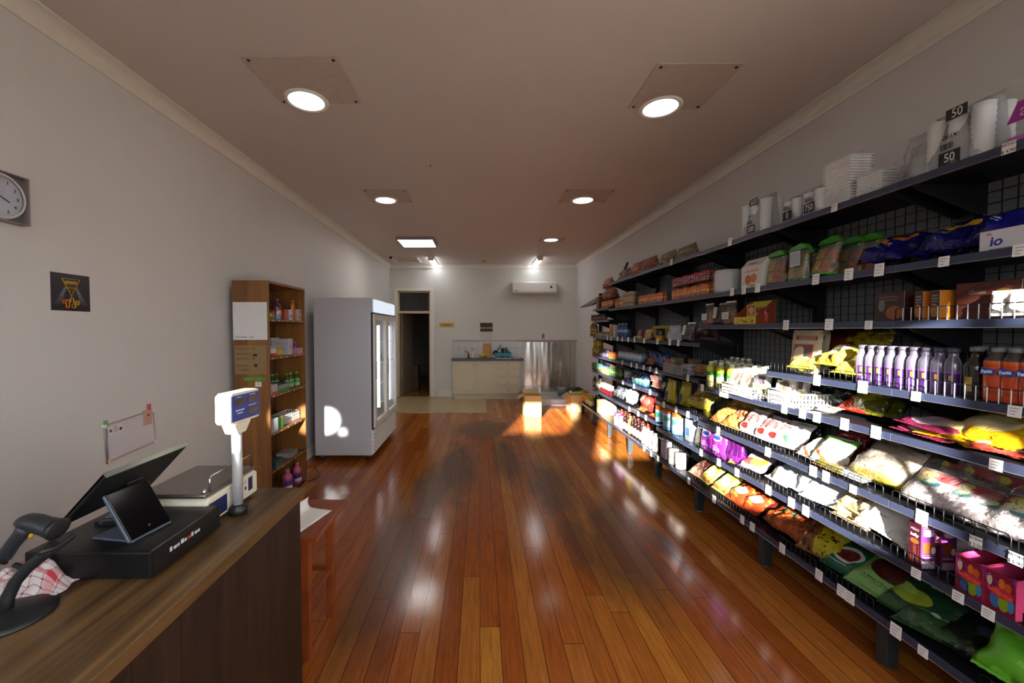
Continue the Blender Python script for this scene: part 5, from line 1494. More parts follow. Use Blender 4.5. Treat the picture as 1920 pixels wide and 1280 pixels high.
K['yellow_noodle'] = bag('noodle_pack', .2, .125, .07, printed('#b9a41c', [('v', 0, .35, '#a2542a'), ('n', 8, .55, '#a8402a'), ('r', .5, .15, .85, .5, '#8f7a80'), ('l', .1, .55, .9, .85, '#8a3a1c', 7)], .3, .4), None, 2, .4, True)
K['red_pouch_small'] = bag('spice_pouch', .13, .12, .05, printed('#9c2a20', [('v', 0, .4, '#b8a52a'), ('n', 6, .62, '#5a1812')], .3, .4), None, 5, .4, True)
M_water = mat('#4a6a96', .12, trans=.35, var=.02)
K['water_bottle'] = bottle('water_bottle', .033, .205, M_water, mat('#8f9aa8', .4), printed('#5a78a8', [('v', .3, .6, '#a9b9d0')]), (.38, .62), .4)
K['yellow_carton'] = boxy('tall_carton', .08, .07, .2, printed('#b98a2a', [('v', .75, 1, '#c9b48a'), ('e', .5, .5, .35, .14, '#8a5a1a'), ('v', .15, .3, '#a87a20')]), mat('#b08a30', .5))
K['white_carton'] = boxy('tall_carton', .1, .07, .18, printed('#b9b4bd', [('v', 0, .4, '#a09aa8'), ('l', .1, .5, .9, .9, '#8a8696', 8)]), mat('#a9a5b0', .5))
K['cream_jar'] = jar('paste_jar', .04, .085, printed('#8f8c6a', [('v', .2, .6, '#a9a486')], .3), mat('#4a5f3a', .4))
K['oil_bottle'] = bottle('oil_bottle', .038, .24, mat('#8a6a14', .15, trans=.3), mat('#b89a1a', .4), printed('#a98a20', [('v', .3, .7, '#6a4a10')]), (.2, .55), .4)
K['brown_jar'] = jar('sauce_jar', .042, .10, printed('#4a2a2c', [('v', .25, .65, '#7a5a5e')], .25), mat('#3a2624', .4))
K['small_cup'] = jar('small_cup', .036, .065, mat('#6f6c6e', .4), mat('#8b8789', .4), taper=.85)
# --- fourth shelf
M_juice = mat('#b9b672', .22, trans=.12)
K['lime_bottle'] = bottle('juice_bottle', .033, .215, M_juice, mat('#dcdcd6', .4), printed('#c2bf1e', [('v', 0, .42, '#1f8a36'), ('v', .42, .5, '#8fb52a'), ('n', 6, .62, '#a8a418')], .35), (.46, .80), .42, .78, .02)
K['grape_bottle'] = bottle('drink_bottle', .0285, .195, printed('#5f5a6c', [('v', 0, .5, '#3f2158'), ('v', .5, .56, '#74508c'), ('r', .52, .34, .6, .46, '#b98a2a'), ('s', 7, .18, '#a59fb0')], .1, coat=.4), mat('#4a4652', .4), None, neck=.52, sh=.70, waist=.03)
K['cola_bottle'] = bottle('drink_bottle', .034, .205, printed('#1d1a1a', [('v', 0, .2, '#2b2727'), ('r', .45, .15, .56, .45, '#9a8230')], .08, coat=.4), mat('#6b6e70', .35), None, neck=.45, sh=.66)
def fanta():
    o = bottle('drink_bottle', .036, .205, printed('#3a3532', [('v', 0, .62, '#b9441a')], .08, coat=.4), mat('#77797a', .35), printed('#b8420f', [('v', .0, .12, '#9c340c'), ('v', .9, 1, '#c25a1c')], .22), (.14, .76), .42, .78)()
    MB().prism([(-.024, -.010), (.018, -.016), (.025, .008), (-.016, .016)], 'y', -.0395, -.0365).xform(Matrix.Translation((0, 0, .115))).build('logo_patch', mat('#1f3f9c', .35), o)
    textmesh('lettering', 'Fanta', .019, mat('#e3e6ee', .4), o, (.0, -.040, .115), (R(90), R(-8), 0), sx=.85, depth=.0003, bold=.0006)
    return o
K['orange_bottle'] = fanta
K['cream_pouch'] = bag('doypack', .235, .27, .05, printed('#c9bb9a', [('r', .16, .14, .8, .7, '#a03224'), ('e', .38, .42, .2, .22, '#d8c9a8'), ('r', .52, .22, .76, .66, '#5a4a38'), ('r', .16, .8, .86, .9, '#a03224'), ('l', .25, .82, .8, .89, '#d8cdb8', 22)], .35, .15), None, 2, .12, True)
K['dark_red_pouch'] = bag('doypack', .2, .27, .05, printed('#3f1210', [('r', .2, .6, .8, .85, '#6a1f18'), ('n', 5, .66, '#5a1a14')], .3, .2), None, 4, .2, True)
K['yellow_bag'] = bag('crisp_bag', .17, .21, .075, printed('#cbb83c', [('e', .5, .55, .38, .24, '#ddd6b8'), ('n', 5, .62, '#e2d45a'), ('rn', .1, .05, .9, .3, '#a8863a', 5, .5), ('l', .2, .62, .8, .8, '#8a4a1c', 9)], .25, .6), None, 5, .8)
K['yellow_bag_dark'] = bag('crisp_bag', .2, .25, .08, printed('#9a8a14', [('n', 4, .58, '#6a5a10'), ('e', .4, .5, .26, .15, '#7a2a1c'), ('n', 8, .68, '#b9a82a')], .25, .6), None, 8, .8)
K['white_tray_bag'] = bag('snack_pouch', .15, .19, .07, printed('#d9d4c6', [('rn', .1, .05, .7, .4, '#c2622a', 4, .5), ('e', .6, .5, .22, .2, '#6a5a50'), ('v', .85, 1, '#c9c3b4')], .3, .5), None, 4, .5)
K['mixed_tray_bag'] = bag('snack_pouch', .13, .18, .07, printed('#cfc9be', [('r', .2, .45, .9, .8, '#5f565c'), ('rn', .1, .05, .9, .4, '#8fa03a', 4, .5), ('l', .1, .82, .9, .95, '#a08a78', 14)], .3, .5), None, 7, .5)
def basket(w, d, h, c):
    def f():
        o = newroot('plastic_basket'); m = mat(c, .4)
        mb = MB()
        def rim(z, k): 
            mb.tube([(-w / 2 * k, -d / 2 * k, z), (w / 2 * k, -d / 2 * k, z), (w / 2 * k, d / 2 * k, z), (-w / 2 * k, d / 2 * k, z)], .004, 6, closed=True)
        rim(h, 1); rim(h * .62, .985); rim(h * .3, .965); rim(.004, .94)
        n = int(w / .022)
        for i in range(n + 1):
            x = (-w / 2 + w * i / n)
            for s in (-1, 1):
                mb.box(x * .96 - .005, s * d / 2 * .965 - .0015, .004, x * .96 + .005, s * d / 2 * .965 + .0015, h)
        n = int(d / .022)
        for i in range(n + 1):
            y = (-d / 2 + d * i / n)
            for s in (-1, 1):
                mb.box(s * w / 2 * .965 - .0015, y * .96 - .005, .004, s * w / 2 * .965 + .0015, y * .96 + .005, h)
        mb.box(-w * .47, -d * .47, 0, w * .47, d * .47, .004)
        mb.build('basket', m, o)
        MB().tube([(-w / 2, -d / 2, h), (w / 2, -d / 2, h), (w / 2, d / 2, h), (-w / 2, d / 2, h)], .0055, 6, closed=True).build('rim', m, o)
        return o
    return f
K['white_basket'] = basket(.34, .2, .075, '#d8d8d6')
K['grey_basket'] = basket(.40, .2, .085, '#8f8d8a')
K['small_white_basket'] = basket(.26, .2, .09, '#d5d3cf')
K['bread_bag'] = bag('bread_roll_bag', .14, .12, .09, printed('#7a5230', [('n', 4, .55, '#a37a4a'), ('n', 7, .66, '#c9a878')], .35, .5), None, 4, .7)
K['tea_box'] = boxy('tea_box', .12, .08, .14, printed('#8d8676', [('v', .55, 1, '#5a4a34'), ('r', .1, .1, .9, .5, '#a39a86'), ('l', .1, .6, .9, .9, '#c9bb8a', 8)]), mat('#6f654e', .5))
K['white_pink_box'] = boxy('tea_box', .12, .07, .10, printed('#c2bcc0', [('v', .75, 1, '#a8808c'), ('s', 9, .4, '#8f98a8')]), mat('#b0aab0', .5))
K['blue_snack'] = bag('snack_bag', .22, .17, .1, printed('#24477c', [('n', 6, .55, '#3f74b0'), ('n', 9, .66, '#a9b9c9'), ('n', 5, .7, '#7a3a2c')], .22, .7), None, 3, .9)
K['brown_snack'] = bag('snack_bag', .2, .16, .09, printed('#6a3a2c', [('n', 6, .55, '#8f5a3a'), ('n', 9, .66, '#a8a09c'), ('n', 5, .7, '#2a3560')], .25, .7), None, 6, .9)
K['blue_white_bottle'] = bottle('sauce_bottle', .032, .155, printed('#8f97a6', [('v', 0, .28, '#2f4f74')], .2), mat('#4a4548', .4), printed('#b9bfc9', [('v', 0, .3, '#7f8fa8')]), (.3, .72), .5, .74, .018)
K['orange_can'] = jar('food_can', .04, .10, printed('#a84a20', [('v', 0, .3, '#5f6a2a')], .3), mat('#6a3a34', .35, .3))
K['dark_jar'] = jar('sauce_jar', .045, .13, printed('#34262e', [('v', .15, .6, '#55505e')], .2), mat('#4a4a4c', .35))
K['yellow_can'] = jar('food_can', .05, .13, printed('#8a7a1a', [('v', .3, .7, '#a8942a')], .35), mat('#7a6a1a', .4))
# --- fifth
K['green_bottle'] = bottle('sauce_bottle', .032, .16, printed('#2f4a2a', [('n', 5, .6, '#4a6a3a')], .15), mat('#5f2a26', .4), printed('#3f5f36', [('v', .3, .7, '#7a8a4a')]), (.2, .6), .5)
K['teal_jar'] = jar('pickle_jar', .04, .12, printed('#4a6a58', [('v', .2, .6, '#6f8a6a')], .2), mat('#2f6a66', .4))
K['blue_lid_jar'] = jar('pickle_jar', .04, .11, printed('#8a7a4a', [('v', .2, .6, '#a8864a')], .2), mat('#2a4f80', .4))
K['green_white_tub'] = jar('detergent_tub', .05, .15, printed('#9aa0a8', [('v', 0, .4, '#3a3f6a'), ('rn', 0, .3, 1, .7, '#a8505a', 5, .55)], .3), mat('#2f7a4a', .4))
K['dark_blue_bottle'] = bottle('cleaner_bottle', .042, .17, printed('#1a2a4a', [('v', .3, .6, '#8fa8b0')], .15), mat('#2a3f6a', .4), printed('#2f6a5a', [('v', .4, .8, '#b9c9c9')]), (.15, .6), .55)
K['silver_snack'] = bag('foil_snack', .2, .14, .08, printed('#b9b6b4', [('n', 5, .6, '#d8d5d2'), ('v', .0, .35, '#b9705f'), ('l', .1, .4, .9, .7, '#5a5654', 7)], .25, .7), None, 3, .9)
K['yellow_tall_pouch'] = bag('noodle_pouch', .2, .24, .09, printed('#b5a012', [('e', .4, .3, .16, .22, '#24357c'), ('rn', .0, .0, .5, .3, '#a8502a', 4, .5), ('n', 4, .66, '#c9b83a')], .25, .4), None, 4, .5, True)
K['pasta_bag'] = bag('pasta_bag', .38, .27, .1, printed('#7a7a3a', [('rn', .1, .15, .9, .75, '#a8602a', 5, .5), ('v', .85, 1, '#2f4f60'), ('n', 6, .62, '#b9b02a'), ('v', 0, .14, '#b9a81e')], .25, .6), None, 5, .7)
K['orange_nut_bag'] = bag('nut_bag', .22, .2, .08, printed('#a8622a', [('n', 9, .5, '#c98a4a'), ('n', 6, .66, '#7a3a1c')], .3, .6), None, 7, .7)
K['bright_snack'] = bag('snack_bag', .18, .18, .08, printed('#8f5a3a', [('n', 6, .55, '#b98a5a'), ('n', 5, .64, '#e0cdb0'), ('rn', .2, .3, .8, .7, '#a83a2a', 4, .5)], .25, .7), None, 8, .9)
K['black_bag'] = bag('dark_foil_bag', .2, .17, .07, printed('#161a17', [('n', 5, .62, '#2f5a3a'), ('n', 9, .7, '#8f9a92')], .2, .8), None, 3, .9)
K['pink_flat_bag'] = bag('frozen_snack_bag', .27, .21, .03, printed('#8f2a4f', [('e', .45, .36, .36, .30, '#d2c0c8'), ('v', .9, 1, '#6a1a3a'), ('l', .3, .7, .8, .85, '#3a2a2c', 10)], .25, .3), None, 3, .4)
K['yellow_big_bag'] = bag('snack_bag', .27, .28, .07, printed('#cf9c14', [('r', .35, .76, .65, .9, '#2f4a2a'), ('l', .38, .78, .62, .88, '#a9a04a', 22), ('e', .45, .35, .36, .2, '#d8c38a'), ('n', 4, .68, '#d8ae3a')], .28, .4), None, 6, .5)
K['chilli_bag'] = bag('chilli_bag', .17, .2, .035, printed('#9c3a2c', [('r', .1, .15, .9, .5, '#c9b9a4'), ('n', 7, .58, '#7a1c14'), ('n', 9, .68, '#3f7a2a')], .3, .4), None, 4, .5)
K['dark_red_bag'] = bag('dark_red_bag', .2, .24, .05, printed('#3a1210', [('l', .2, .5, .8, .8, '#7a3028', 9), ('n', 4, .68, '#54201a')], .3, .4), None, 7, .5)
K['red_green_bag'] = bag('vegetable_snack_bag', .18, .17, .06, printed('#8f2418', [('n', 5, .58, '#c24a2a'), ('n', 6, .66, '#5f8a2a'), ('v', .7, 1, '#2a2320')], .25, .6), None, 5, .7)
K['olive_bag'] = bag('olive_snack_bag', .2, .2, .07, printed('#6f6a10', [('n', 4, .6, '#9a9420'), ('g', 1, -1, .35, '#4a4a0c')], .22, .7), None, 9, .8)
K['flat_foil_bag'] = bag('foil_snack', .1, .1, .025, printed('#a39a96', [('n', 5, .6, '#d0c9c4'), ('v', .3, .5, '#7a5a4a')], .2, .8), None, 3, .9)
# --- sixth
def noodle(c1, c2, c3, sd):
    return bag('noodle_packet', .17, .21, .055, printed(c1, [('c', 18, '#e2d9d6'), ('e', .5, .58, .4, .2, c2), ('d', 8, .2, '#dccfc8'), ('e', .35, .2, .16, .13, c3), ('e', .6, .38, .2, .12, '#d8b890'), ('v', .93, 1, '#dcd6d2')], .25, .5), None, sd, .6)
K['red_check_noodle'] = noodle('#c9aaa4', '#a35a58', '#b01f1c', 3)
K['green_check_noodle'] = noodle('#c4cfc4', '#cfd6cf', '#4a8a5a', 6)
K['shrimp_noodle'] = bag('noodle_packet', .18, .2, .06, printed('#d6cfc6', [('rn', .0, .0, .5, .5, '#c2502a', 4, .5), ('v', .8, 1, '#5fae4a'), ('n', 6, .66, '#6fb53a'), ('e', .6, .4, .26, .2, '#dcd9b8')], .25, .5), None, 4, .6)
K['red_pillow'] = bag('crisp_bag', .2, .22, .08, printed('#6a1512', [('e', .3, .3, .2, .18, '#b9a01c'), ('l', .2, .55, .9, .85, '#8f3a32', 8), ('n', 5, .7, '#a8201a')], .25, .5), None, 7, .6)
K['beige_big_bag'] = clearbag('cracker_bag', .27, .26, .1, printed('#bfae94', [('n', 5, .55, '#d3c5ae'), ('n', 8, .64, '#98806a'), ('v', .0, .1, '#c9b21a')], .4, .5), FILM, 5)
K['brown_clear_bag'] = clearbag('cracker_bag', .27, .25, .1, printed('#6a4a34', [('n', 6, .55, '#8f6a4a'), ('n', 9, .66, '#3f2a1e')], .3, .6), FILM, 8)
K['red_white_bag'] = clearbag('nut_snack_bag', .17, .22, .075, printed('#cbbfc0', [('v', .62, .92, '#b0262a'), ('e', .3, .78, .2, .1, '#d0c21c'), ('e', .45, .5, .2, .1, '#3a9aa0'), ('e', .3, .6, .25, .1, '#d5d8a0'), ('n', 10, .62, '#9a6a78')], .35, .5), FILM, 4)
K['orange_flat_bag'] = bag('dried_snack_bag', .2, .17, .04, printed('#7a4a22', [('n', 6, .58, '#a8622a'), ('n', 5, .68, '#c98a4a'), ('v', .0, .15, '#5a5a1c')], .3, .5), None, 3, .6)
K['clear_sachet'] = bag('clear_sachet', .2, .13, .035, printed('#a8a8a6', [('n', 6, .55, '#c9cac9'), ('n', 9, .66, '#7a706a')], .2, .8), None, 6, .9)
# --- seventh
def candy():
    o = newroot('candy_display_box')
    w, d, h = .089, .17, .145
    fr = printed('#7d1234', [('e', .16, .76, .09, .15, '#c9b9a4'), ('n', 3.2, .6, '#7a2a8a'), ('e', .55, .75, .1, .14, '#d0701c'), ('e', .75, .72, .1, .12, '#c2582a'), ('e', .35, .3, .16, .2, '#2a6aa8'), ('e', .62, .28, .17, .2, '#7aa02a'), ('e', .85, .3, .1, .16, '#2f86b0'), ('e', .55, .52, .4, .13, '#c02a3a')], .35)
    side = printed('#7d1234', [('n', 4, .6, '#c23a6a')], .35)
    MB().box(-w / 2, -d / 2, 0, w / 2, -d / 2 + .003, h).build('front_panel', fr, o)
    MB().box(-w / 2, d / 2 - .003, 0, w / 2, d / 2, h + .03).build('back_panel', side, o)
    for x in (-w / 2, w / 2 - .003):
        MB().prism([(-d / 2, 0), (d / 2, 0), (d / 2, h + .03), (d / 2 - .05, h + .02), (-d / 2, h)], 'x', x, x + .003).build('side_panel', side, o)
    MB().box(-w / 2, -d / 2, 0, w / 2, d / 2, .003).build('base', side, o)
    textmesh('lettering', 'Lollipops', .021, mat('#d8584a', .4), o, (0, -d / 2 - .0008, .075), (R(90), R(8), 0), sx=.9, depth=.0003, bold=.0012)
    n = 0
    for i in range(3):
        pillow(.04, .07, .028, i + 2, .8, 8).xform(Matrix.Translation((-.012 + .012 * i, -.05 + .045 * i, .06)) @ Matrix.Rotation(R(20 * (i - 1.5)), 4, 'Y')).build('sweet', mat(['#c9c4c2', '#b9b4b6', '#d0c2c4', '#bdb9b4'][i], .3), o)
    return o
K['candy_box'] = candy
def coffee():
    o = newroot('drink_powder_box')
    mb = MB().box(-.026, -.034, 0, .026, .034, .195)
    fr = printed('#38131f', [('rn', .15, .1, .85, .5, '#6a2a20', 4, .5), ('e', .5, .58, .35, .06, '#7a4a20')], .3)  # shade put into the front's colour, beside the brighter sunlit side
    sd = printed('#6a2a6a', [('l', .15, .74, .85, .94, '#dcd4dc', 14), ('e', .5, .80, .33, .07, '#e0dbe2'), ('r', .15, .35, .85, .6, '#8a4a20'), ('e', .8, .42, .15, .08, '#e6e2e6'), ('l', .1, .24, .8, .32, '#d0c4d0', 16), ('r', .1, .02, .9, .18, '#b9b4be'), ('v', .97, 1, '#b98a2a')], .3)
    mb.mi = [0, 1, 0, 1, 2, 2]
    mb.build('carton', [fr, sd, mat('#3a1426', .4)], o, bevel=.0012, seg=1)
    textmesh('lettering', 'VERO', .015, mat('#a08a8c', .5), o, (.0, -.0346, .165), (R(90), 0, 0), sx=.95, depth=.0002)
    textmesh('lettering', 'iolly', .018, mat('#c2b4b4', .5), o, (.0, -.0346, .14), (R(90), 0, 0), sx=1.1, depth=.0002, bold=.0008)
    return o
K['coffee_box'] = coffee
K['white_rice_bag'] = bag('white_bag', .27, .3, .095, printed('#d4d3cf', [('l', .35, .42, .7, .5, '#5a6a68', 22), ('l', .3, .2, .5, .24, '#3f4f55', 30), ('n', 3, .72, '#c2c1bd')], .35, .3), None, 4, .45)
K['white_blue_bag'] = bag('white_bag', .22, .25, .075, printed('#cdd3dc', [('n', 4, .6, '#b4bfcf'), ('n', 3, .7, '#dfe4ea')], .3, .6), None, 6, .7)
K['beige_bag'] = bag('noodle_bag', .2, .26, .06, printed('#b09468', [('n', 5, .52, '#cbb48a'), ('n', 7, .66, '#6a4a30'), ('n', 4, .7, '#4a3222')], .4, .4), None, 5, .6)
K['fruit_tray'] = bag('fruit_pack', .2, .19, .045, printed('#b9a8a0', [('e', .3, .3, .22, .2, '#a83a3a'), ('e', .6, .35, .25, .2, '#7fae3a'), ('v', .8, 1, '#c98aa0'), ('l', .2, .62, .8, .78, '#4a4a4a', 8), ('e', .8, .5, .14, .14, '#b9802a')], .25, .4), None, 3, .3)
K['purple_bag'] = bag('detergent_bag', .2, .25, .09, printed('#9a2aa8', [('e', .45, .7, .3, .16, '#c9bcd0'), ('e', .45, .66, .2, .07, '#2a3f9c'), ('n', 4, .6, '#b44ac0'), ('e', .4, .25, .28, .15, '#c272cc')], .25, .4), None, 4, .4, True)
K['shaded_purple_bag'] = bag('detergent_bag', .2, .25, .09, printed('#46104f', [('v', .0, .3, '#5a1a66'), ('s', 4, .2, '#5f2a6a')], .25, .4), None, 7, .4, True)  # darker copy of the purple bag, shade put into its colours
K['banana_pack'] = bag('spice_pouch', .07, .16, .03, printed('#b98a3a', [('v', .3, .6, '#cfae6a')], .3, .5), None, 5, .5)
K['olive_clear_bag'] = clearbag('dried_leaf_bag', .16, .17, .08, printed('#5a4a2a', [('n', 6, .52, '#7a6a3a'), ('n', 8, .64, '#a3875a')], .4, .5), FILM, 4)
K['blue_canister'] = jar('drink_powder_can', .062, .215, printed('#9fb9cf', [('v', .86, 1, '#b9581c'), ('v', 0, .18, '#5f9ac9'), ('e', .5, .6, .18, .14, '#3f9a8a'), ('n', 3, .64, '#c9d6e0')], .3), mat('#b35a20', .4))
K['blue_box'] = boxy('drink_powder_box', .09, .07, .2, printed('#a9bccf', [('r', .1, .2, .9, .6, '#3a62a8'), ('v', .85, 1, '#c9d2dc')]), mat('#9fb0c6', .4))
K['red_big_bag'] = bag('prawn_cracker_bag', .36, .26, .1, printed('#a82f2c', [('e', .3, .45, .16, .2, '#b96a5c'), ('e', .7, .4, .17, .2, '#b5604f'), ('d', 9, .16, '#bd5a4c'), ('v', .88, 1, '#b98a78')], .25, .5), None, 6, .5)
K['red_yellow_flat'] = bag('noodle_packet', .16, .12, .035, printed('#a83a24', [('n', 5, .56, '#b9a32a'), ('n', 6, .68, '#c27a2a')], .3, .4), None, 5, .5)
K['white_flour_bag'] = bag('flour_bag', .22, .21, .09, printed('#cfcac6', [('n', 4, .62, '#bdb6b2'), ('l', .2, .4, .8, .6, '#8a807c', 9)], .45, .3), None, 4, .4)
K['grey_foil'] = bag('foil_snack', .2, .2, .08, printed('#4a4e52', [('n', 5, .58, '#7f868c'), ('n', 7, .68, '#6a7a4a')], .2, .8), None, 8, .9)
K['red_jar'] = jar('jam_jar', .045, .15, printed('#4a1014', [('v', .6, 1, '#a39a9c')], .12), mat('#b9b2b4', .35))
K['dark_bottle'] = bottle('sauce_bottle', .03, .22, printed('#2a1c16', [('v', .2, .55, '#8a5a20')], .12), mat('#1a1a1a', .4), None)
K['tall_dark_jar'] = bottle('sauce_bottle', .034, .19, printed('#3a3a2a', [('v', .25, .6, '#8a8a7a')], .15), mat('#3a2a26', .4), None)
# --- bottom shelf
def tea_pack(base, lay, sd, w=.25, h=.3, d=.06):
    return bag('frozen_vegetable_bag', w, h, d, printed(base, lay, .3, .35), None, sd, .45)
K['green_leaf_bag'] = tea_pack('#22402a', [('e', .35, .35, .3, .16, '#8a9a2c'), ('e', .18, .45, .2, .1, '#8fb054'), ('l', .45, .62, .95, .84, '#a9b9ac', 6), ('e', .78, .2, .08, .06, '#9aa69c'), ('v', 0, .05, '#2f5a2a')], 3)
K['green_side_bag'] = tea_pack('#2c4a2c', [('l', .2, .4, .8, .55, '#a8b4a4', 8), ('v', .75, 1, '#1c301f'), ('n', 4, .68, '#3f6a36')], 6, .22, .25)
K['pale_green_bowl_bag'] = tea_pack('#6f9a54', [('e', .55, .52, .34, .22, '#3a1a12'), ('e', .62, .5, .24, .12, '#4f2418'), ('v', .86, 1, '#4a3f44'), ('l', .2, .16, .8, .24, '#2a3f22', 20), ('n', 4, .7, '#86b06a')], 4, .27, .3)
K['dark_green_white_bag'] = tea_pack('#16503a', [('e', .5, .42, .38, .22, '#b9b6ac'), ('e', .48, .42, .3, .16, '#5a1c14'), ('e', .7, .85, .16, .1, '#9c1f1c'), ('l', .1, .12, .6, .18, '#b5c4bb', 22)], 5, .2, .26)
K['yellow_clear_bag'] = tea_pack('#7a4a24', [('u', .45, 1, '#a89a1c'), ('r', .55, .72, 1, 1, '#a6acb6'), ('n', 6, .58, '#3a1a14'), ('n', 8, .68, '#c9a86a')], 6, .22, .26, .09)
K['lime_bowl_bag'] = tea_pack('#62b52c', [('e', .78, .45, .34, .3, '#8f8878'), ('e', .78, .44, .28, .24, '#5c3418'), ('e', .8, .4, .16, .14, '#3a1c0c'), ('rn', .4, .5, 1, .8, '#4a5a3a', 5, .5), ('n', 5, .68, '#7acb44'), ('e', .5, .28, .05, .04, '#8f92b0'), ('v', .9, 1, '#a9b4b9')], 7, .33, .3, .1)
K['black_green_bag'] = tea_pack('#121a14', [('n', 4, .64, '#2a4a24'), ('e', .6, .6, .2, .12, '#3a4a5a')], 8, .24, .26)
def mesh_sack():
    return bag('carrot_bag', .16, .24, .085, printed('#b5521c', [('n', 9, .52, '#8f3a12'), ('r', .35, .45, .7, .62, '#2f3a24'), ('l', .38, .48, .68, .6, '#8a9a7a', 12), ('n', 6, .68, '#cf7a3a')], .4, .8, 30), None, 5, .9)
K['orange_bag_low'] = mesh_sack()
K['orange_dark_bag'] = bag('curry_pack', .2, .22, .06, printed('#a83a1a', [('n', 4, .56, '#c9622a'), ('e', .5, .5, .3, .2, '#c9b49a'), ('n', 5, .68, '#4a8a3a')], .28, .5), None, 6, .6)
K['red_dark_bag'] = bag('curry_pack', .2, .22, .06, printed('#4a1512', [('e', .5, .5, .26, .2, '#a49a94'), ('n', 4, .62, '#7a2018')], .28, .5), None, 8, .6)
K['lime_yellow_bag'] = bag('seed_bag', .18, .24, .055, printed('#b9bb4a', [('v', .86, 1, '#2f7a3a'), ('l', .2, .88, .8, .98, '#c9d6c0', 22), ('e', .45, .4, .36, .2, '#cfcf7a'), ('n', 5, .66, '#a88a3a'), ('v', 0, .12, '#a85a2a')], .28, .4), None, 4, .5)
K['pinkbrown_bag'] = bag('meat_snack_bag', .16, .2, .05, printed('#9a6a58', [('n', 5, .56, '#b98a74'), ('g', 1, 1, 1.35, '#3a1a18')], .28, .5), None, 5, .5)
K['white_jar_big'] = jar('white_tub', .05, .15, printed('#c9c2b9', [('v', .55, .62, '#8a6a40'), ('n', 5, .64, '#a3907a')], .35), mat('#d2cdc6', .4))
K['white_tall_bottle'] = bottle('white_bottle', .034, .2, mat('#cfcac2', .35), mat('#c2bcb4', .4), printed('#d2cdc4', [('l', .2, .2, .8, .8, '#8a7a6a', 8)]), (.15, .6), .45)
K['sauce_bottle_red'] = bottle('sauce_bottle', .03, .22, printed('#6a2014', [('v', .0, .1, '#8a3a20')], .15), mat('#1c1414', .4), printed('#c9b9b4', [('v', .8, 1, '#3a1c1a'), ('n', 5, .66, '#a05a50')]), (.1, .55), .42)
K['soy_bottle'] = bottle('sauce_bottle', .028, .23, printed('#241210', [], .12), mat('#181414', .4), printed('#c9c1bc', [('l', .2, .3, .8, .8, '#6a4a44', 8)]), (.1, .5), .42)
K['yellow_cap_bottle'] = bottle('sauce_bottle', .03, .23, printed('#b08a2a', [('v', .55, 1, '#c9a02a')], .2), mat('#c9a53a', .4), printed('#c9bda0', [('n', 5, .64, '#a06a50')]), (.1, .45), .45)
K['pink_cap_tub'] = jar('pink_lid_tub', .05, .17, printed('#cbbfc4', [('l', .2, .2, .8, .6, '#a08a94', 8)], .35), mat('#b45aa8', .4), lid_h=.045)
K['cream_carton'] = boxy('plain_carton', .26, .24, .21, mat('#c9b990', .6), mat('#c2b088', .6))
K['oil_jug'] = bottle('oil_bottle', .05, .22, mat('#b98a14', .15, trans=.3), mat('#b0501a', .4), printed('#c9a02a', [('v', .3, .7, '#b0601c')]), (.15, .6), .4)
K['yellow_jug'] = bottle('oil_bottle', .045, .2, mat('#b9a81a', .15, trans=.3), mat('#b9b04a', .4), printed('#cfc9a0', [('v', 0, .4, '#c9c9b0')]), (.1, .5), .4)
K['black_bottle'] = bottle('sauce_bottle', .03, .2, mat('#15120f', .12), mat('#1a1a18', .4), None)
# --- bookcase goods
K['amber_jar_small'] = jar('honey_jar', .035, .085, printed('#8a6a1c', [('v', .2, .6, '#a08a3a')], .2), mat('#3a3226', .4))
K['red_label_bottle'] = bottle('syrup_bottle', .035, .19, printed('#4a3a44', [('v', 0, .2, '#6a8a9c')], .12), mat('#8a3a44', .4), printed('#8a2a2c', [('e', .5, .4, .2, .3, '#b9b0a8'), ('v', 0, .25, '#5a7a90')]), (.15, .6), .4, .66)
K['red_tin'] = boxy('red_tin', .085, .08, .095, printed('#a8321c', [('e', .5, .5, .3, .3, '#b9451f')]), mat('#a03a20', .4))
K['white_jar_small'] = jar('cream_jar', .04, .1, printed('#b9bfc4', [('e', .5, .5, .16, .25, '#8a949c')], .35), mat('#c2c7ca', .35), lid_h=.02)
K['orange_tube'] = bottle('orange_bottle', .026, .20, mat('#a85a24', .25), mat('#b9501c', .4), None, neck=.7, sh=.8, cap_h=.025)
K['beige_small_box'] = boxy('medicine_box', .06, .08, .055, printed('#b0988a', [('r', .15, .3, .4, .7, '#5a4038'), ('r', .6, .3, .85, .7, '#5a4038')]), mat('#b9a294', .5))
K['grey_box'] = boxy('soap_box', .14, .1, .04, printed('#a9a8ae', [('l', .1, .3, .9, .7, '#8a8a96', 4)]), mat('#a09fa6', .5))
K['white_small_box'] = boxy('soap_box', .09, .09, .05, printed('#b9b6b8', [('rn', .1, .2, .9, .8, '#9a9096', 6, .5)]), mat('#a8a5a8', .5))
K['purple_soap'] = boxy('soap_box', .08, .09, .06, printed('#8f5a94', [('e', .5, .5, .3, .3, '#5a3a80')]), mat('#a86aa0', .5))
K['pink_soap'] = boxy('soap_box', .09, .09, .06, printed('#b07a90', [('e', .35, .5, .25, .35, '#a8923a')]), mat('#b98094', .5))
K['yellow_duck'] = bottle('yellow_bottle', .035, .085, mat('#b98a1c', .35), mat('#b9a53a', .4), None, neck=.5, sh=.6, cap_h=.012)
K['white_red_tub'] = jar('powder_tub', .04, .09, printed('#b9b3b4', [('v', 0, .4, '#a8442a')], .35), mat('#a39ea0', .4))
K['green_white_box'] = boxy('toothpaste_box', .11, .1, .07, printed('#3a7a2a', [('v', .6, 1, '#a9a6a6'), ('v', .0, .1, '#2f5f24')]), mat('#4a7a3a', .5))
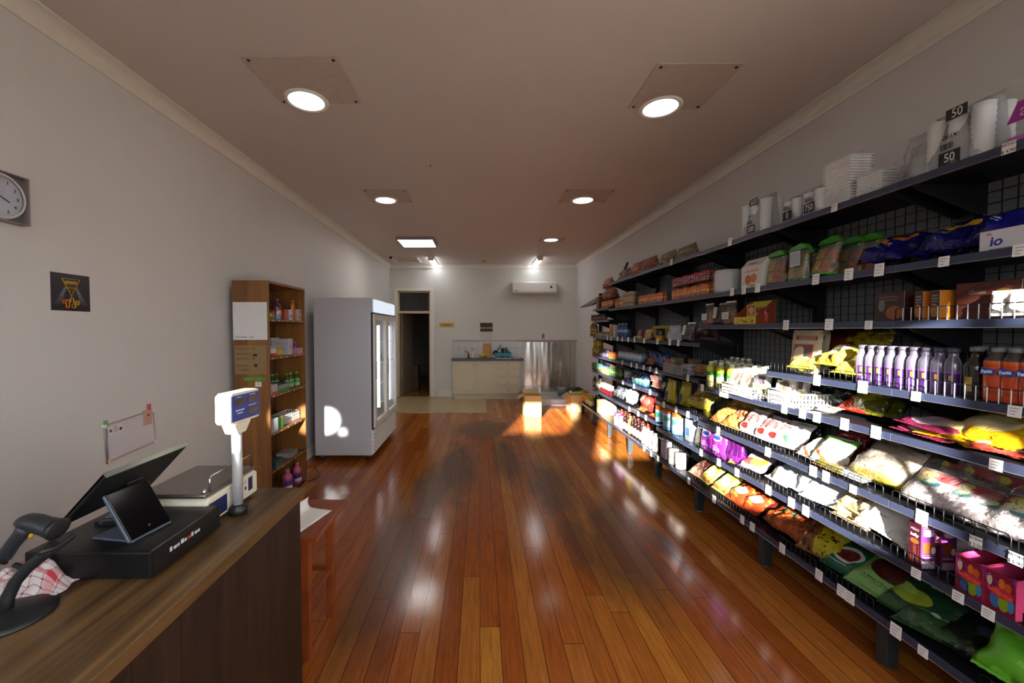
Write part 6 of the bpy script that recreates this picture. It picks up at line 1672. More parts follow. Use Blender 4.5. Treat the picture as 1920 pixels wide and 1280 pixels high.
K['green_shampoo'] = bottle('shampoo_bottle', .03, .145, printed('#6a9a4a', [('v', .5, 1, '#3a5a2c')], .2), mat('#6aa02a', .4), printed('#8fae84', [('v', .4, .9, '#3f8a2a')]), (.1, .55), .35, .6)
K['grey_tray'] = boxy('grey_tray', .22, .14, .07, printed('#8a8c98', [('v', 0, .5, '#2f6a2a'), ('s', 6, .3, '#4a8a34')]), mat('#7a7c86', .5), mat('#5a5c66', .5))
K['white_red_box'] = boxy('powder_box', .1, .1, .09, printed('#a9a2a6', [('v', 0, .3, '#a8502c')]), mat('#b0a9ac', .5))
K['white_cube_box'] = boxy('white_box', .1, .1, .12, mat('#a3a6aa', .5), mat('#a9abb0', .5))
K['green_carton'] = boxy('green_carton', .08, .06, .11, printed('#2f8a28', [('v', .8, 1, '#8a5a4a'), ('n', 5, .6, '#6fae4a')]), mat('#3a8a30', .5))
K['teal_box'] = boxy('sponge_pack', .12, .12, .07, printed('#1f3f44', [('v', 0, .3, '#2a5f5a'), ('n', 6, .62, '#a9a49c')]), mat('#2a4448', .5))
K['grey_pack'] = boxy('sponge_pack', .16, .14, .045, printed('#5a6468', [('n', 6, .58, '#b9b4ae'), ('v', .85, 1, '#a8604a')]), mat('#8a8a86', .5))
K['orange_can_tall'] = jar('spray_can', .03, .15, mat('#7a3416', .35), mat('#8a4420', .4), lid_h=.03)
K['pink_bottle'] = bottle('fabric_softener', .042, .21, printed('#b05a78', [('v', .0, .06, '#a04a6a')], .3), mat('#c0707f', .4), printed('#a03a6a', [('e', .4, .5, .22, .3, '#3a2a6a'), ('e', .45, .2, .25, .14, '#c9b9c9')]), (.1, .6), .38, .66, .03)
PROTO = {}
def place(kind, label, cat, x, y, z, rz=-90.0, rx=0.0, group=None, sc=1.0):
    if kind not in PROTO:
        o = PROTO[kind] = K[kind]()
    else:
        o = copy_tree(PROTO[kind])
    o.location = (x, y, z); o.rotation_euler = (R(rx), 0, R(rz))
    if sc != 1.0: o.scale = (sc, sc, sc)
    if 'group' in o: del o['group']
    return tag(o, label, cat, group)
# ================================================================== WHERE EVERYTHING STANDS (kind, label, category, x, y, z, turn, lean, group, size)
K['bk_basket'] = basket(.30, .13, .085, '#cfcdc8')
ITEMS = [
    ('pink_pack', 'white cup pack with magenta label at the right end of the top shelf', 'cups', 2.02, 1.383, 2.266, -91.6, 0, None, 1),
    ('cup_bag_large', 'large plastic bag of white cups with black 50 tiles on the top shelf', 'cups', 2.03, 1.68, 2.266, -89.9, 0, None, 1),
    ('crumpled_clear_bag', 'crumpled empty-looking clear bag left of the large cup bag', 'bag', 2.0, 1.827, 2.266, -90.8, 0, None, 1),
    ('container_pack_low', 'low wrapped stack of white containers on the top shelf', 'containers', 2.03, 2.045, 2.266, -89.4, 0, None, 1),
    ('container_pack_tall', 'tall wrapped stack of white containers on the top shelf', 'containers', 2.02, 2.216, 2.266, -89.2, 0, None, 1),
    ('cup_bag_mid', 'bag of white cups with black 750 tile on the top shelf', 'cups', 2.0, 2.357, 2.266, -92.6, 0, None, 1),
    ('cup_bag_plain', 'bag of white cups left of the 750 bag on the top shelf', 'cups', 2.0, 2.521, 2.266, -92.9, 0, None, 1),
    ('cup_bag_far', 'bag of white cups with black 500 tile standing alone on the top shelf', 'cups', 2.02, 2.881, 2.27, -88.0, 0, None, 1),
    ('grey_silver_bag', 'greyish clear snack bag on the top shelf above the orange packs', 'snack bag', 2.03, 3.932, 2.278, -91.4, 0, None, 1),
    ('green_silver_bag', 'clear snack bag with green patches on the far top shelf', 'snack bag', 2.03, 4.308, 2.278, -91.6, 0, None, 1),
    ('redbrown_bag', 'reddish brown clear snack bag on the far top shelf', 'snack bag', 2.03, 4.793, 2.28, -87.0, 0, None, 1),
    ('orange_bag', 'orange snack bag with blue corner on the far top shelf', 'snack bag', 2.02, 5.105, 2.28, -90.2, 0, None, 1),
    ('clear_jars_bag', 'pale clear bag at the far end of the top shelf', 'snack bag', 2.02, 5.532, 2.282, -88.0, 0, None, 1),
    ('grey_handle', 'grey handle-shaped object lying on the pale bag at the far end of the top shelf', 'tool', 2.05, 5.619, 2.456, -90.1, 0, None, 1),
    ('white_box', 'small white box with blue letters at the right end of the second shelf', 'box', 2.0, 1.469, 1.894, -89.7, 0, None, 1),
    ('blue_bag_plain', 'plain navy foil bag lying nearest the white lettered box', 'snack bag', 1.985, 1.598, 1.939, -92.1, -60, None, 1),
    ('blue_bag_yellow', 'navy foil bag with yellow arc lying in the middle of the navy bags', 'snack bag', 1.985, 1.767, 1.939, -89.2, -60, None, 1),
    ('blue_bag_orange', 'navy foil bag with orange arc lying farthest left of the navy bags', 'snack bag', 1.98, 2.011, 1.939, -87.8, -60, None, 1),
    ('green_pouch', 'clear noodle pouch with green top leaning beside the navy bags', 'noodles', 1.99, 2.317, 1.906, -89.9, -12, None, 1),
    ('green_pouch', 'clear green-topped noodle pouch behind the leaning one', 'noodles', 2.13, 2.295, 1.894, -88.6, 0, None, 1),
    ('green_pouch', 'clear green-topped noodle pouch farthest right behind the navy bags', 'noodles', 2.15, 2.212, 1.894, -89.0, 0, None, 1),
    ('green_pouch_back', 'clear noodle pouch showing its grey ingredients label, green base', 'noodles', 1.98, 2.477, 1.894, -92.6, 0, None, 1),
    ('green_pouch', 'clear green-topped noodle pouch between white carton and grey-label pouch', 'noodles', 2.0, 2.685, 1.894, -88.5, 0, None, 1),
    ('green_pouch', 'green-topped noodle pouch behind the grey-label pouch', 'noodles', 2.14, 2.611, 1.894, -89.5, 0, None, 1),
    ('gable_carton', 'white gabled carton with orange pictures on the second shelf', 'carton', 2.0, 2.863, 1.894, -90.4, 0, None, 1),
    ('bowl_pack', 'round white stack of bowls in film on the second shelf', 'bowls', 2.02, 3.25, 1.894, -92.8, 0, None, 1),
    ('orange_pack', 'orange noodle multipack on the lower layer, first left of the bowl stack', 'noodles', 1.98, 3.5, 1.894, -87.8, 0, 'orange noodle multipacks on the second shelf', 1),
    ('red_pack', 'red noodle multipack on the upper layer, first left of the bowl stack', 'noodles', 1.985, 3.5, 2.024, -90.2, 0, 'red noodle multipacks on the second shelf', 1),
    ('orange_pack', 'orange noodle multipack on the lower layer, second left of the bowl stack', 'noodles', 1.98, 3.66, 1.894, -88.7, 0, 'orange noodle multipacks on the second shelf', 1),
    ('red_pack', 'red noodle multipack on the upper layer, second left of the bowl stack', 'noodles', 1.985, 3.66, 2.024, -87.7, 0, 'red noodle multipacks on the second shelf', 1),
    ('orange_pack', 'orange noodle multipack on the lower layer, third left of the bowl stack', 'noodles', 1.98, 3.82, 1.894, -88.7, 0, 'orange noodle multipacks on the second shelf', 1),
    ('red_pack', 'red noodle multipack on the upper layer, third left of the bowl stack', 'noodles', 1.985, 3.82, 2.024, -87.5, 0, 'red noodle multipacks on the second shelf', 1),
    ('orange_pack', 'orange noodle multipack on the lower layer, fourth left of the bowl stack', 'noodles', 1.98, 3.98, 1.894, -90.6, 0, 'orange noodle multipacks on the second shelf', 1),
    ('red_pack', 'red noodle multipack on the upper layer, fourth left of the bowl stack', 'noodles', 1.985, 3.98, 2.024, -88.2, 0, 'red noodle multipacks on the second shelf', 1),
    ('orange_pack', 'orange noodle multipack in the fifth bay, first from the right', 'noodles', 1.98, 4.36, 1.898, -90.3, 0, 'orange noodle multipacks on the second shelf', 1),
    ('orange_pack', 'orange noodle multipack in the fifth bay, second from the right', 'noodles', 1.98, 4.53, 1.898, -87.4, 0, 'orange noodle multipacks on the second shelf', 1),
    ('orange_pack_fat', 'orange noodle multipack in the fifth bay, third from the right', 'noodles', 1.98, 4.7, 1.898, -87.7, 0, 'orange noodle multipacks on the second shelf', 1),
    ('orange_pack_fat', 'orange noodle multipack in the fifth bay, fourth from the right', 'noodles', 1.98, 4.87, 1.898, -92.4, 0, 'orange noodle multipacks on the second shelf', 1),
    ('cup_noodles', 'cream cup of noodles, lower row, first from the right', 'cup noodles', 1.97, 5.15, 1.906, -92.2, 0, 'stacked cream noodle cups on the second shelf', 1),
    ('cup_noodles', 'cream cup of noodles, lower row, second from the right', 'cup noodles', 1.97, 5.265, 1.906, -91.7, 0, 'stacked cream noodle cups on the second shelf', 1),
    ('cup_noodles', 'cream cup of noodles, lower row, third from the right', 'cup noodles', 1.97, 5.38, 1.906, -87.2, 0, 'stacked cream noodle cups on the second shelf', 1),
    ('cup_noodles', 'cream cup of noodles, upper row, first from the right', 'cup noodles', 1.97, 5.15, 2.001, -90.4, 0, 'stacked cream noodle cups on the second shelf', 1),
    ('cup_noodles', 'cream cup of noodles, upper row, second from the right', 'cup noodles', 1.97, 5.265, 2.001, -89.2, 0, 'stacked cream noodle cups on the second shelf', 1),
    ('cup_noodles', 'cream cup of noodles, upper row, third from the right', 'cup noodles', 1.97, 5.38, 2.001, -91.2, 0, 'stacked cream noodle cups on the second shelf', 1),
    ('orange_pack_fat', 'fat orange noodle pack first left of the cream cups', 'noodles', 1.98, 5.53, 1.906, -90.0, 0, 'orange noodle multipacks on the second shelf', 1),
    ('orange_pack_fat', 'fat orange noodle pack second left of the cream cups', 'noodles', 1.98, 5.7, 1.906, -90.7, 0, 'orange noodle multipacks on the second shelf', 1),
    ('orange_pack_fat', 'orange noodle pack in the seventh bay, first from the right', 'noodles', 1.98, 6.0, 1.936, -90.9, 0, 'orange noodle multipacks on the second shelf', 1),
    ('orange_pack_fat', 'orange noodle pack in the seventh bay, second from the right', 'noodles', 1.98, 6.17, 1.936, -89.5, 0, 'orange noodle multipacks on the second shelf', 1),
    ('orange_pack_fat', 'orange noodle pack in the seventh bay, third from the right', 'noodles', 1.98, 6.34, 1.936, -89.5, 0, 'orange noodle multipacks on the second shelf', 1),
    ('brown_wrapped', 'brown plastic-wrapped bundle stacked on the far orange noodle packs', 'snack bag', 2.0, 6.12, 2.071, -87.6, 0, None, 1),
    ('orange_bag', 'orange bag on top of the brown bundle at the far end', 'snack bag', 2.05, 6.35, 2.256, -88.9, 0, None, 0.9),
    ('brown_box', 'plain brown box at the far end beside the sloping shelf', 'box', 1.99, 6.56, 1.936, -89.1, 0, None, 1),
    ('choc_box', 'dark brown biscuit box with small pale lettering at the right of the third shelf', 'biscuits', 2.06, 1.554, 1.638, -89.3, 0, None, 1),
    ('white_sachet', 'small white foil sachet leaning on the dark brown biscuit box', 'sachet', 1.945, 1.485, 1.65, -87.1, -6, None, 1),
    ('white_sachet', 'small white sachet at the right frame edge of the third shelf', 'sachet', 1.945, 1.436, 1.65, -89.0, -6, None, 1),
    ('orange_gift_box', 'orange-sided biscuit box standing alone, left of the other two', 'biscuits', 1.968, 1.763, 1.638, -90.0, 0, None, 1),
    ('orange_gift_box', 'orange-sided biscuit box, front one of the pair by the dark brown box', 'biscuits', 1.968, 1.7, 1.638, -90.0, 0, None, 1),
    ('orange_gift_box', 'orange-sided biscuit box, back one of the pair by the dark brown box', 'biscuits', 2.034, 1.7, 1.638, -90.0, 0, None, 1),
    ('brown_gift_box', 'brown biscuit box with pale picture left of the orange-sided boxes', 'biscuits', 2.06, 1.93, 1.638, -89.2, 0, None, 1),
    ('display_tray', 'yellow open display tray with red picture on the third shelf', 'display tray', 1.985, 2.89, 1.638, -89.9, 0, None, 1),
    ('red_sachet', 'red sachet standing in the yellow display tray, first from the right', 'sachet', 1.985, 2.8, 1.642, -89.1, 0, 'red sachets in the yellow tray', 1),
    ('red_sachet', 'red sachet standing in the yellow display tray, second from the right', 'sachet', 1.995, 2.855, 1.642, -91.2, 0, 'red sachets in the yellow tray', 1),
    ('red_sachet', 'red sachet standing in the yellow display tray, third from the right', 'sachet', 2.005, 2.91, 1.642, -88.7, 0, 'red sachets in the yellow tray', 1),
    ('amber_snack', 'clear pouch of amber snacks with white label next to the yellow tray', 'snack pouch', 1.98, 3.145, 1.638, -89.6, 0, None, 1),
    ('dark_snack', 'dark snack pouch with slanted white label, third shelf', 'snack pouch', 2.0, 3.31, 1.644, -91.3, -6, None, 1),
    ('amber_snack', 'clear pouch of amber snacks with white label, leftmost of the pouches', 'snack pouch', 1.99, 3.454, 1.638, -92.6, 0, None, 1),
    ('dark_big_bag', 'dark maroon bag leaning on the fourth-bay shelf below the pouches', 'bag', 2.0, 3.541, 1.513, -87.9, -30, None, 1),
    ('dark_snack', 'dark pouch with white label hanging over the shelf edge beside the silver pouch', 'snack pouch', 1.965, 3.764, 1.495, -87.1, -12, None, 1),
    ('white_tub_bag', 'silver-white standing pouch with blue mark on the far third shelf', 'pouch', 1.98, 4.042, 1.483, -92.5, 0, None, 1),
    ('yellow_bucket', 'yellow tub with dark upper half on the far third shelf', 'tub', 1.97, 4.355, 1.483, -88.2, 0, None, 1),
    ('yellow_bucket', 'yellow and dark tub behind the silver pouch', 'tub', 2.15, 4.161, 1.483, -90.5, 0, None, 1),
    ('yellow_noodle', 'yellow and orange noodle pack on the far third shelf, front', 'noodles', 1.97, 4.643, 1.483, -92.1, 0, None, 1),
    ('yellow_noodle', 'yellow noodle pack standing behind, first from the right', 'noodles', 2.15, 4.439, 1.483, -91.2, 0, 'yellow noodle packs behind the silver pouch', 1.35),
    ('yellow_noodle', 'yellow noodle pack standing behind, second from the right', 'noodles', 2.15, 4.658, 1.483, -88.4, 0, 'yellow noodle packs behind the silver pouch', 1.35),
    ('yellow_noodle', 'yellow noodle pack standing behind, third from the right', 'noodles', 2.15, 4.825, 1.483, -87.8, 0, 'yellow noodle packs behind the silver pouch', 1.35),
    ('red_pouch_small', 'small red pouch left of the yellow noodle pack', 'pouch', 1.97, 4.906, 1.483, -92.7, 0, None, 1),
    ('flat_foil_bag', 'small dark foil packet lying left of the red pouch', 'packet', 1.96, 5.085, 1.498, -89.3, -75, None, 1),
    ('water_bottle', 'blue-tinted water bottle, first from the left', 'water bottle', 1.97, 5.618, 1.483, -92.7, 0, 'blue water bottles on the far third shelf', 1),
    ('water_bottle', 'blue-tinted water bottle, second from the left', 'water bottle', 1.97, 5.495, 1.483, -88.7, 0, 'blue water bottles on the far third shelf', 1),
    ('water_bottle', 'blue-tinted water bottle, third from the left', 'water bottle', 1.97, 5.372, 1.483, -91.0, 0, 'blue water bottles on the far third shelf', 1),
    ('white_carton', 'tall pale carton left of the water bottles', 'carton', 1.97, 5.75, 1.483, -87.7, 0, None, 1),
    ('yellow_carton', 'tall yellow and brown carton on the far third shelf', 'carton', 1.97, 5.911, 1.483, -87.1, 0, None, 1),
    ('cream_jar', 'small cream jar with green lid, first from the left', 'jar', 1.96, 6.627, 1.483, -90.0, 0, 'cream jars on the far third shelf', 1),
    ('cream_jar', 'small cream jar with green lid, second from the left', 'jar', 1.96, 6.477, 1.483, -87.0, 0, 'cream jars on the far third shelf', 1),
    ('cream_jar', 'small cream jar with green lid, third from the left', 'jar', 1.96, 6.327, 1.483, -91.1, 0, 'cream jars on the far third shelf', 1),
    ('cream_jar', 'small cream jar with green lid, fourth from the left', 'jar', 1.96, 6.177, 1.483, -92.5, 0, 'cream jars on the far third shelf', 1),
    ('cream_jar', 'small cream jar with green lid, fifth from the left', 'jar', 1.96, 6.027, 1.483, -89.4, 0, 'cream jars on the far third shelf', 1),
    ('oil_bottle', 'tall amber oil bottle at the shelving end, first from the left', 'oil bottle', 2.02, 7.17, 1.483, -92.8, 0, 'amber oil bottles on the far third shelf', 1),
    ('oil_bottle', 'tall amber oil bottle at the shelving end, second from the left', 'oil bottle', 2.02, 7.063, 1.483, -91.8, 0, 'amber oil bottles on the far third shelf', 1),
    ('oil_bottle', 'tall amber oil bottle at the shelving end, third from the left', 'oil bottle', 2.02, 6.956, 1.483, -90.6, 0, 'amber oil bottles on the far third shelf', 1),
    ('brown_jar', 'brown sauce jar on the small upper shelf, first from the left', 'jar', 1.97, 6.919, 1.754, -89.3, 0, 'brown jars on the upper far shelf', 1),
    ('brown_jar', 'brown sauce jar on the small upper shelf, second from the left', 'jar', 1.97, 6.764, 1.754, -92.1, 0, 'brown jars on the upper far shelf', 1),
    ('brown_jar', 'brown sauce jar on the small upper shelf, third from the left', 'jar', 1.97, 6.609, 1.754, -92.7, 0, 'brown jars on the upper far shelf', 1),
    ('brown_jar', 'brown sauce jar on the small upper shelf, fourth from the left', 'jar', 1.97, 6.454, 1.754, -87.8, 0, 'brown jars on the upper far shelf', 1),
    ('brown_jar', 'brown sauce jar on the small upper shelf, fifth from the left', 'jar', 1.97, 6.298, 1.754, -91.1, 0, 'brown jars on the upper far shelf', 1),
    ('grape_bottle', 'purple-labelled drink bottle in the front row, first from the left', 'drink bottle', 1.975, 2.053, 1.327, -71.7, 0, 'purple drink bottles on the fourth shelf', 1),
    ('grape_bottle', 'purple-labelled drink bottle in the front row, second from the left', 'drink bottle', 1.975, 2.004, 1.327, -74.1, 0, 'purple drink bottles on the fourth shelf', 1),
    ('grape_bottle', 'purple-labelled drink bottle in the front row, third from the left', 'drink bottle', 1.975, 1.954, 1.327, -94.9, 0, 'purple drink bottles on the fourth shelf', 1),
    ('grape_bottle', 'purple-labelled drink bottle in the front row, fourth from the left', 'drink bottle', 1.975, 1.905, 1.327, -91.6, 0, 'purple drink bottles on the fourth shelf', 1),
    ('grape_bottle', 'purple-labelled drink bottle in the front row, fifth from the left', 'drink bottle', 1.975, 1.856, 1.327, -89.2, 0, 'purple drink bottles on the fourth shelf', 1),
    ('grape_bottle', 'purple-labelled drink bottle in the front row, sixth from the left', 'drink bottle', 1.975, 1.806, 1.327, -84.2, 0, 'purple drink bottles on the fourth shelf', 1),
    ('grape_bottle', 'purple-labelled drink bottle in the front row, seventh from the left', 'drink bottle', 1.975, 1.757, 1.327, -86.2, 0, 'purple drink bottles on the fourth shelf', 1),
    ('grape_bottle', 'purple-labelled drink bottle in the front row, eighth from the left', 'drink bottle', 1.975, 1.708, 1.327, -87.6, 0, 'purple drink bottles on the fourth shelf', 1),
    ('grape_bottle', 'purple-labelled drink bottle in the front row, ninth from the left', 'drink bottle', 1.975, 1.658, 1.327, -85.2, 0, 'purple drink bottles on the fourth shelf', 1),
    ('grape_bottle', 'purple-labelled drink bottle in the back row, first from the left', 'drink bottle', 2.06, 2.047, 1.327, -72.4, 0, 'purple drink bottles on the fourth shelf', 1),
    ('grape_bottle', 'purple-labelled drink bottle in the back row, second from the left', 'drink bottle', 2.06, 1.996, 1.327, -89.7, 0, 'purple drink bottles on the fourth shelf', 1),
    ('grape_bottle', 'purple-labelled drink bottle in the back row, third from the left', 'drink bottle', 2.06, 1.946, 1.327, -92.8, 0, 'purple drink bottles on the fourth shelf', 1),
    ('grape_bottle', 'purple-labelled drink bottle in the back row, fourth from the left', 'drink bottle', 2.06, 1.895, 1.327, -81.2, 0, 'purple drink bottles on the fourth shelf', 1),
    ('grape_bottle', 'purple-labelled drink bottle in the back row, fifth from the left', 'drink bottle', 2.06, 1.845, 1.327, -100.5, 0, 'purple drink bottles on the fourth shelf', 1),
    ('grape_bottle', 'purple-labelled drink bottle in the back row, sixth from the left', 'drink bottle', 2.06, 1.794, 1.327, -98.0, 0, 'purple drink bottles on the fourth shelf', 1),
    ('grape_bottle', 'purple-labelled drink bottle in the back row, seventh from the left', 'drink bottle', 2.06, 1.744, 1.327, -70.9, 0, 'purple drink bottles on the fourth shelf', 1),
    ('cola_bottle', 'clear and dark drink bottle left of the orange soda bottles', 'drink bottle', 1.975, 1.581, 1.327, -89.9, 0, None, 1),
    ('cola_bottle', 'dark drink bottle behind the orange soda bottles', 'drink bottle', 2.09, 1.659, 1.327, -89.7, 0, None, 1),
    ('orange_bottle', 'orange-labelled soda bottle in the front row, first from the left', 'drink bottle', 1.965, 1.507, 1.327, -94.9, 0, 'orange soda bottles on the fourth shelf', 1),
    ('orange_bottle', 'orange-labelled soda bottle in the front row, second from the left', 'drink bottle', 1.965, 1.456, 1.327, -90.8, 0, 'orange soda bottles on the fourth shelf', 1),
    ('orange_bottle', 'orange-labelled soda bottle in the front row, third from the left', 'drink bottle', 1.965, 1.406, 1.327, -89.2, 0, 'orange soda bottles on the fourth shelf', 1),
    ('orange_bottle', 'orange-labelled soda bottle in the back row, first from the left', 'drink bottle', 2.05, 1.57, 1.327, -109.2, 0, 'orange soda bottles on the fourth shelf', 1),
    ('orange_bottle', 'orange-labelled soda bottle in the back row, second from the left', 'drink bottle', 2.05, 1.526, 1.327, -85.4, 0, 'orange soda bottles on the fourth shelf', 1),
    ('orange_bottle', 'orange-labelled soda bottle in the back row, third from the left', 'drink bottle', 2.05, 1.482, 1.327, -84.7, 0, 'orange soda bottles on the fourth shelf', 1),
    ('cream_pouch', 'tall cream pouch with red print standing at the left of the yellow bags', 'pouch', 2.02, 2.477, 1.331, -90.9, -4, None, 1),
    ('cream_pouch', 'tall cream pouch half hidden behind the front one', 'pouch', 2.1, 2.517, 1.331, -89.7, -3, None, 1),
    ('dark_red_pouch', 'dark red pouch standing behind the yellow bags', 'pouch', 2.15, 2.382, 1.331, -90.2, -3, None, 1),
    ('yellow_bag', 'yellow snack bag lying lowest at the left behind the wire fence', 'snack bag', 1.935, 2.412, 1.367, -76.9, -68, None, 1),
    ('yellow_bag', 'yellow snack bag lying on top, middle of the sunlit yellow bags', 'snack bag', 1.95, 2.258, 1.402, -98.9, -58, None, 1),
    ('yellow_bag', 'yellow snack bag lying at the right beside the purple bottles', 'snack bag', 1.935, 2.112, 1.367, -88.8, -66, None, 1),
    ('yellow_bag_dark', 'dull yellow snack bag standing behind, left of two', 'snack bag', 2.14, 2.312, 1.347, -88.6, -14, None, 1),
    ('yellow_bag_dark', 'dull yellow snack bag standing behind the purple bottles', 'snack bag', 2.17, 2.216, 1.347, -92.9, -10, None, 1),
    ('dark_red_bag', 'dark red bag lying at the right end of the fifth shelf', 'snack bag', 1.97, 1.425, 1.15, -92.6, -78, None, 1),
    ('chilli_bag', 'red and white chilli bag lying at the edge of the fifth shelf', 'snack bag', 1.925, 1.468, 1.142, -68.9, -80, None, 1),
    ('yellow_big_bag', 'large yellow bag lying open side forward on the fifth shelf', 'snack bag', 1.945, 1.565, 1.16, -97.2, -66, None, 1),
    ('yellow_big_bag', 'large yellow bag underneath, poking out over the fifth shelf edge', 'snack bag', 1.93, 1.618, 1.15, -81.5, -82, None, 1),
    ('pink_flat_bag', 'pink and maroon frozen snack bag lying flat, top of two', 'snack bag', 1.935, 1.761, 1.172, -105.3, -82, None, 1),
    ('pink_flat_bag', 'pink and maroon frozen snack bag lying flat underneath', 'snack bag', 1.93, 1.764, 1.136, -101.4, -84, None, 1),
    ('olive_bag', 'olive yellow bag standing at the back of the fifth shelf', 'snack bag', 2.12, 2.095, 1.15, -91.1, -30, None, 1),
    ('olive_bag', 'olive yellow bag leaning left of the other olive bag', 'snack bag', 2.06, 2.126, 1.15, -90.8, -34, None, 1),
    ('red_green_bag', 'red and green snack bag lying on the fifth shelf', 'snack bag', 2.05, 2.202, 1.15, -91.1, -60, None, 1),
    ('black_bag', 'black foil bag on the fifth shelf behind the white baskets', 'snack bag', 2.1, 2.359, 1.15, -90.8, -35, None, 1),
    ('black_bag', 'black foil bag farthest back beside the red and green bag', 'snack bag', 2.17, 2.305, 1.14, -89.4, -20, None, 1),
    ('flat_foil_bag', 'small silver foil packet lying beside the white basket', 'packet', 1.965, 2.279, 1.133, -91.2, -78, None, 1),
    ('small_white_basket', 'white plastic basket full of cards on the fifth shelf', 'basket', 2.01, 2.504, 1.12, -90.2, 0, None, 1),
    ('white_tray_bag', 'white snack pouch with orange picture standing in the white basket', 'snack pouch', 1.985, 2.591, 1.136, -88.4, -14, None, 1),
    ('mixed_tray_bag', 'white and grey snack pouch behind in the white basket', 'snack pouch', 2.03, 2.551, 1.138, -92.8, -20, None, 1),
    ('lime_bottle', 'yellow and green juice bottle in the front row, first from the left', 'juice bottle', 1.965, 3.38, 1.117, -86.5, 0, 'yellow juice bottles in the third bay', 1),
    ('lime_bottle', 'yellow and green juice bottle in the front row, second from the left', 'juice bottle', 1.965, 3.239, 1.117, -78.2, 0, 'yellow juice bottles in the third bay', 1),
    ('lime_bottle', 'yellow and green juice bottle in the front row, third from the left', 'juice bottle', 1.965, 3.099, 1.117, -99.5, 0, 'yellow juice bottles in the third bay', 1),
    ('lime_bottle', 'yellow and green juice bottle in the second row, first from the left', 'juice bottle', 2.06, 3.479, 1.117, -103.9, 0, 'yellow juice bottles in the third bay', 1),
    ('lime_bottle', 'yellow and green juice bottle in the second row, second from the left', 'juice bottle', 2.06, 3.38, 1.117, -74.8, 0, 'yellow juice bottles in the third bay', 1),
    ('lime_bottle', 'yellow and green juice bottle in the second row, third from the left', 'juice bottle', 2.06, 3.28, 1.117, -103.1, 0, 'yellow juice bottles in the third bay', 1),
    ('lime_bottle', 'yellow and green juice bottle in the second row, fourth from the left', 'juice bottle', 2.06, 3.18, 1.117, -105.6, 0, 'yellow juice bottles in the third bay', 1),
    ('lime_bottle', 'yellow and green juice bottle in the second row, fifth from the left', 'juice bottle', 2.06, 3.081, 1.117, -93.2, 0, 'yellow juice bottles in the third bay', 1),
    ('lime_bottle', 'yellow and green juice bottle in the second row, sixth from the left', 'juice bottle', 2.06, 2.981, 1.117, -80.1, 0, 'yellow juice bottles in the third bay', 1),
    ('lime_bottle', 'yellow and green juice bottle in the second row, seventh from the left', 'juice bottle', 2.06, 2.882, 1.117, -109.9, 0, 'yellow juice bottles in the third bay', 1),
    ('lime_bottle', 'yellow and green juice bottle in the third row, first from the left', 'juice bottle', 2.135, 3.518, 1.117, -98.9, 0, 'yellow juice bottles in the third bay', 1),
    ('lime_bottle', 'yellow and green juice bottle in the third row, second from the left', 'juice bottle', 2.135, 3.424, 1.117, -98.3, 0, 'yellow juice bottles in the third bay', 1),
    ('lime_bottle', 'yellow and green juice bottle in the third row, third from the left', 'juice bottle', 2.135, 3.33, 1.117, -73.3, 0, 'yellow juice bottles in the third bay', 1),
    ('lime_bottle', 'yellow and green juice bottle in the third row, fourth from the left', 'juice bottle', 2.135, 3.236, 1.117, -93.1, 0, 'yellow juice bottles in the third bay', 1),
    ('lime_bottle', 'yellow and green juice bottle in the third row, fifth from the left', 'juice bottle', 2.135, 3.142, 1.117, -72.2, 0, 'yellow juice bottles in the third bay', 1),
    ('lime_bottle', 'yellow and green juice bottle in the third row, sixth from the left', 'juice bottle', 2.135, 3.048, 1.117, -106.5, 0, 'yellow juice bottles in the third bay', 1),
    ('lime_bottle', 'yellow and green juice bottle in the third row, seventh from the left', 'juice bottle', 2.135, 2.954, 1.117, -98.2, 0, 'yellow juice bottles in the third bay', 1),
    ('lime_bottle', 'yellow juice bottle on the raised back tier, first from the left', 'juice bottle', 2.21, 3.564, 1.147, -82.5, 0, 'yellow juice bottles in the third bay', 1),
    ('lime_bottle', 'yellow juice bottle on the raised back tier, second from the left', 'juice bottle', 2.21, 3.489, 1.147, -70.8, 0, 'yellow juice bottles in the third bay', 1),
    ('lime_bottle', 'yellow juice bottle on the raised back tier, third from the left', 'juice bottle', 2.21, 3.415, 1.147, -92.4, 0, 'yellow juice bottles in the third bay', 1),
    ('lime_bottle', 'yellow juice bottle on the raised back tier, fourth from the left', 'juice bottle', 2.21, 3.34, 1.147, -103.7, 0, 'yellow juice bottles in the third bay', 1),
    ('lime_bottle', 'yellow juice bottle on the raised back tier, fifth from the left', 'juice bottle', 2.21, 3.266, 1.147, -109.0, 0, 'yellow juice bottles in the third bay', 1),
    ('white_basket', 'white plastic basket of snack pouches in front of the juice bottles', 'basket', 1.98, 2.918, 1.117, -89.9, 0, None, 1),
    ('white_tray_bag', 'white snack pouch with orange picture, leftmost in the juice-shelf basket', 'snack pouch', 1.95, 3.037, 1.143, -91.9, -20, None, 1),
    ('white_tray_bag', 'white snack pouch with orange picture, middle in the juice-shelf basket', 'snack pouch', 1.955, 2.916, 1.143, -88.2, -22, None, 1),
    ('mixed_tray_bag', 'white and grey snack pouch at the right in the juice-shelf basket', 'snack pouch', 1.95, 2.769, 1.138, -88.0, -16, None, 1),
    ('grey_basket', 'grey perforated basket of boxes in the fourth bay', 'basket', 1.985, 3.904, 1.17, -90.6, 0, None, 1),
    ('tea_box', 'brown tea box standing in the grey basket', 'box', 2.02, 4.081, 1.176, -91.3, 0, None, 1),
    ('white_pink_box', 'white and pink box at the right in the grey basket', 'box', 1.97, 3.765, 1.176, -88.2, 0, None, 1),
    ('red_pouch_small', 'red pouch at the left in the grey basket', 'pouch', 1.98, 4.194, 1.176, -89.1, 0, None, 1),
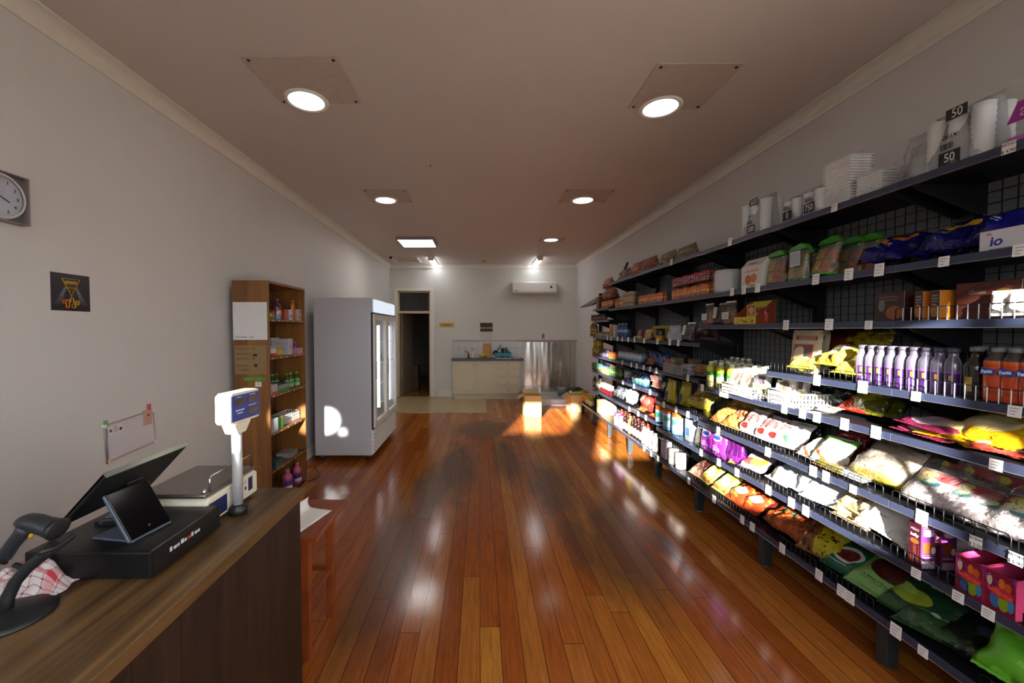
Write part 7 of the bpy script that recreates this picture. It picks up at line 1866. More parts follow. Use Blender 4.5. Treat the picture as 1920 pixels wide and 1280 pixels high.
    ('tea_box', 'yellowish tea box behind the grey basket', 'box', 2.13, 3.949, 1.17, -88.2, 0, None, 1),
    ('bread_bag', 'brown bread roll bag right of the grey basket', 'bread', 1.95, 3.52, 1.19, -90.9, -30, None, 1),
    ('blue_snack', 'shiny blue snack bag left of the grey basket', 'snack bag', 1.97, 4.358, 1.2, -92.2, -40, None, 1),
    ('blue_snack', 'blue snack bag leaning behind the brown one', 'snack bag', 2.05, 4.747, 1.2, -91.2, -30, None, 1),
    ('brown_snack', 'brown and blue snack bag on the far fourth shelf', 'snack bag', 1.95, 4.601, 1.2, -88.2, -50, None, 1),
    ('red_pouch_small', 'red pouch behind the blue snack bags', 'pouch', 2.1, 4.565, 1.17, -91.4, 0, None, 1),
    ('blue_white_bottle', 'small pale bottle with blue base, front row, first from the left', 'sauce bottle', 1.965, 5.552, 1.17, -96.1, 0, 'pale blue-based bottles on the far fourth shelf', 1),
    ('blue_white_bottle', 'small pale bottle with blue base, front row, second from the left', 'sauce bottle', 1.965, 5.465, 1.17, -93.3, 0, 'pale blue-based bottles on the far fourth shelf', 1),
    ('blue_white_bottle', 'small pale bottle with blue base, front row, third from the left', 'sauce bottle', 1.965, 5.377, 1.17, -93.2, 0, 'pale blue-based bottles on the far fourth shelf', 1),
    ('blue_white_bottle', 'small pale bottle with blue base, front row, fourth from the left', 'sauce bottle', 1.965, 5.29, 1.17, -93.6, 0, 'pale blue-based bottles on the far fourth shelf', 1),
    ('blue_white_bottle', 'small pale bottle with blue base, front row, fifth from the left', 'sauce bottle', 1.965, 5.202, 1.17, -73.2, 0, 'pale blue-based bottles on the far fourth shelf', 1),
    ('blue_white_bottle', 'small pale bottle with blue base, front row, sixth from the left', 'sauce bottle', 1.965, 5.115, 1.17, -103.8, 0, 'pale blue-based bottles on the far fourth shelf', 1),
    ('blue_white_bottle', 'small pale bottle with blue base, front row, seventh from the left', 'sauce bottle', 1.965, 5.027, 1.17, -109.8, 0, 'pale blue-based bottles on the far fourth shelf', 1),
    ('blue_white_bottle', 'small pale bottle with blue base, front row, eighth from the left', 'sauce bottle', 1.965, 4.94, 1.17, -72.3, 0, 'pale blue-based bottles on the far fourth shelf', 1),
    ('blue_white_bottle', 'small pale bottle with blue base, front row, ninth from the left', 'sauce bottle', 1.965, 4.852, 1.17, -74.8, 0, 'pale blue-based bottles on the far fourth shelf', 1),
    ('blue_white_bottle', 'small pale bottle with blue base, back row, first from the left', 'sauce bottle', 2.06, 5.65, 1.17, -70.5, 0, 'pale blue-based bottles on the far fourth shelf', 1),
    ('blue_white_bottle', 'small pale bottle with blue base, back row, second from the left', 'sauce bottle', 2.06, 5.539, 1.17, -92.6, 0, 'pale blue-based bottles on the far fourth shelf', 1),
    ('blue_white_bottle', 'small pale bottle with blue base, back row, third from the left', 'sauce bottle', 2.06, 5.429, 1.17, -72.0, 0, 'pale blue-based bottles on the far fourth shelf', 1),
    ('blue_white_bottle', 'small pale bottle with blue base, back row, fourth from the left', 'sauce bottle', 2.06, 5.319, 1.17, -72.9, 0, 'pale blue-based bottles on the far fourth shelf', 1),
    ('blue_white_bottle', 'small pale bottle with blue base, back row, fifth from the left', 'sauce bottle', 2.06, 5.209, 1.17, -101.1, 0, 'pale blue-based bottles on the far fourth shelf', 1),
    ('blue_white_bottle', 'small pale bottle with blue base, back row, sixth from the left', 'sauce bottle', 2.06, 5.098, 1.17, -80.2, 0, 'pale blue-based bottles on the far fourth shelf', 1),
    ('blue_white_bottle', 'small pale bottle with blue base, back row, seventh from the left', 'sauce bottle', 2.06, 4.988, 1.17, -76.5, 0, 'pale blue-based bottles on the far fourth shelf', 1),
    ('orange_can', 'orange food can, first from the left', 'can', 1.965, 5.959, 1.17, -89.0, 0, 'orange cans on the far fourth shelf', 1),
    ('orange_can', 'orange food can, second from the left', 'can', 1.965, 5.859, 1.17, -89.9, 0, 'orange cans on the far fourth shelf', 1),
    ('orange_can', 'orange food can, third from the left', 'can', 1.965, 5.759, 1.17, -91.3, 0, 'orange cans on the far fourth shelf', 1),
    ('orange_can', 'orange food can, fourth from the left', 'can', 1.965, 5.66, 1.17, -91.0, 0, 'orange cans on the far fourth shelf', 1),
    ('dark_jar', 'dark sauce jar, first from the left', 'jar', 1.965, 6.43, 1.17, -91.6, 0, 'dark jars on the far fourth shelf', 1),
    ('dark_jar', 'dark sauce jar, second from the left', 'jar', 1.965, 6.269, 1.17, -92.6, 0, 'dark jars on the far fourth shelf', 1),
    ('dark_jar', 'dark sauce jar, third from the left', 'jar', 1.965, 6.108, 1.17, -89.5, 0, 'dark jars on the far fourth shelf', 1),
    ('yellow_can', 'yellowish food can at the far end, first from the left', 'can', 1.99, 6.875, 1.17, -91.3, 0, 'yellow cans on the far fourth shelf', 1),
    ('yellow_can', 'yellowish food can at the far end, second from the left', 'can', 1.99, 6.752, 1.17, -88.1, 0, 'yellow cans on the far fourth shelf', 1),
    ('yellow_can', 'yellowish food can at the far end, third from the left', 'can', 1.99, 6.629, 1.17, -92.7, 0, 'yellow cans on the far fourth shelf', 1),
    ('yellow_can', 'yellowish food can stacked on top at the far end, first from the left', 'can', 1.99, 6.815, 1.301, -87.6, 0, 'yellow cans on the far fourth shelf', 1),
    ('yellow_can', 'yellowish food can stacked on top at the far end, second from the left', 'can', 1.99, 6.603, 1.301, -88.8, 0, 'yellow cans on the far fourth shelf', 1),
    ('red_white_bag', 'red and white nut bag in front, leftmost behind the wire fence', 'snack bag', 1.945, 1.734, 0.842, -81.5, -48, None, 1),
    ('red_white_bag', 'red and white nut bag in front, second from the left', 'snack bag', 1.945, 1.638, 0.842, -95.6, -52, None, 1),
    ('red_white_bag', 'red and white nut bag in front, third from the left', 'snack bag', 1.94, 1.541, 0.842, -89.6, -58, None, 1),
    ('red_white_bag', 'red and white nut bag in front at the right frame edge', 'snack bag', 1.945, 1.435, 0.842, -84.5, -44, None, 1),
    ('red_white_bag', 'red and white nut bag standing behind, leftmost of the back row', 'snack bag', 2.12, 1.811, 0.837, -92.9, -20, None, 1),
    ('red_white_bag', 'red and white nut bag standing behind, middle of the back row', 'snack bag', 2.13, 1.719, 0.837, -88.5, -18, None, 1),
    ('red_white_bag', 'red and white nut bag standing behind, rightmost of the back row', 'snack bag', 2.13, 1.603, 0.837, -92.0, -20, None, 1),
    ('beige_big_bag', 'large cream cracker bag leaning in the sun on the sixth shelf', 'cracker bag', 1.96, 1.966, 0.857, -87.2, -45, None, 1),
    ('brown_clear_bag', 'brown cracker bag behind the large cream one', 'cracker bag', 2.09, 1.956, 0.857, -89.0, -30, None, 1),
    ('clear_sachet', 'clear shiny sachet lying left of the cream cracker bag', 'sachet', 1.93, 2.091, 0.825, -89.9, -78, None, 1),
    ('red_pillow', 'dark red crisp bag leaning at the back of the sixth shelf', 'snack bag', 2.12, 2.289, 0.837, -90.5, -24, None, 1),
    ('shrimp_noodle', 'white and green noodle packet with prawn picture, right of two', 'noodles', 1.96, 2.243, 0.837, -77.4, -46, None, 1),
    ('shrimp_noodle', 'white and green noodle packet with prawn picture, left of two', 'noodles', 1.95, 2.36, 0.837, -94.3, -58, None, 1),
    ('orange_flat_bag', 'orange dried snack bag lying right of the prawn noodles', 'snack bag', 2.0, 2.203, 0.827, -91.0, -70, None, 1),
    ('orange_flat_bag', 'orange dried snack bag lying low by the wire fence', 'snack bag', 1.925, 2.206, 0.827, -91.5, -82, None, 1),
    ('green_check_noodle', 'white checked noodle packet with green cup picture', 'noodles', 1.98, 2.548, 0.837, -79.8, -40, None, 1),
    ('red_check_noodle', 'red checked noodle packet, rightmost of three', 'noodles', 1.96, 2.642, 0.837, -88.1, -44, None, 1),
    ('black_bag', 'black foil bag behind the checked noodle packets', 'snack bag', 2.14, 2.609, 0.837, -88.3, -22, None, 1),
    ('black_bag', 'black foil bag behind, left of the other black bag', 'snack bag', 2.13, 2.709, 0.837, -90.9, -22, None, 1),
    ('red_check_noodle', 'red checked noodle packet, middle of three', 'noodles', 1.95, 2.74, 0.84, -91.8, -42, None, 1),
    ('red_check_noodle', 'red checked noodle packet, leftmost of three', 'noodles', 1.955, 2.907, 0.84, -89.8, -36, None, 1),
    ('bright_snack', 'sunlit brown snack bag on the third-bay sixth shelf', 'snack bag', 1.99, 3.084, 0.84, -88.1, -40, None, 1),
    ('bright_snack', 'brown snack bag behind the red checked noodles', 'snack bag', 2.12, 3.026, 0.84, -92.0, -25, None, 1),
    ('orange_nut_bag', 'orange nut bag lying behind the wire fence of the third bay', 'snack bag', 1.95, 3.254, 0.84, -88.2, -62, None, 1),
    ('orange_nut_bag', 'orange nut bag lying right of the other nut bag', 'snack bag', 1.94, 3.09, 0.84, -87.5, -66, None, 1),
    ('pasta_bag', 'large yellow and blue pasta bag lying in the fourth bay', 'pasta', 1.97, 3.66, 0.889, -88.2, -55, None, 1),
    ('pasta_bag', 'large pasta bag behind, at the start of the third bay', 'pasta', 2.08, 3.23, 0.86, -88.1, -40, None, 1),
    ('yellow_tall_pouch', 'tall yellow pouch with blue diamond, front', 'pouch', 1.985, 4.13, 0.844, -93.0, -4, None, 1),
    ('yellow_tall_pouch', 'tall yellow pouch with blue diamond, second', 'pouch', 2.04, 3.96, 0.844, -89.2, -6, None, 1),
    ('yellow_tall_pouch', 'tall yellow pouch, third and darkest at the back', 'pouch', 2.12, 3.8, 0.844, -87.8, -6, None, 1),
    ('silver_snack', 'silver foil snack bag on the far fifth shelf, upper of two', 'snack bag', 1.97, 4.5, 1.012, -92.7, -40, None, 1),
    ('silver_snack', 'silver foil snack bag with red band on the far fifth shelf, lower of two', 'snack bag', 1.955, 4.45, 0.957, -91.4, -75, None, 1),
    ('dark_blue_bottle', 'dark blue cleaner bottle, first from the left', 'bottle', 1.97, 5.041, 0.917, -91.4, 0, 'dark blue bottles on the far fifth shelf', 1),
    ('dark_blue_bottle', 'dark blue cleaner bottle, second from the left', 'bottle', 1.97, 4.933, 0.917, -89.8, 0, 'dark blue bottles on the far fifth shelf', 1),
    ('dark_blue_bottle', 'dark blue cleaner bottle, third from the left', 'bottle', 1.97, 4.825, 0.917, -90.5, 0, 'dark blue bottles on the far fifth shelf', 1),
    ('dark_blue_bottle', 'dark blue cleaner bottle, fourth from the left', 'bottle', 1.97, 4.716, 0.917, -90.2, 0, 'dark blue bottles on the far fifth shelf', 1),
    ('green_white_tub', 'green-lidded white and red tub on the far fifth shelf', 'tub', 1.965, 5.265, 0.917, -88.3, 0, None, 1),
    ('green_white_tub', 'green-lidded tub left of the other one', 'tub', 2.02, 5.553, 0.917, -93.0, 0, None, 1),
    ('green_bottle', 'dark green sauce bottle, first from the left', 'sauce bottle', 1.965, 5.952, 0.917, -92.7, 0, 'green sauce bottles on the far fifth shelf', 1),
    ('green_bottle', 'dark green sauce bottle, second from the left', 'sauce bottle', 1.965, 5.862, 0.917, -92.2, 0, 'green sauce bottles on the far fifth shelf', 1),
    ('green_bottle', 'dark green sauce bottle, third from the left', 'sauce bottle', 1.965, 5.772, 0.917, -92.3, 0, 'green sauce bottles on the far fifth shelf', 1),
    ('green_bottle', 'dark green sauce bottle, fourth from the left', 'sauce bottle', 1.965, 5.682, 0.917, -92.6, 0, 'green sauce bottles on the far fifth shelf', 1),
    ('green_bottle', 'dark green sauce bottle, fifth from the left', 'sauce bottle', 1.965, 5.593, 0.917, -87.2, 0, 'green sauce bottles on the far fifth shelf', 1),
    ('green_bottle', 'dark green sauce bottle, sixth from the left', 'sauce bottle', 1.965, 5.503, 0.917, -87.9, 0, 'green sauce bottles on the far fifth shelf', 1),
    ('blue_lid_jar', 'pickle jar with blue lid, first from the left', 'jar', 1.965, 6.367, 0.917, -92.5, 0, 'blue-lidded jars on the far fifth shelf', 1),
    ('blue_lid_jar', 'pickle jar with blue lid, second from the left', 'jar', 1.965, 6.253, 0.917, -90.0, 0, 'blue-lidded jars on the far fifth shelf', 1),
    ('blue_lid_jar', 'pickle jar with blue lid, third from the left', 'jar', 1.965, 6.139, 0.917, -91.1, 0, 'blue-lidded jars on the far fifth shelf', 1),
    ('blue_lid_jar', 'pickle jar with blue lid, fourth from the left', 'jar', 1.965, 6.025, 0.917, -91.1, 0, 'blue-lidded jars on the far fifth shelf', 1),
    ('teal_jar', 'pickle jar with teal lid, first from the left', 'jar', 1.965, 6.844, 0.917, -90.9, 0, 'teal-lidded jars on the far fifth shelf', 1),
    ('teal_jar', 'pickle jar with teal lid, second from the left', 'jar', 1.965, 6.723, 0.917, -89.1, 0, 'teal-lidded jars on the far fifth shelf', 1),
    ('teal_jar', 'pickle jar with teal lid, third from the left', 'jar', 1.965, 6.601, 0.917, -89.5, 0, 'teal-lidded jars on the far fifth shelf', 1),
    ('teal_jar', 'pickle jar with teal lid, fourth from the left', 'jar', 1.965, 6.48, 0.917, -90.8, 0, 'teal-lidded jars on the far fifth shelf', 1),
    ('white_carton', 'long pale carton above the teal-lidded jars', 'carton', 2.12, 6.841, 0.917, -91.9, 0, None, 1),
    ('candy_box', 'pink sweet display box at the right frame edge of the seventh shelf', 'sweets', 1.992, 1.434, 0.56, -90.0, 0, None, 1),
    ('candy_box', 'pink sweet display box left of the other pink box', 'sweets', 1.992, 1.526, 0.56, -90.0, 0, None, 1),
    ('coffee_box', 'tall purple powder box lit by the sun on the seventh shelf', 'box', 1.945, 1.726, 0.56, -90.0, 0, None, 1),
    ('coffee_box', 'tall purple powder box behind the sunlit one', 'box', 2.02, 1.715, 0.56, -89.6, 0, None, 1),
    ('white_rice_bag', 'large white bag lying in the sun, right of the beige bags', 'flour bag', 1.955, 1.907, 0.61, -82.7, -52, None, 1),
    ('white_rice_bag', 'large white bag lying underneath on the seventh shelf', 'flour bag', 1.945, 1.864, 0.605, -98.5, -78, None, 1),
    ('beige_bag', 'beige noodle bag, topmost of three beside the white bags', 'noodles', 1.96, 2.096, 0.645, -97.9, -58, None, 1),
    ('beige_bag', 'beige noodle bag, middle of three beside the white bags', 'noodles', 1.95, 2.09, 0.615, -84.8, -70, None, 1),
    ('beige_bag', 'beige noodle bag, lowest of three beside the white bags', 'noodles', 1.94, 2.088, 0.59, -89.4, -82, None, 1),
    ('white_blue_bag', 'bluish white bag, rightmost of the sunlit white pile', 'flour bag', 1.95, 2.285, 0.6, -78.3, -56, None, 1),
    ('white_blue_bag', 'bluish white bag, second from the right in the white pile', 'flour bag', 1.955, 2.407, 0.6, -96.7, -52, None, 1),
    ('white_blue_bag', 'bluish white bag, third from the right in the white pile', 'flour bag', 1.96, 2.515, 0.6, -82.2, -60, None, 1),
    ('white_blue_bag', 'bluish white bag, at the left of the white pile', 'flour bag', 1.94, 2.598, 0.6, -94.3, -64, None, 1),
    ('white_blue_bag', 'bluish white bag on top at the back of the white pile', 'flour bag', 2.05, 2.527, 0.66, -90.4, -44, None, 1),
    ('fruit_tray', 'pinkish fruit pack with green and red pictures, seventh shelf', 'fruit pack', 1.955, 2.865, 0.585, -78.8, -56, None, 1),
    ('banana_pack', 'small yellow pouch lying left of the fruit pack', 'pouch', 1.935, 3.016, 0.58, -40.0, -80, None, 1),
    ('purple_bag', 'bright purple detergent bag, left of two in the sun', 'detergent', 1.965, 3.379, 0.56, -88.8, 0, None, 1),
    ('purple_bag', 'bright purple detergent bag, right of two in the sun', 'detergent', 1.97, 3.229, 0.56, -90.5, 0, None, 1),
    ('shaded_purple_bag', 'shaded purple detergent bag right of the bright ones', 'detergent', 1.99, 3.064, 0.56, -88.8, 0, None, 1),
    ('olive_clear_bag', 'clear bag of brown dried leaves left of the purple bags', 'bag', 1.98, 3.53, 0.56, -90.2, 0, None, 1),
    ('blue_box', 'small blue and white box right of the tall cans', 'box', 1.985, 3.72, 0.56, -91.5, 0, None, 1),
    ('blue_canister', 'tall pale blue can with orange top, first from the left', 'can', 1.98, 4.324, 0.56, -88.9, 0, 'tall blue cans in the fourth bay', 1),
    ('blue_canister', 'tall pale blue can with orange top, second from the left', 'can', 1.98, 4.137, 0.56, -84.1, 0, 'tall blue cans in the fourth bay', 1),
    ('blue_canister', 'tall pale blue can with orange top, third from the left', 'can', 1.98, 3.949, 0.56, -102.9, 0, 'tall blue cans in the fourth bay', 1),
    ('red_big_bag', 'large red cracker bag with round pictures on the far sixth shelf', 'cracker bag', 1.99, 4.755, 0.637, -90.5, -18, None, 1),
    ('red_yellow_flat', 'red and yellow noodle packet lying in front of the red cracker bag', 'noodles', 1.93, 4.466, 0.627, -90.4, -78, None, 1),
    ('red_yellow_flat', 'red and yellow noodle packet lying left of the other packet', 'noodles', 1.93, 4.797, 0.627, -87.7, -78, None, 1),
    ('white_flour_bag', 'white sunlit flour bag on the far sixth shelf', 'flour bag', 1.955, 5.191, 0.637, -87.4, -24, None, 1),
    ('grey_foil', 'grey foil snack bag left of the white flour bag', 'snack bag', 1.97, 5.55, 0.637, -90.8, -35, None, 1),
    ('grey_foil', 'grey foil snack bag, left of the other grey bag', 'snack bag', 1.97, 5.769, 0.637, -87.6, -35, None, 1),
    ('red_jar', 'dark red jar with pale top, first from the left', 'jar', 1.97, 6.346, 0.607, -88.3, 0, 'dark red jars on the far sixth shelf', 1),
    ('red_jar', 'dark red jar with pale top, second from the left', 'jar', 1.97, 6.217, 0.607, -91.4, 0, 'dark red jars on the far sixth shelf', 1),
    ('red_jar', 'dark red jar with pale top, third from the left', 'jar', 1.97, 6.087, 0.607, -90.2, 0, 'dark red jars on the far sixth shelf', 1),
    ('red_jar', 'dark red jar with pale top, fourth from the left', 'jar', 1.97, 5.958, 0.607, -92.3, 0, 'dark red jars on the far sixth shelf', 1),
    ('tall_dark_jar', 'tall dark sauce bottle, first from the left', 'sauce bottle', 1.98, 6.855, 0.607, -88.1, 0, 'tall dark bottles on the far sixth shelf', 1),
    ('tall_dark_jar', 'tall dark sauce bottle, second from the left', 'sauce bottle', 1.98, 6.688, 0.607, -89.0, 0, 'tall dark bottles on the far sixth shelf', 1),
    ('tall_dark_jar', 'tall dark sauce bottle, third from the left', 'sauce bottle', 1.98, 6.52, 0.607, -87.7, 0, 'tall dark bottles on the far sixth shelf', 1),
    ('lime_bowl_bag', 'bright lime bag with bowl picture at the bottom right corner', 'frozen vegetables', 1.955, 1.374, 0.292, -82.2, -42, None, 1),
    ('black_green_bag', 'nearly black frozen bag right of the leaf bags', 'frozen vegetables', 1.96, 1.608, 0.272, -89.0, -66, None, 1),
    ('green_side_bag', 'dark green bag with pale lettering, half under the leaf bag', 'frozen vegetables', 1.935, 1.705, 0.272, -68.6, -76, None, 1),
    ('green_leaf_bag', 'dark green bag with leaf picture and white lettering', 'frozen vegetables', 1.955, 1.789, 0.277, -79.6, -62, None, 1),
    ('pale_green_bowl_bag', 'pale green bag with dark red bowl picture on the bottom shelf', 'frozen vegetables', 1.95, 1.959, 0.277, -84.4, -58, None, 1),
    ('dark_green_white_bag', 'dark green and white bag with red bean picture', 'frozen vegetables', 1.955, 2.15, 0.277, -81.5, -60, None, 1),
    ('yellow_clear_bag', 'yellow and clear bag with silver top on the bottom shelf', 'snack bag', 1.95, 2.294, 0.282, -75.0, -52, None, 1),
    ('orange_bag_low', 'orange carrot-coloured bag with dark label, first from the left', 'snack bag', 1.97, 2.689, 0.282, -100.0, -64, 'orange bags on the bottom shelf', 1),
    ('orange_bag_low', 'orange carrot-coloured bag with dark label, second from the left', 'snack bag', 1.97, 2.582, 0.282, -82.3, -64, 'orange bags on the bottom shelf', 1),
    ('orange_bag_low', 'orange carrot-coloured bag with dark label, third from the left', 'snack bag', 1.97, 2.475, 0.282, -102.8, -64, 'orange bags on the bottom shelf', 1),
    ('red_dark_bag', 'dark red curry pack behind the orange bags', 'curry pack', 2.03, 2.858, 0.272, -92.4, -52, None, 1),
    ('orange_dark_bag', 'orange curry pack with white picture, right of two', 'curry pack', 1.955, 2.896, 0.272, -87.4, -60, None, 1),
    ('orange_dark_bag', 'orange curry pack with white picture, left of two', 'curry pack', 1.955, 3.058, 0.272, -89.7, -58, None, 1),
    ('lime_yellow_bag', 'yellow-green seed bag with dark green top, right of two', 'seed bag', 1.955, 3.246, 0.272, -89.9, -52, None, 1),
    ('lime_yellow_bag', 'yellow-green seed bag with dark green top, left of two', 'seed bag', 1.955, 3.458, 0.272, -94.9, -52, None, 1),
    ('pinkbrown_bag', 'pinkish brown snack bag left of the seed bags', 'snack bag', 1.955, 3.62, 0.272, -88.0, -52, None, 1),
    ('white_jar_big', 'white tub with brown line, first from the left', 'tub', 1.965, 4.008, 0.242, -92.3, 0, 'white tubs on the bottom shelf', 1),
    ('white_jar_big', 'white tub with brown line, second from the left', 'tub', 1.965, 3.868, 0.242, -87.9, 0, 'white tubs on the bottom shelf', 1),
    ('white_carton', 'tall white carton left of the white tubs', 'carton', 1.97, 4.181, 0.242, -89.0, 0, None, 1),
    ('white_tall_bottle', 'tall white bottle, first from the left', 'bottle', 1.965, 4.73, 0.242, -88.0, 0, 'tall white bottles on the bottom shelf', 1),
    ('white_tall_bottle', 'tall white bottle, second from the left', 'bottle', 1.965, 4.629, 0.242, -87.3, 0, 'tall white bottles on the bottom shelf', 1),
    ('white_tall_bottle', 'tall white bottle, third from the left', 'bottle', 1.965, 4.527, 0.242, -89.5, 0, 'tall white bottles on the bottom shelf', 1),
    ('white_tall_bottle', 'tall white bottle, fourth from the left', 'bottle', 1.965, 4.426, 0.242, -88.2, 0, 'tall white bottles on the bottom shelf', 1),
    ('soy_bottle', 'dark sauce bottle with white label, first from the left', 'sauce bottle', 1.97, 5.11, 0.242, -92.8, 0, 'dark sauce bottles on the bottom shelf', 1),
    ('soy_bottle', 'dark sauce bottle with white label, second from the left', 'sauce bottle', 1.97, 5.014, 0.242, -88.4, 0, 'dark sauce bottles on the bottom shelf', 1),
    ('soy_bottle', 'dark sauce bottle with white label, third from the left', 'sauce bottle', 1.97, 4.917, 0.242, -89.9, 0, 'dark sauce bottles on the bottom shelf', 1),
    ('soy_bottle', 'dark sauce bottle with white label, fourth from the left', 'sauce bottle', 1.97, 4.821, 0.242, -88.7, 0, 'dark sauce bottles on the bottom shelf', 1),
    ('yellow_cap_bottle', 'yellow bottle between the dark sauce bottles', 'sauce bottle', 1.965, 5.17, 0.242, -92.4, 0, None, 1),
    ('sauce_bottle_red', 'reddish sauce bottle in the back row, first from the left', 'sauce bottle', 2.07, 5.778, 0.242, -88.5, 0, 'reddish sauce bottles in the back row of the bottom shelf', 1),
    ('sauce_bottle_red', 'reddish sauce bottle in the back row, second from the left', 'sauce bottle', 2.07, 5.627, 0.242, -87.4, 0, 'reddish sauce bottles in the back row of the bottom shelf', 1),
    ('sauce_bottle_red', 'reddish sauce bottle in the back row, third from the left', 'sauce bottle', 2.07, 5.476, 0.242, -92.6, 0, 'reddish sauce bottles in the back row of the bottom shelf', 1),
    ('sauce_bottle_red', 'reddish sauce bottle in the back row, fourth from the left', 'sauce bottle', 2.07, 5.326, 0.242, -91.1, 0, 'reddish sauce bottles in the back row of the bottom shelf', 1),
    ('sauce_bottle_red', 'reddish sauce bottle in the back row, fifth from the left', 'sauce bottle', 2.07, 5.175, 0.242, -89.6, 0, 'reddish sauce bottles in the back row of the bottom shelf', 1),
    ('sauce_bottle_red', 'reddish sauce bottle in the back row, sixth from the left', 'sauce bottle', 2.07, 5.024, 0.242, -88.0, 0, 'reddish sauce bottles in the back row of the bottom shelf', 1),
    ('sauce_bottle_red', 'reddish sauce bottle in the back row, seventh from the left', 'sauce bottle', 2.07, 4.873, 0.242, -91.5, 0, 'reddish sauce bottles in the back row of the bottom shelf', 1),
    ('pink_cap_tub', 'white tub with pink lid, first from the left', 'tub', 1.965, 5.654, 0.242, -91.9, 0, 'pink-lidded tubs on the bottom shelf', 1),
    ('pink_cap_tub', 'white tub with pink lid, second from the left', 'tub', 1.965, 5.483, 0.242, -91.5, 0, 'pink-lidded tubs on the bottom shelf', 1),
    ('soy_bottle', 'dark sauce bottle with white label right of the pink-lidded tubs, left of two', 'sauce bottle', 1.965, 5.361, 0.242, -89.5, 0, None, 1),
    ('soy_bottle', 'dark sauce bottle with white label right of the pink-lidded tubs, right of two', 'sauce bottle', 1.965, 5.264, 0.242, -89.0, 0, None, 1),
    ('cream_carton', 'plain cream carton in the sun at the end of the bottom shelf', 'carton', 2.05, 6.427, 0.242, -90.2, 0, None, 1),
    ('yellow_jug', 'yellow oil bottle beside the cream carton', 'oil bottle', 1.96, 6.472, 0.242, -90.8, 0, None, 1),
    ('black_bottle', 'black sauce bottle at the far end, first from the left', 'sauce bottle', 2.06, 7.024, 0.242, -90.6, 0, 'black bottles at the far end of the bottom shelf', 1),
    ('black_bottle', 'black sauce bottle at the far end, second from the left', 'sauce bottle', 2.06, 6.866, 0.242, -90.9, 0, 'black bottles at the far end of the bottom shelf', 1),
    ('yellow_jug', 'yellow oil bottle on the low end shelf, first from the left', 'oil bottle', 1.98, 7.234, 0.242, -90.5, 0, 'yellow oil bottles on the low end shelf', 1),
    ('yellow_jug', 'yellow oil bottle on the low end shelf, second from the left', 'oil bottle', 1.98, 7.121, 0.242, -92.5, 0, 'yellow oil bottles on the low end shelf', 1),
    ('yellow_jug', 'yellow oil bottle on the low end shelf, third from the left', 'oil bottle', 1.98, 7.009, 0.242, -90.0, 0, 'yellow oil bottles on the low end shelf', 1),
    ('oil_jug', 'amber oil bottle with orange cap on the low end shelf, first from the left', 'oil bottle', 1.98, 7.474, 0.242, -87.2, 0, 'amber oil bottles on the low end shelf', 1),
    ('oil_jug', 'amber oil bottle with orange cap on the low end shelf, second from the left', 'oil bottle', 1.98, 7.324, 0.242, -90.5, 0, 'amber oil bottles on the low end shelf', 1),
    ('amber_jar_small', 'small amber jar at the left of the top bookcase shelf', 'jar', -1.85, 3.516, 1.691, 92.0, 0, None, 1),
    ('red_label_bottle', 'tall bottle with red label on the top bookcase shelf', 'bottle', -1.85, 3.637, 1.691, 87.3, 0, None, 1),
    ('red_tin', 'square red tin on the top bookcase shelf', 'tin', -1.86, 3.755, 1.691, 91.5, 0, None, 1),
    ('white_jar_small', 'white jar on the top bookcase shelf', 'jar', -1.85, 3.849, 1.691, 92.0, 0, None, 1),
    ('orange_tube', 'tall orange bottle on the top bookcase shelf', 'bottle', -1.85, 3.932, 1.691, 91.4, 0, None, 1),
    ('beige_small_box', 'small beige box at the right of the top bookcase shelf, lower front', 'box', -1.84, 3.995, 1.691, 90.1, 0, 'beige boxes on the top bookcase shelf', 1),
    ('beige_small_box', 'small beige box at the right of the top bookcase shelf, lower back', 'box', -1.92, 3.995, 1.691, 89.9, 0, 'beige boxes on the top bookcase shelf', 1),
    ('beige_small_box', 'small beige box at the right of the top bookcase shelf, upper front', 'box', -1.84, 3.995, 1.748, 91.1, 0, 'beige boxes on the top bookcase shelf', 1),
    ('beige_small_box', 'small beige box at the right of the top bookcase shelf, upper back', 'box', -1.92, 3.995, 1.748, 93.2, 0, 'beige boxes on the top bookcase shelf', 1),
    ('white_red_tub', 'white and red tub at the left of the second bookcase shelf', 'tub', -1.85, 3.534, 1.363, 87.2, 0, None, 1),
    ('yellow_duck', 'small yellow bottle on the second bookcase shelf', 'bottle', -1.85, 3.646, 1.363, 86.8, 0, None, 1),
    ('grey_box', 'grey soap box in the left stack of the second bookcase shelf, first from the bottom', 'box', -1.93, 3.66, 1.363, 92.0, 0, 'stack of grey boxes in the bookcase', 1),
    ('grey_box', 'grey soap box in the left stack of the second bookcase shelf, second from the bottom', 'box', -1.93, 3.66, 1.4045, 93.3, 0, 'stack of grey boxes in the bookcase', 1),
    ('grey_box', 'grey soap box in the left stack of the second bookcase shelf, third from the bottom', 'box', -1.93, 3.66, 1.446, 90.1, 0, 'stack of grey boxes in the bookcase', 1),
    ('grey_box', 'grey soap box in the left stack of the second bookcase shelf, fourth from the bottom', 'box', -1.93, 3.66, 1.4875, 89.5, 0, 'stack of grey boxes in the bookcase', 1),
    ('white_small_box', 'white soap box on the second bookcase shelf, first from the bottom', 'box', -1.85, 3.79, 1.363, 91.8, 0, 'stack of white boxes in the bookcase', 1),
    ('white_small_box', 'white soap box on the second bookcase shelf, second from the bottom', 'box', -1.85, 3.79, 1.4145, 87.5, 0, 'stack of white boxes in the bookcase', 1),
    ('white_small_box', 'white soap box on the second bookcase shelf, third from the bottom', 'box', -1.85, 3.79, 1.466, 88.1, 0, 'stack of white boxes in the bookcase', 1),
    ('purple_soap', 'purple soap box lying on the pink ones', 'box', -1.88, 3.93, 1.4245, 87.6, 0, None, 1),
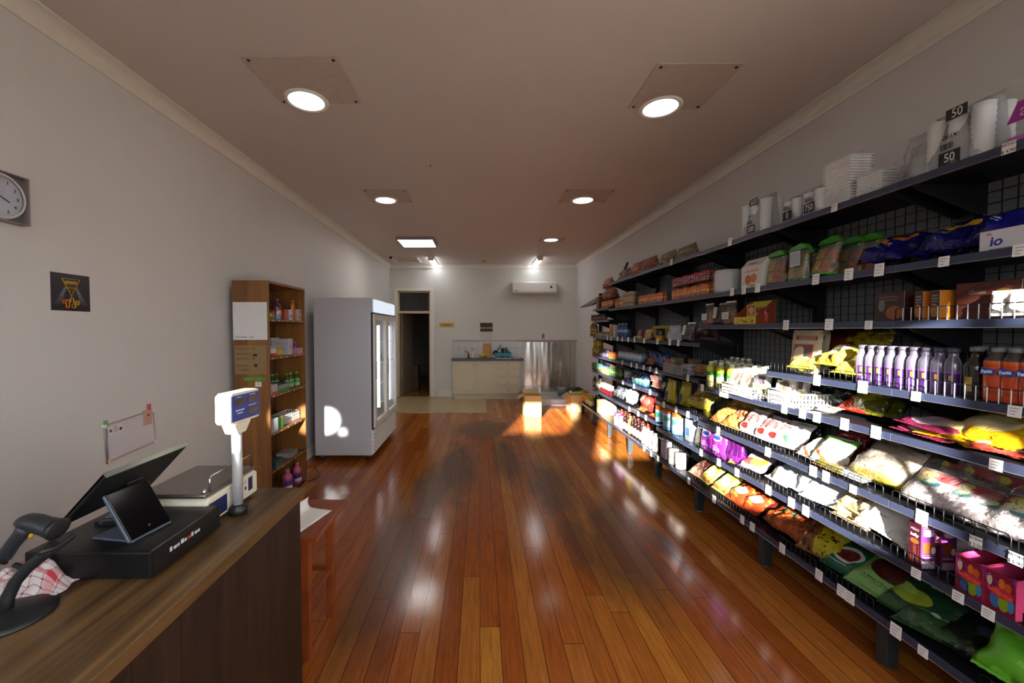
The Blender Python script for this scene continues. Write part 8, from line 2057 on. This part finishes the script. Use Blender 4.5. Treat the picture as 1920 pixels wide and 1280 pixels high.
    ('pink_soap', 'pink soap box in front on the second bookcase shelf', 'box', -1.83, 3.97, 1.363, 90.7, 0, None, 1),
    ('pink_soap', 'pink soap box under the purple box', 'box', -1.935, 3.94, 1.363, 88.5, 0, None, 1),
    ('white_red_box', 'white and red powder box at the left of the third bookcase shelf', 'box', -1.84, 3.46, 1.036, 87.9, 0, None, 1),
    ('green_white_box', 'green and white box in the stack behind, first from the bottom', 'box', -1.95, 3.45, 1.036, 91.5, 0, 'green and white boxes in the bookcase', 1),
    ('green_white_box', 'green and white box in the stack behind, second from the bottom', 'box', -1.95, 3.45, 1.1075, 93.6, 0, 'green and white boxes in the bookcase', 1),
    ('green_white_box', 'green and white box in the stack behind, third from the bottom', 'box', -1.95, 3.45, 1.179, 88.4, 0, 'green and white boxes in the bookcase', 1),
    ('grey_tray', 'grey and green carton tray on the third bookcase shelf', 'tray', -1.86, 3.63, 1.036, 91.6, 0, None, 1),
    ('green_shampoo', 'green pump-topped bottle in the row behind the tray, first from the left', 'bottle', -1.965, 3.53, 1.036, 89.3, 0, 'green bottles on the third bookcase shelf', 1),
    ('green_shampoo', 'green pump-topped bottle in the row behind the tray, second from the left', 'bottle', -1.965, 3.605, 1.036, 92.8, 0, 'green bottles on the third bookcase shelf', 1),
    ('green_shampoo', 'green pump-topped bottle in the row behind the tray, third from the left', 'bottle', -1.965, 3.68, 1.036, 90.7, 0, 'green bottles on the third bookcase shelf', 1),
    ('green_shampoo', 'green pump-topped bottle in the row behind the tray, fourth from the left', 'bottle', -1.965, 3.755, 1.036, 88.1, 0, 'green bottles on the third bookcase shelf', 1),
    ('green_shampoo', 'green pump-topped bottle in the row behind the tray, fifth from the left', 'bottle', -1.965, 3.83, 1.036, 87.7, 0, 'green bottles on the third bookcase shelf', 1),
    ('green_shampoo', 'green bottle right of the carton tray, first from the left', 'bottle', -1.85, 3.8, 1.036, 86.2, 0, 'green bottles on the third bookcase shelf', 1),
    ('green_shampoo', 'green bottle right of the carton tray, second from the left', 'bottle', -1.85, 3.872, 1.036, 89.8, 0, 'green bottles on the third bookcase shelf', 1),
    ('green_shampoo', 'green bottle standing alone at the right of the third bookcase shelf', 'bottle', -1.84, 3.985, 1.036, 89.1, 0, None, 1),
    ('white_cube_box', 'plain white box at the left of the fourth bookcase shelf', 'box', -1.84, 3.46, 0.706, 87.4, 0, None, 1),
    ('green_carton', 'green carton on the fourth bookcase shelf', 'box', -1.83, 3.58, 0.706, 88.9, 0, None, 1),
    ('bk_basket', 'white perforated basket at the right of the fourth bookcase shelf', 'basket', -1.9, 3.865, 0.706, 88.6, 0, None, 1),
    ('bk_basket', 'white perforated basket stacked behind on the fourth bookcase shelf', 'basket', -1.975, 3.52, 0.706, 92.2, 0, None, 1),
    ('teal_box', 'dark teal sponge pack on the fifth bookcase shelf', 'box', -1.84, 3.52, 0.381, 87.1, 0, None, 1),
    ('grey_pack', 'grey and white pack lying on the fifth bookcase shelf', 'box', -1.87, 3.83, 0.381, 93.9, 0, None, 1),
    ('orange_can_tall', 'rusty orange spray can at the back, first from the left', 'can', -2.02, 3.55, 0.381, 89.8, 0, 'orange spray cans in the bookcase', 1),
    ('orange_can_tall', 'rusty orange spray can at the back, second from the left', 'can', -2.02, 3.65, 0.381, 90.8, 0, 'orange spray cans in the bookcase', 1),
    ('orange_can_tall', 'rusty orange spray can at the back, third from the left', 'can', -2.02, 3.75, 0.381, 89.7, 0, 'orange spray cans in the bookcase', 1),
    ('pink_bottle', 'pink softener bottle with blue emblem, left of two at the bottom', 'bottle', -1.85, 3.79, 0.056, 92.7, 0, 'pink bottles at the bottom of the bookcase', 1),
    ('pink_bottle', 'pink softener bottle with blue emblem, right of two at the bottom', 'bottle', -1.85, 3.985, 0.056, 92.6, 0, 'pink bottles at the bottom of the bookcase', 1),
]
for a in ITEMS:
    place(a[0], a[1], a[2], a[3], a[4], a[5], a[6], a[7], a[8], a[9])
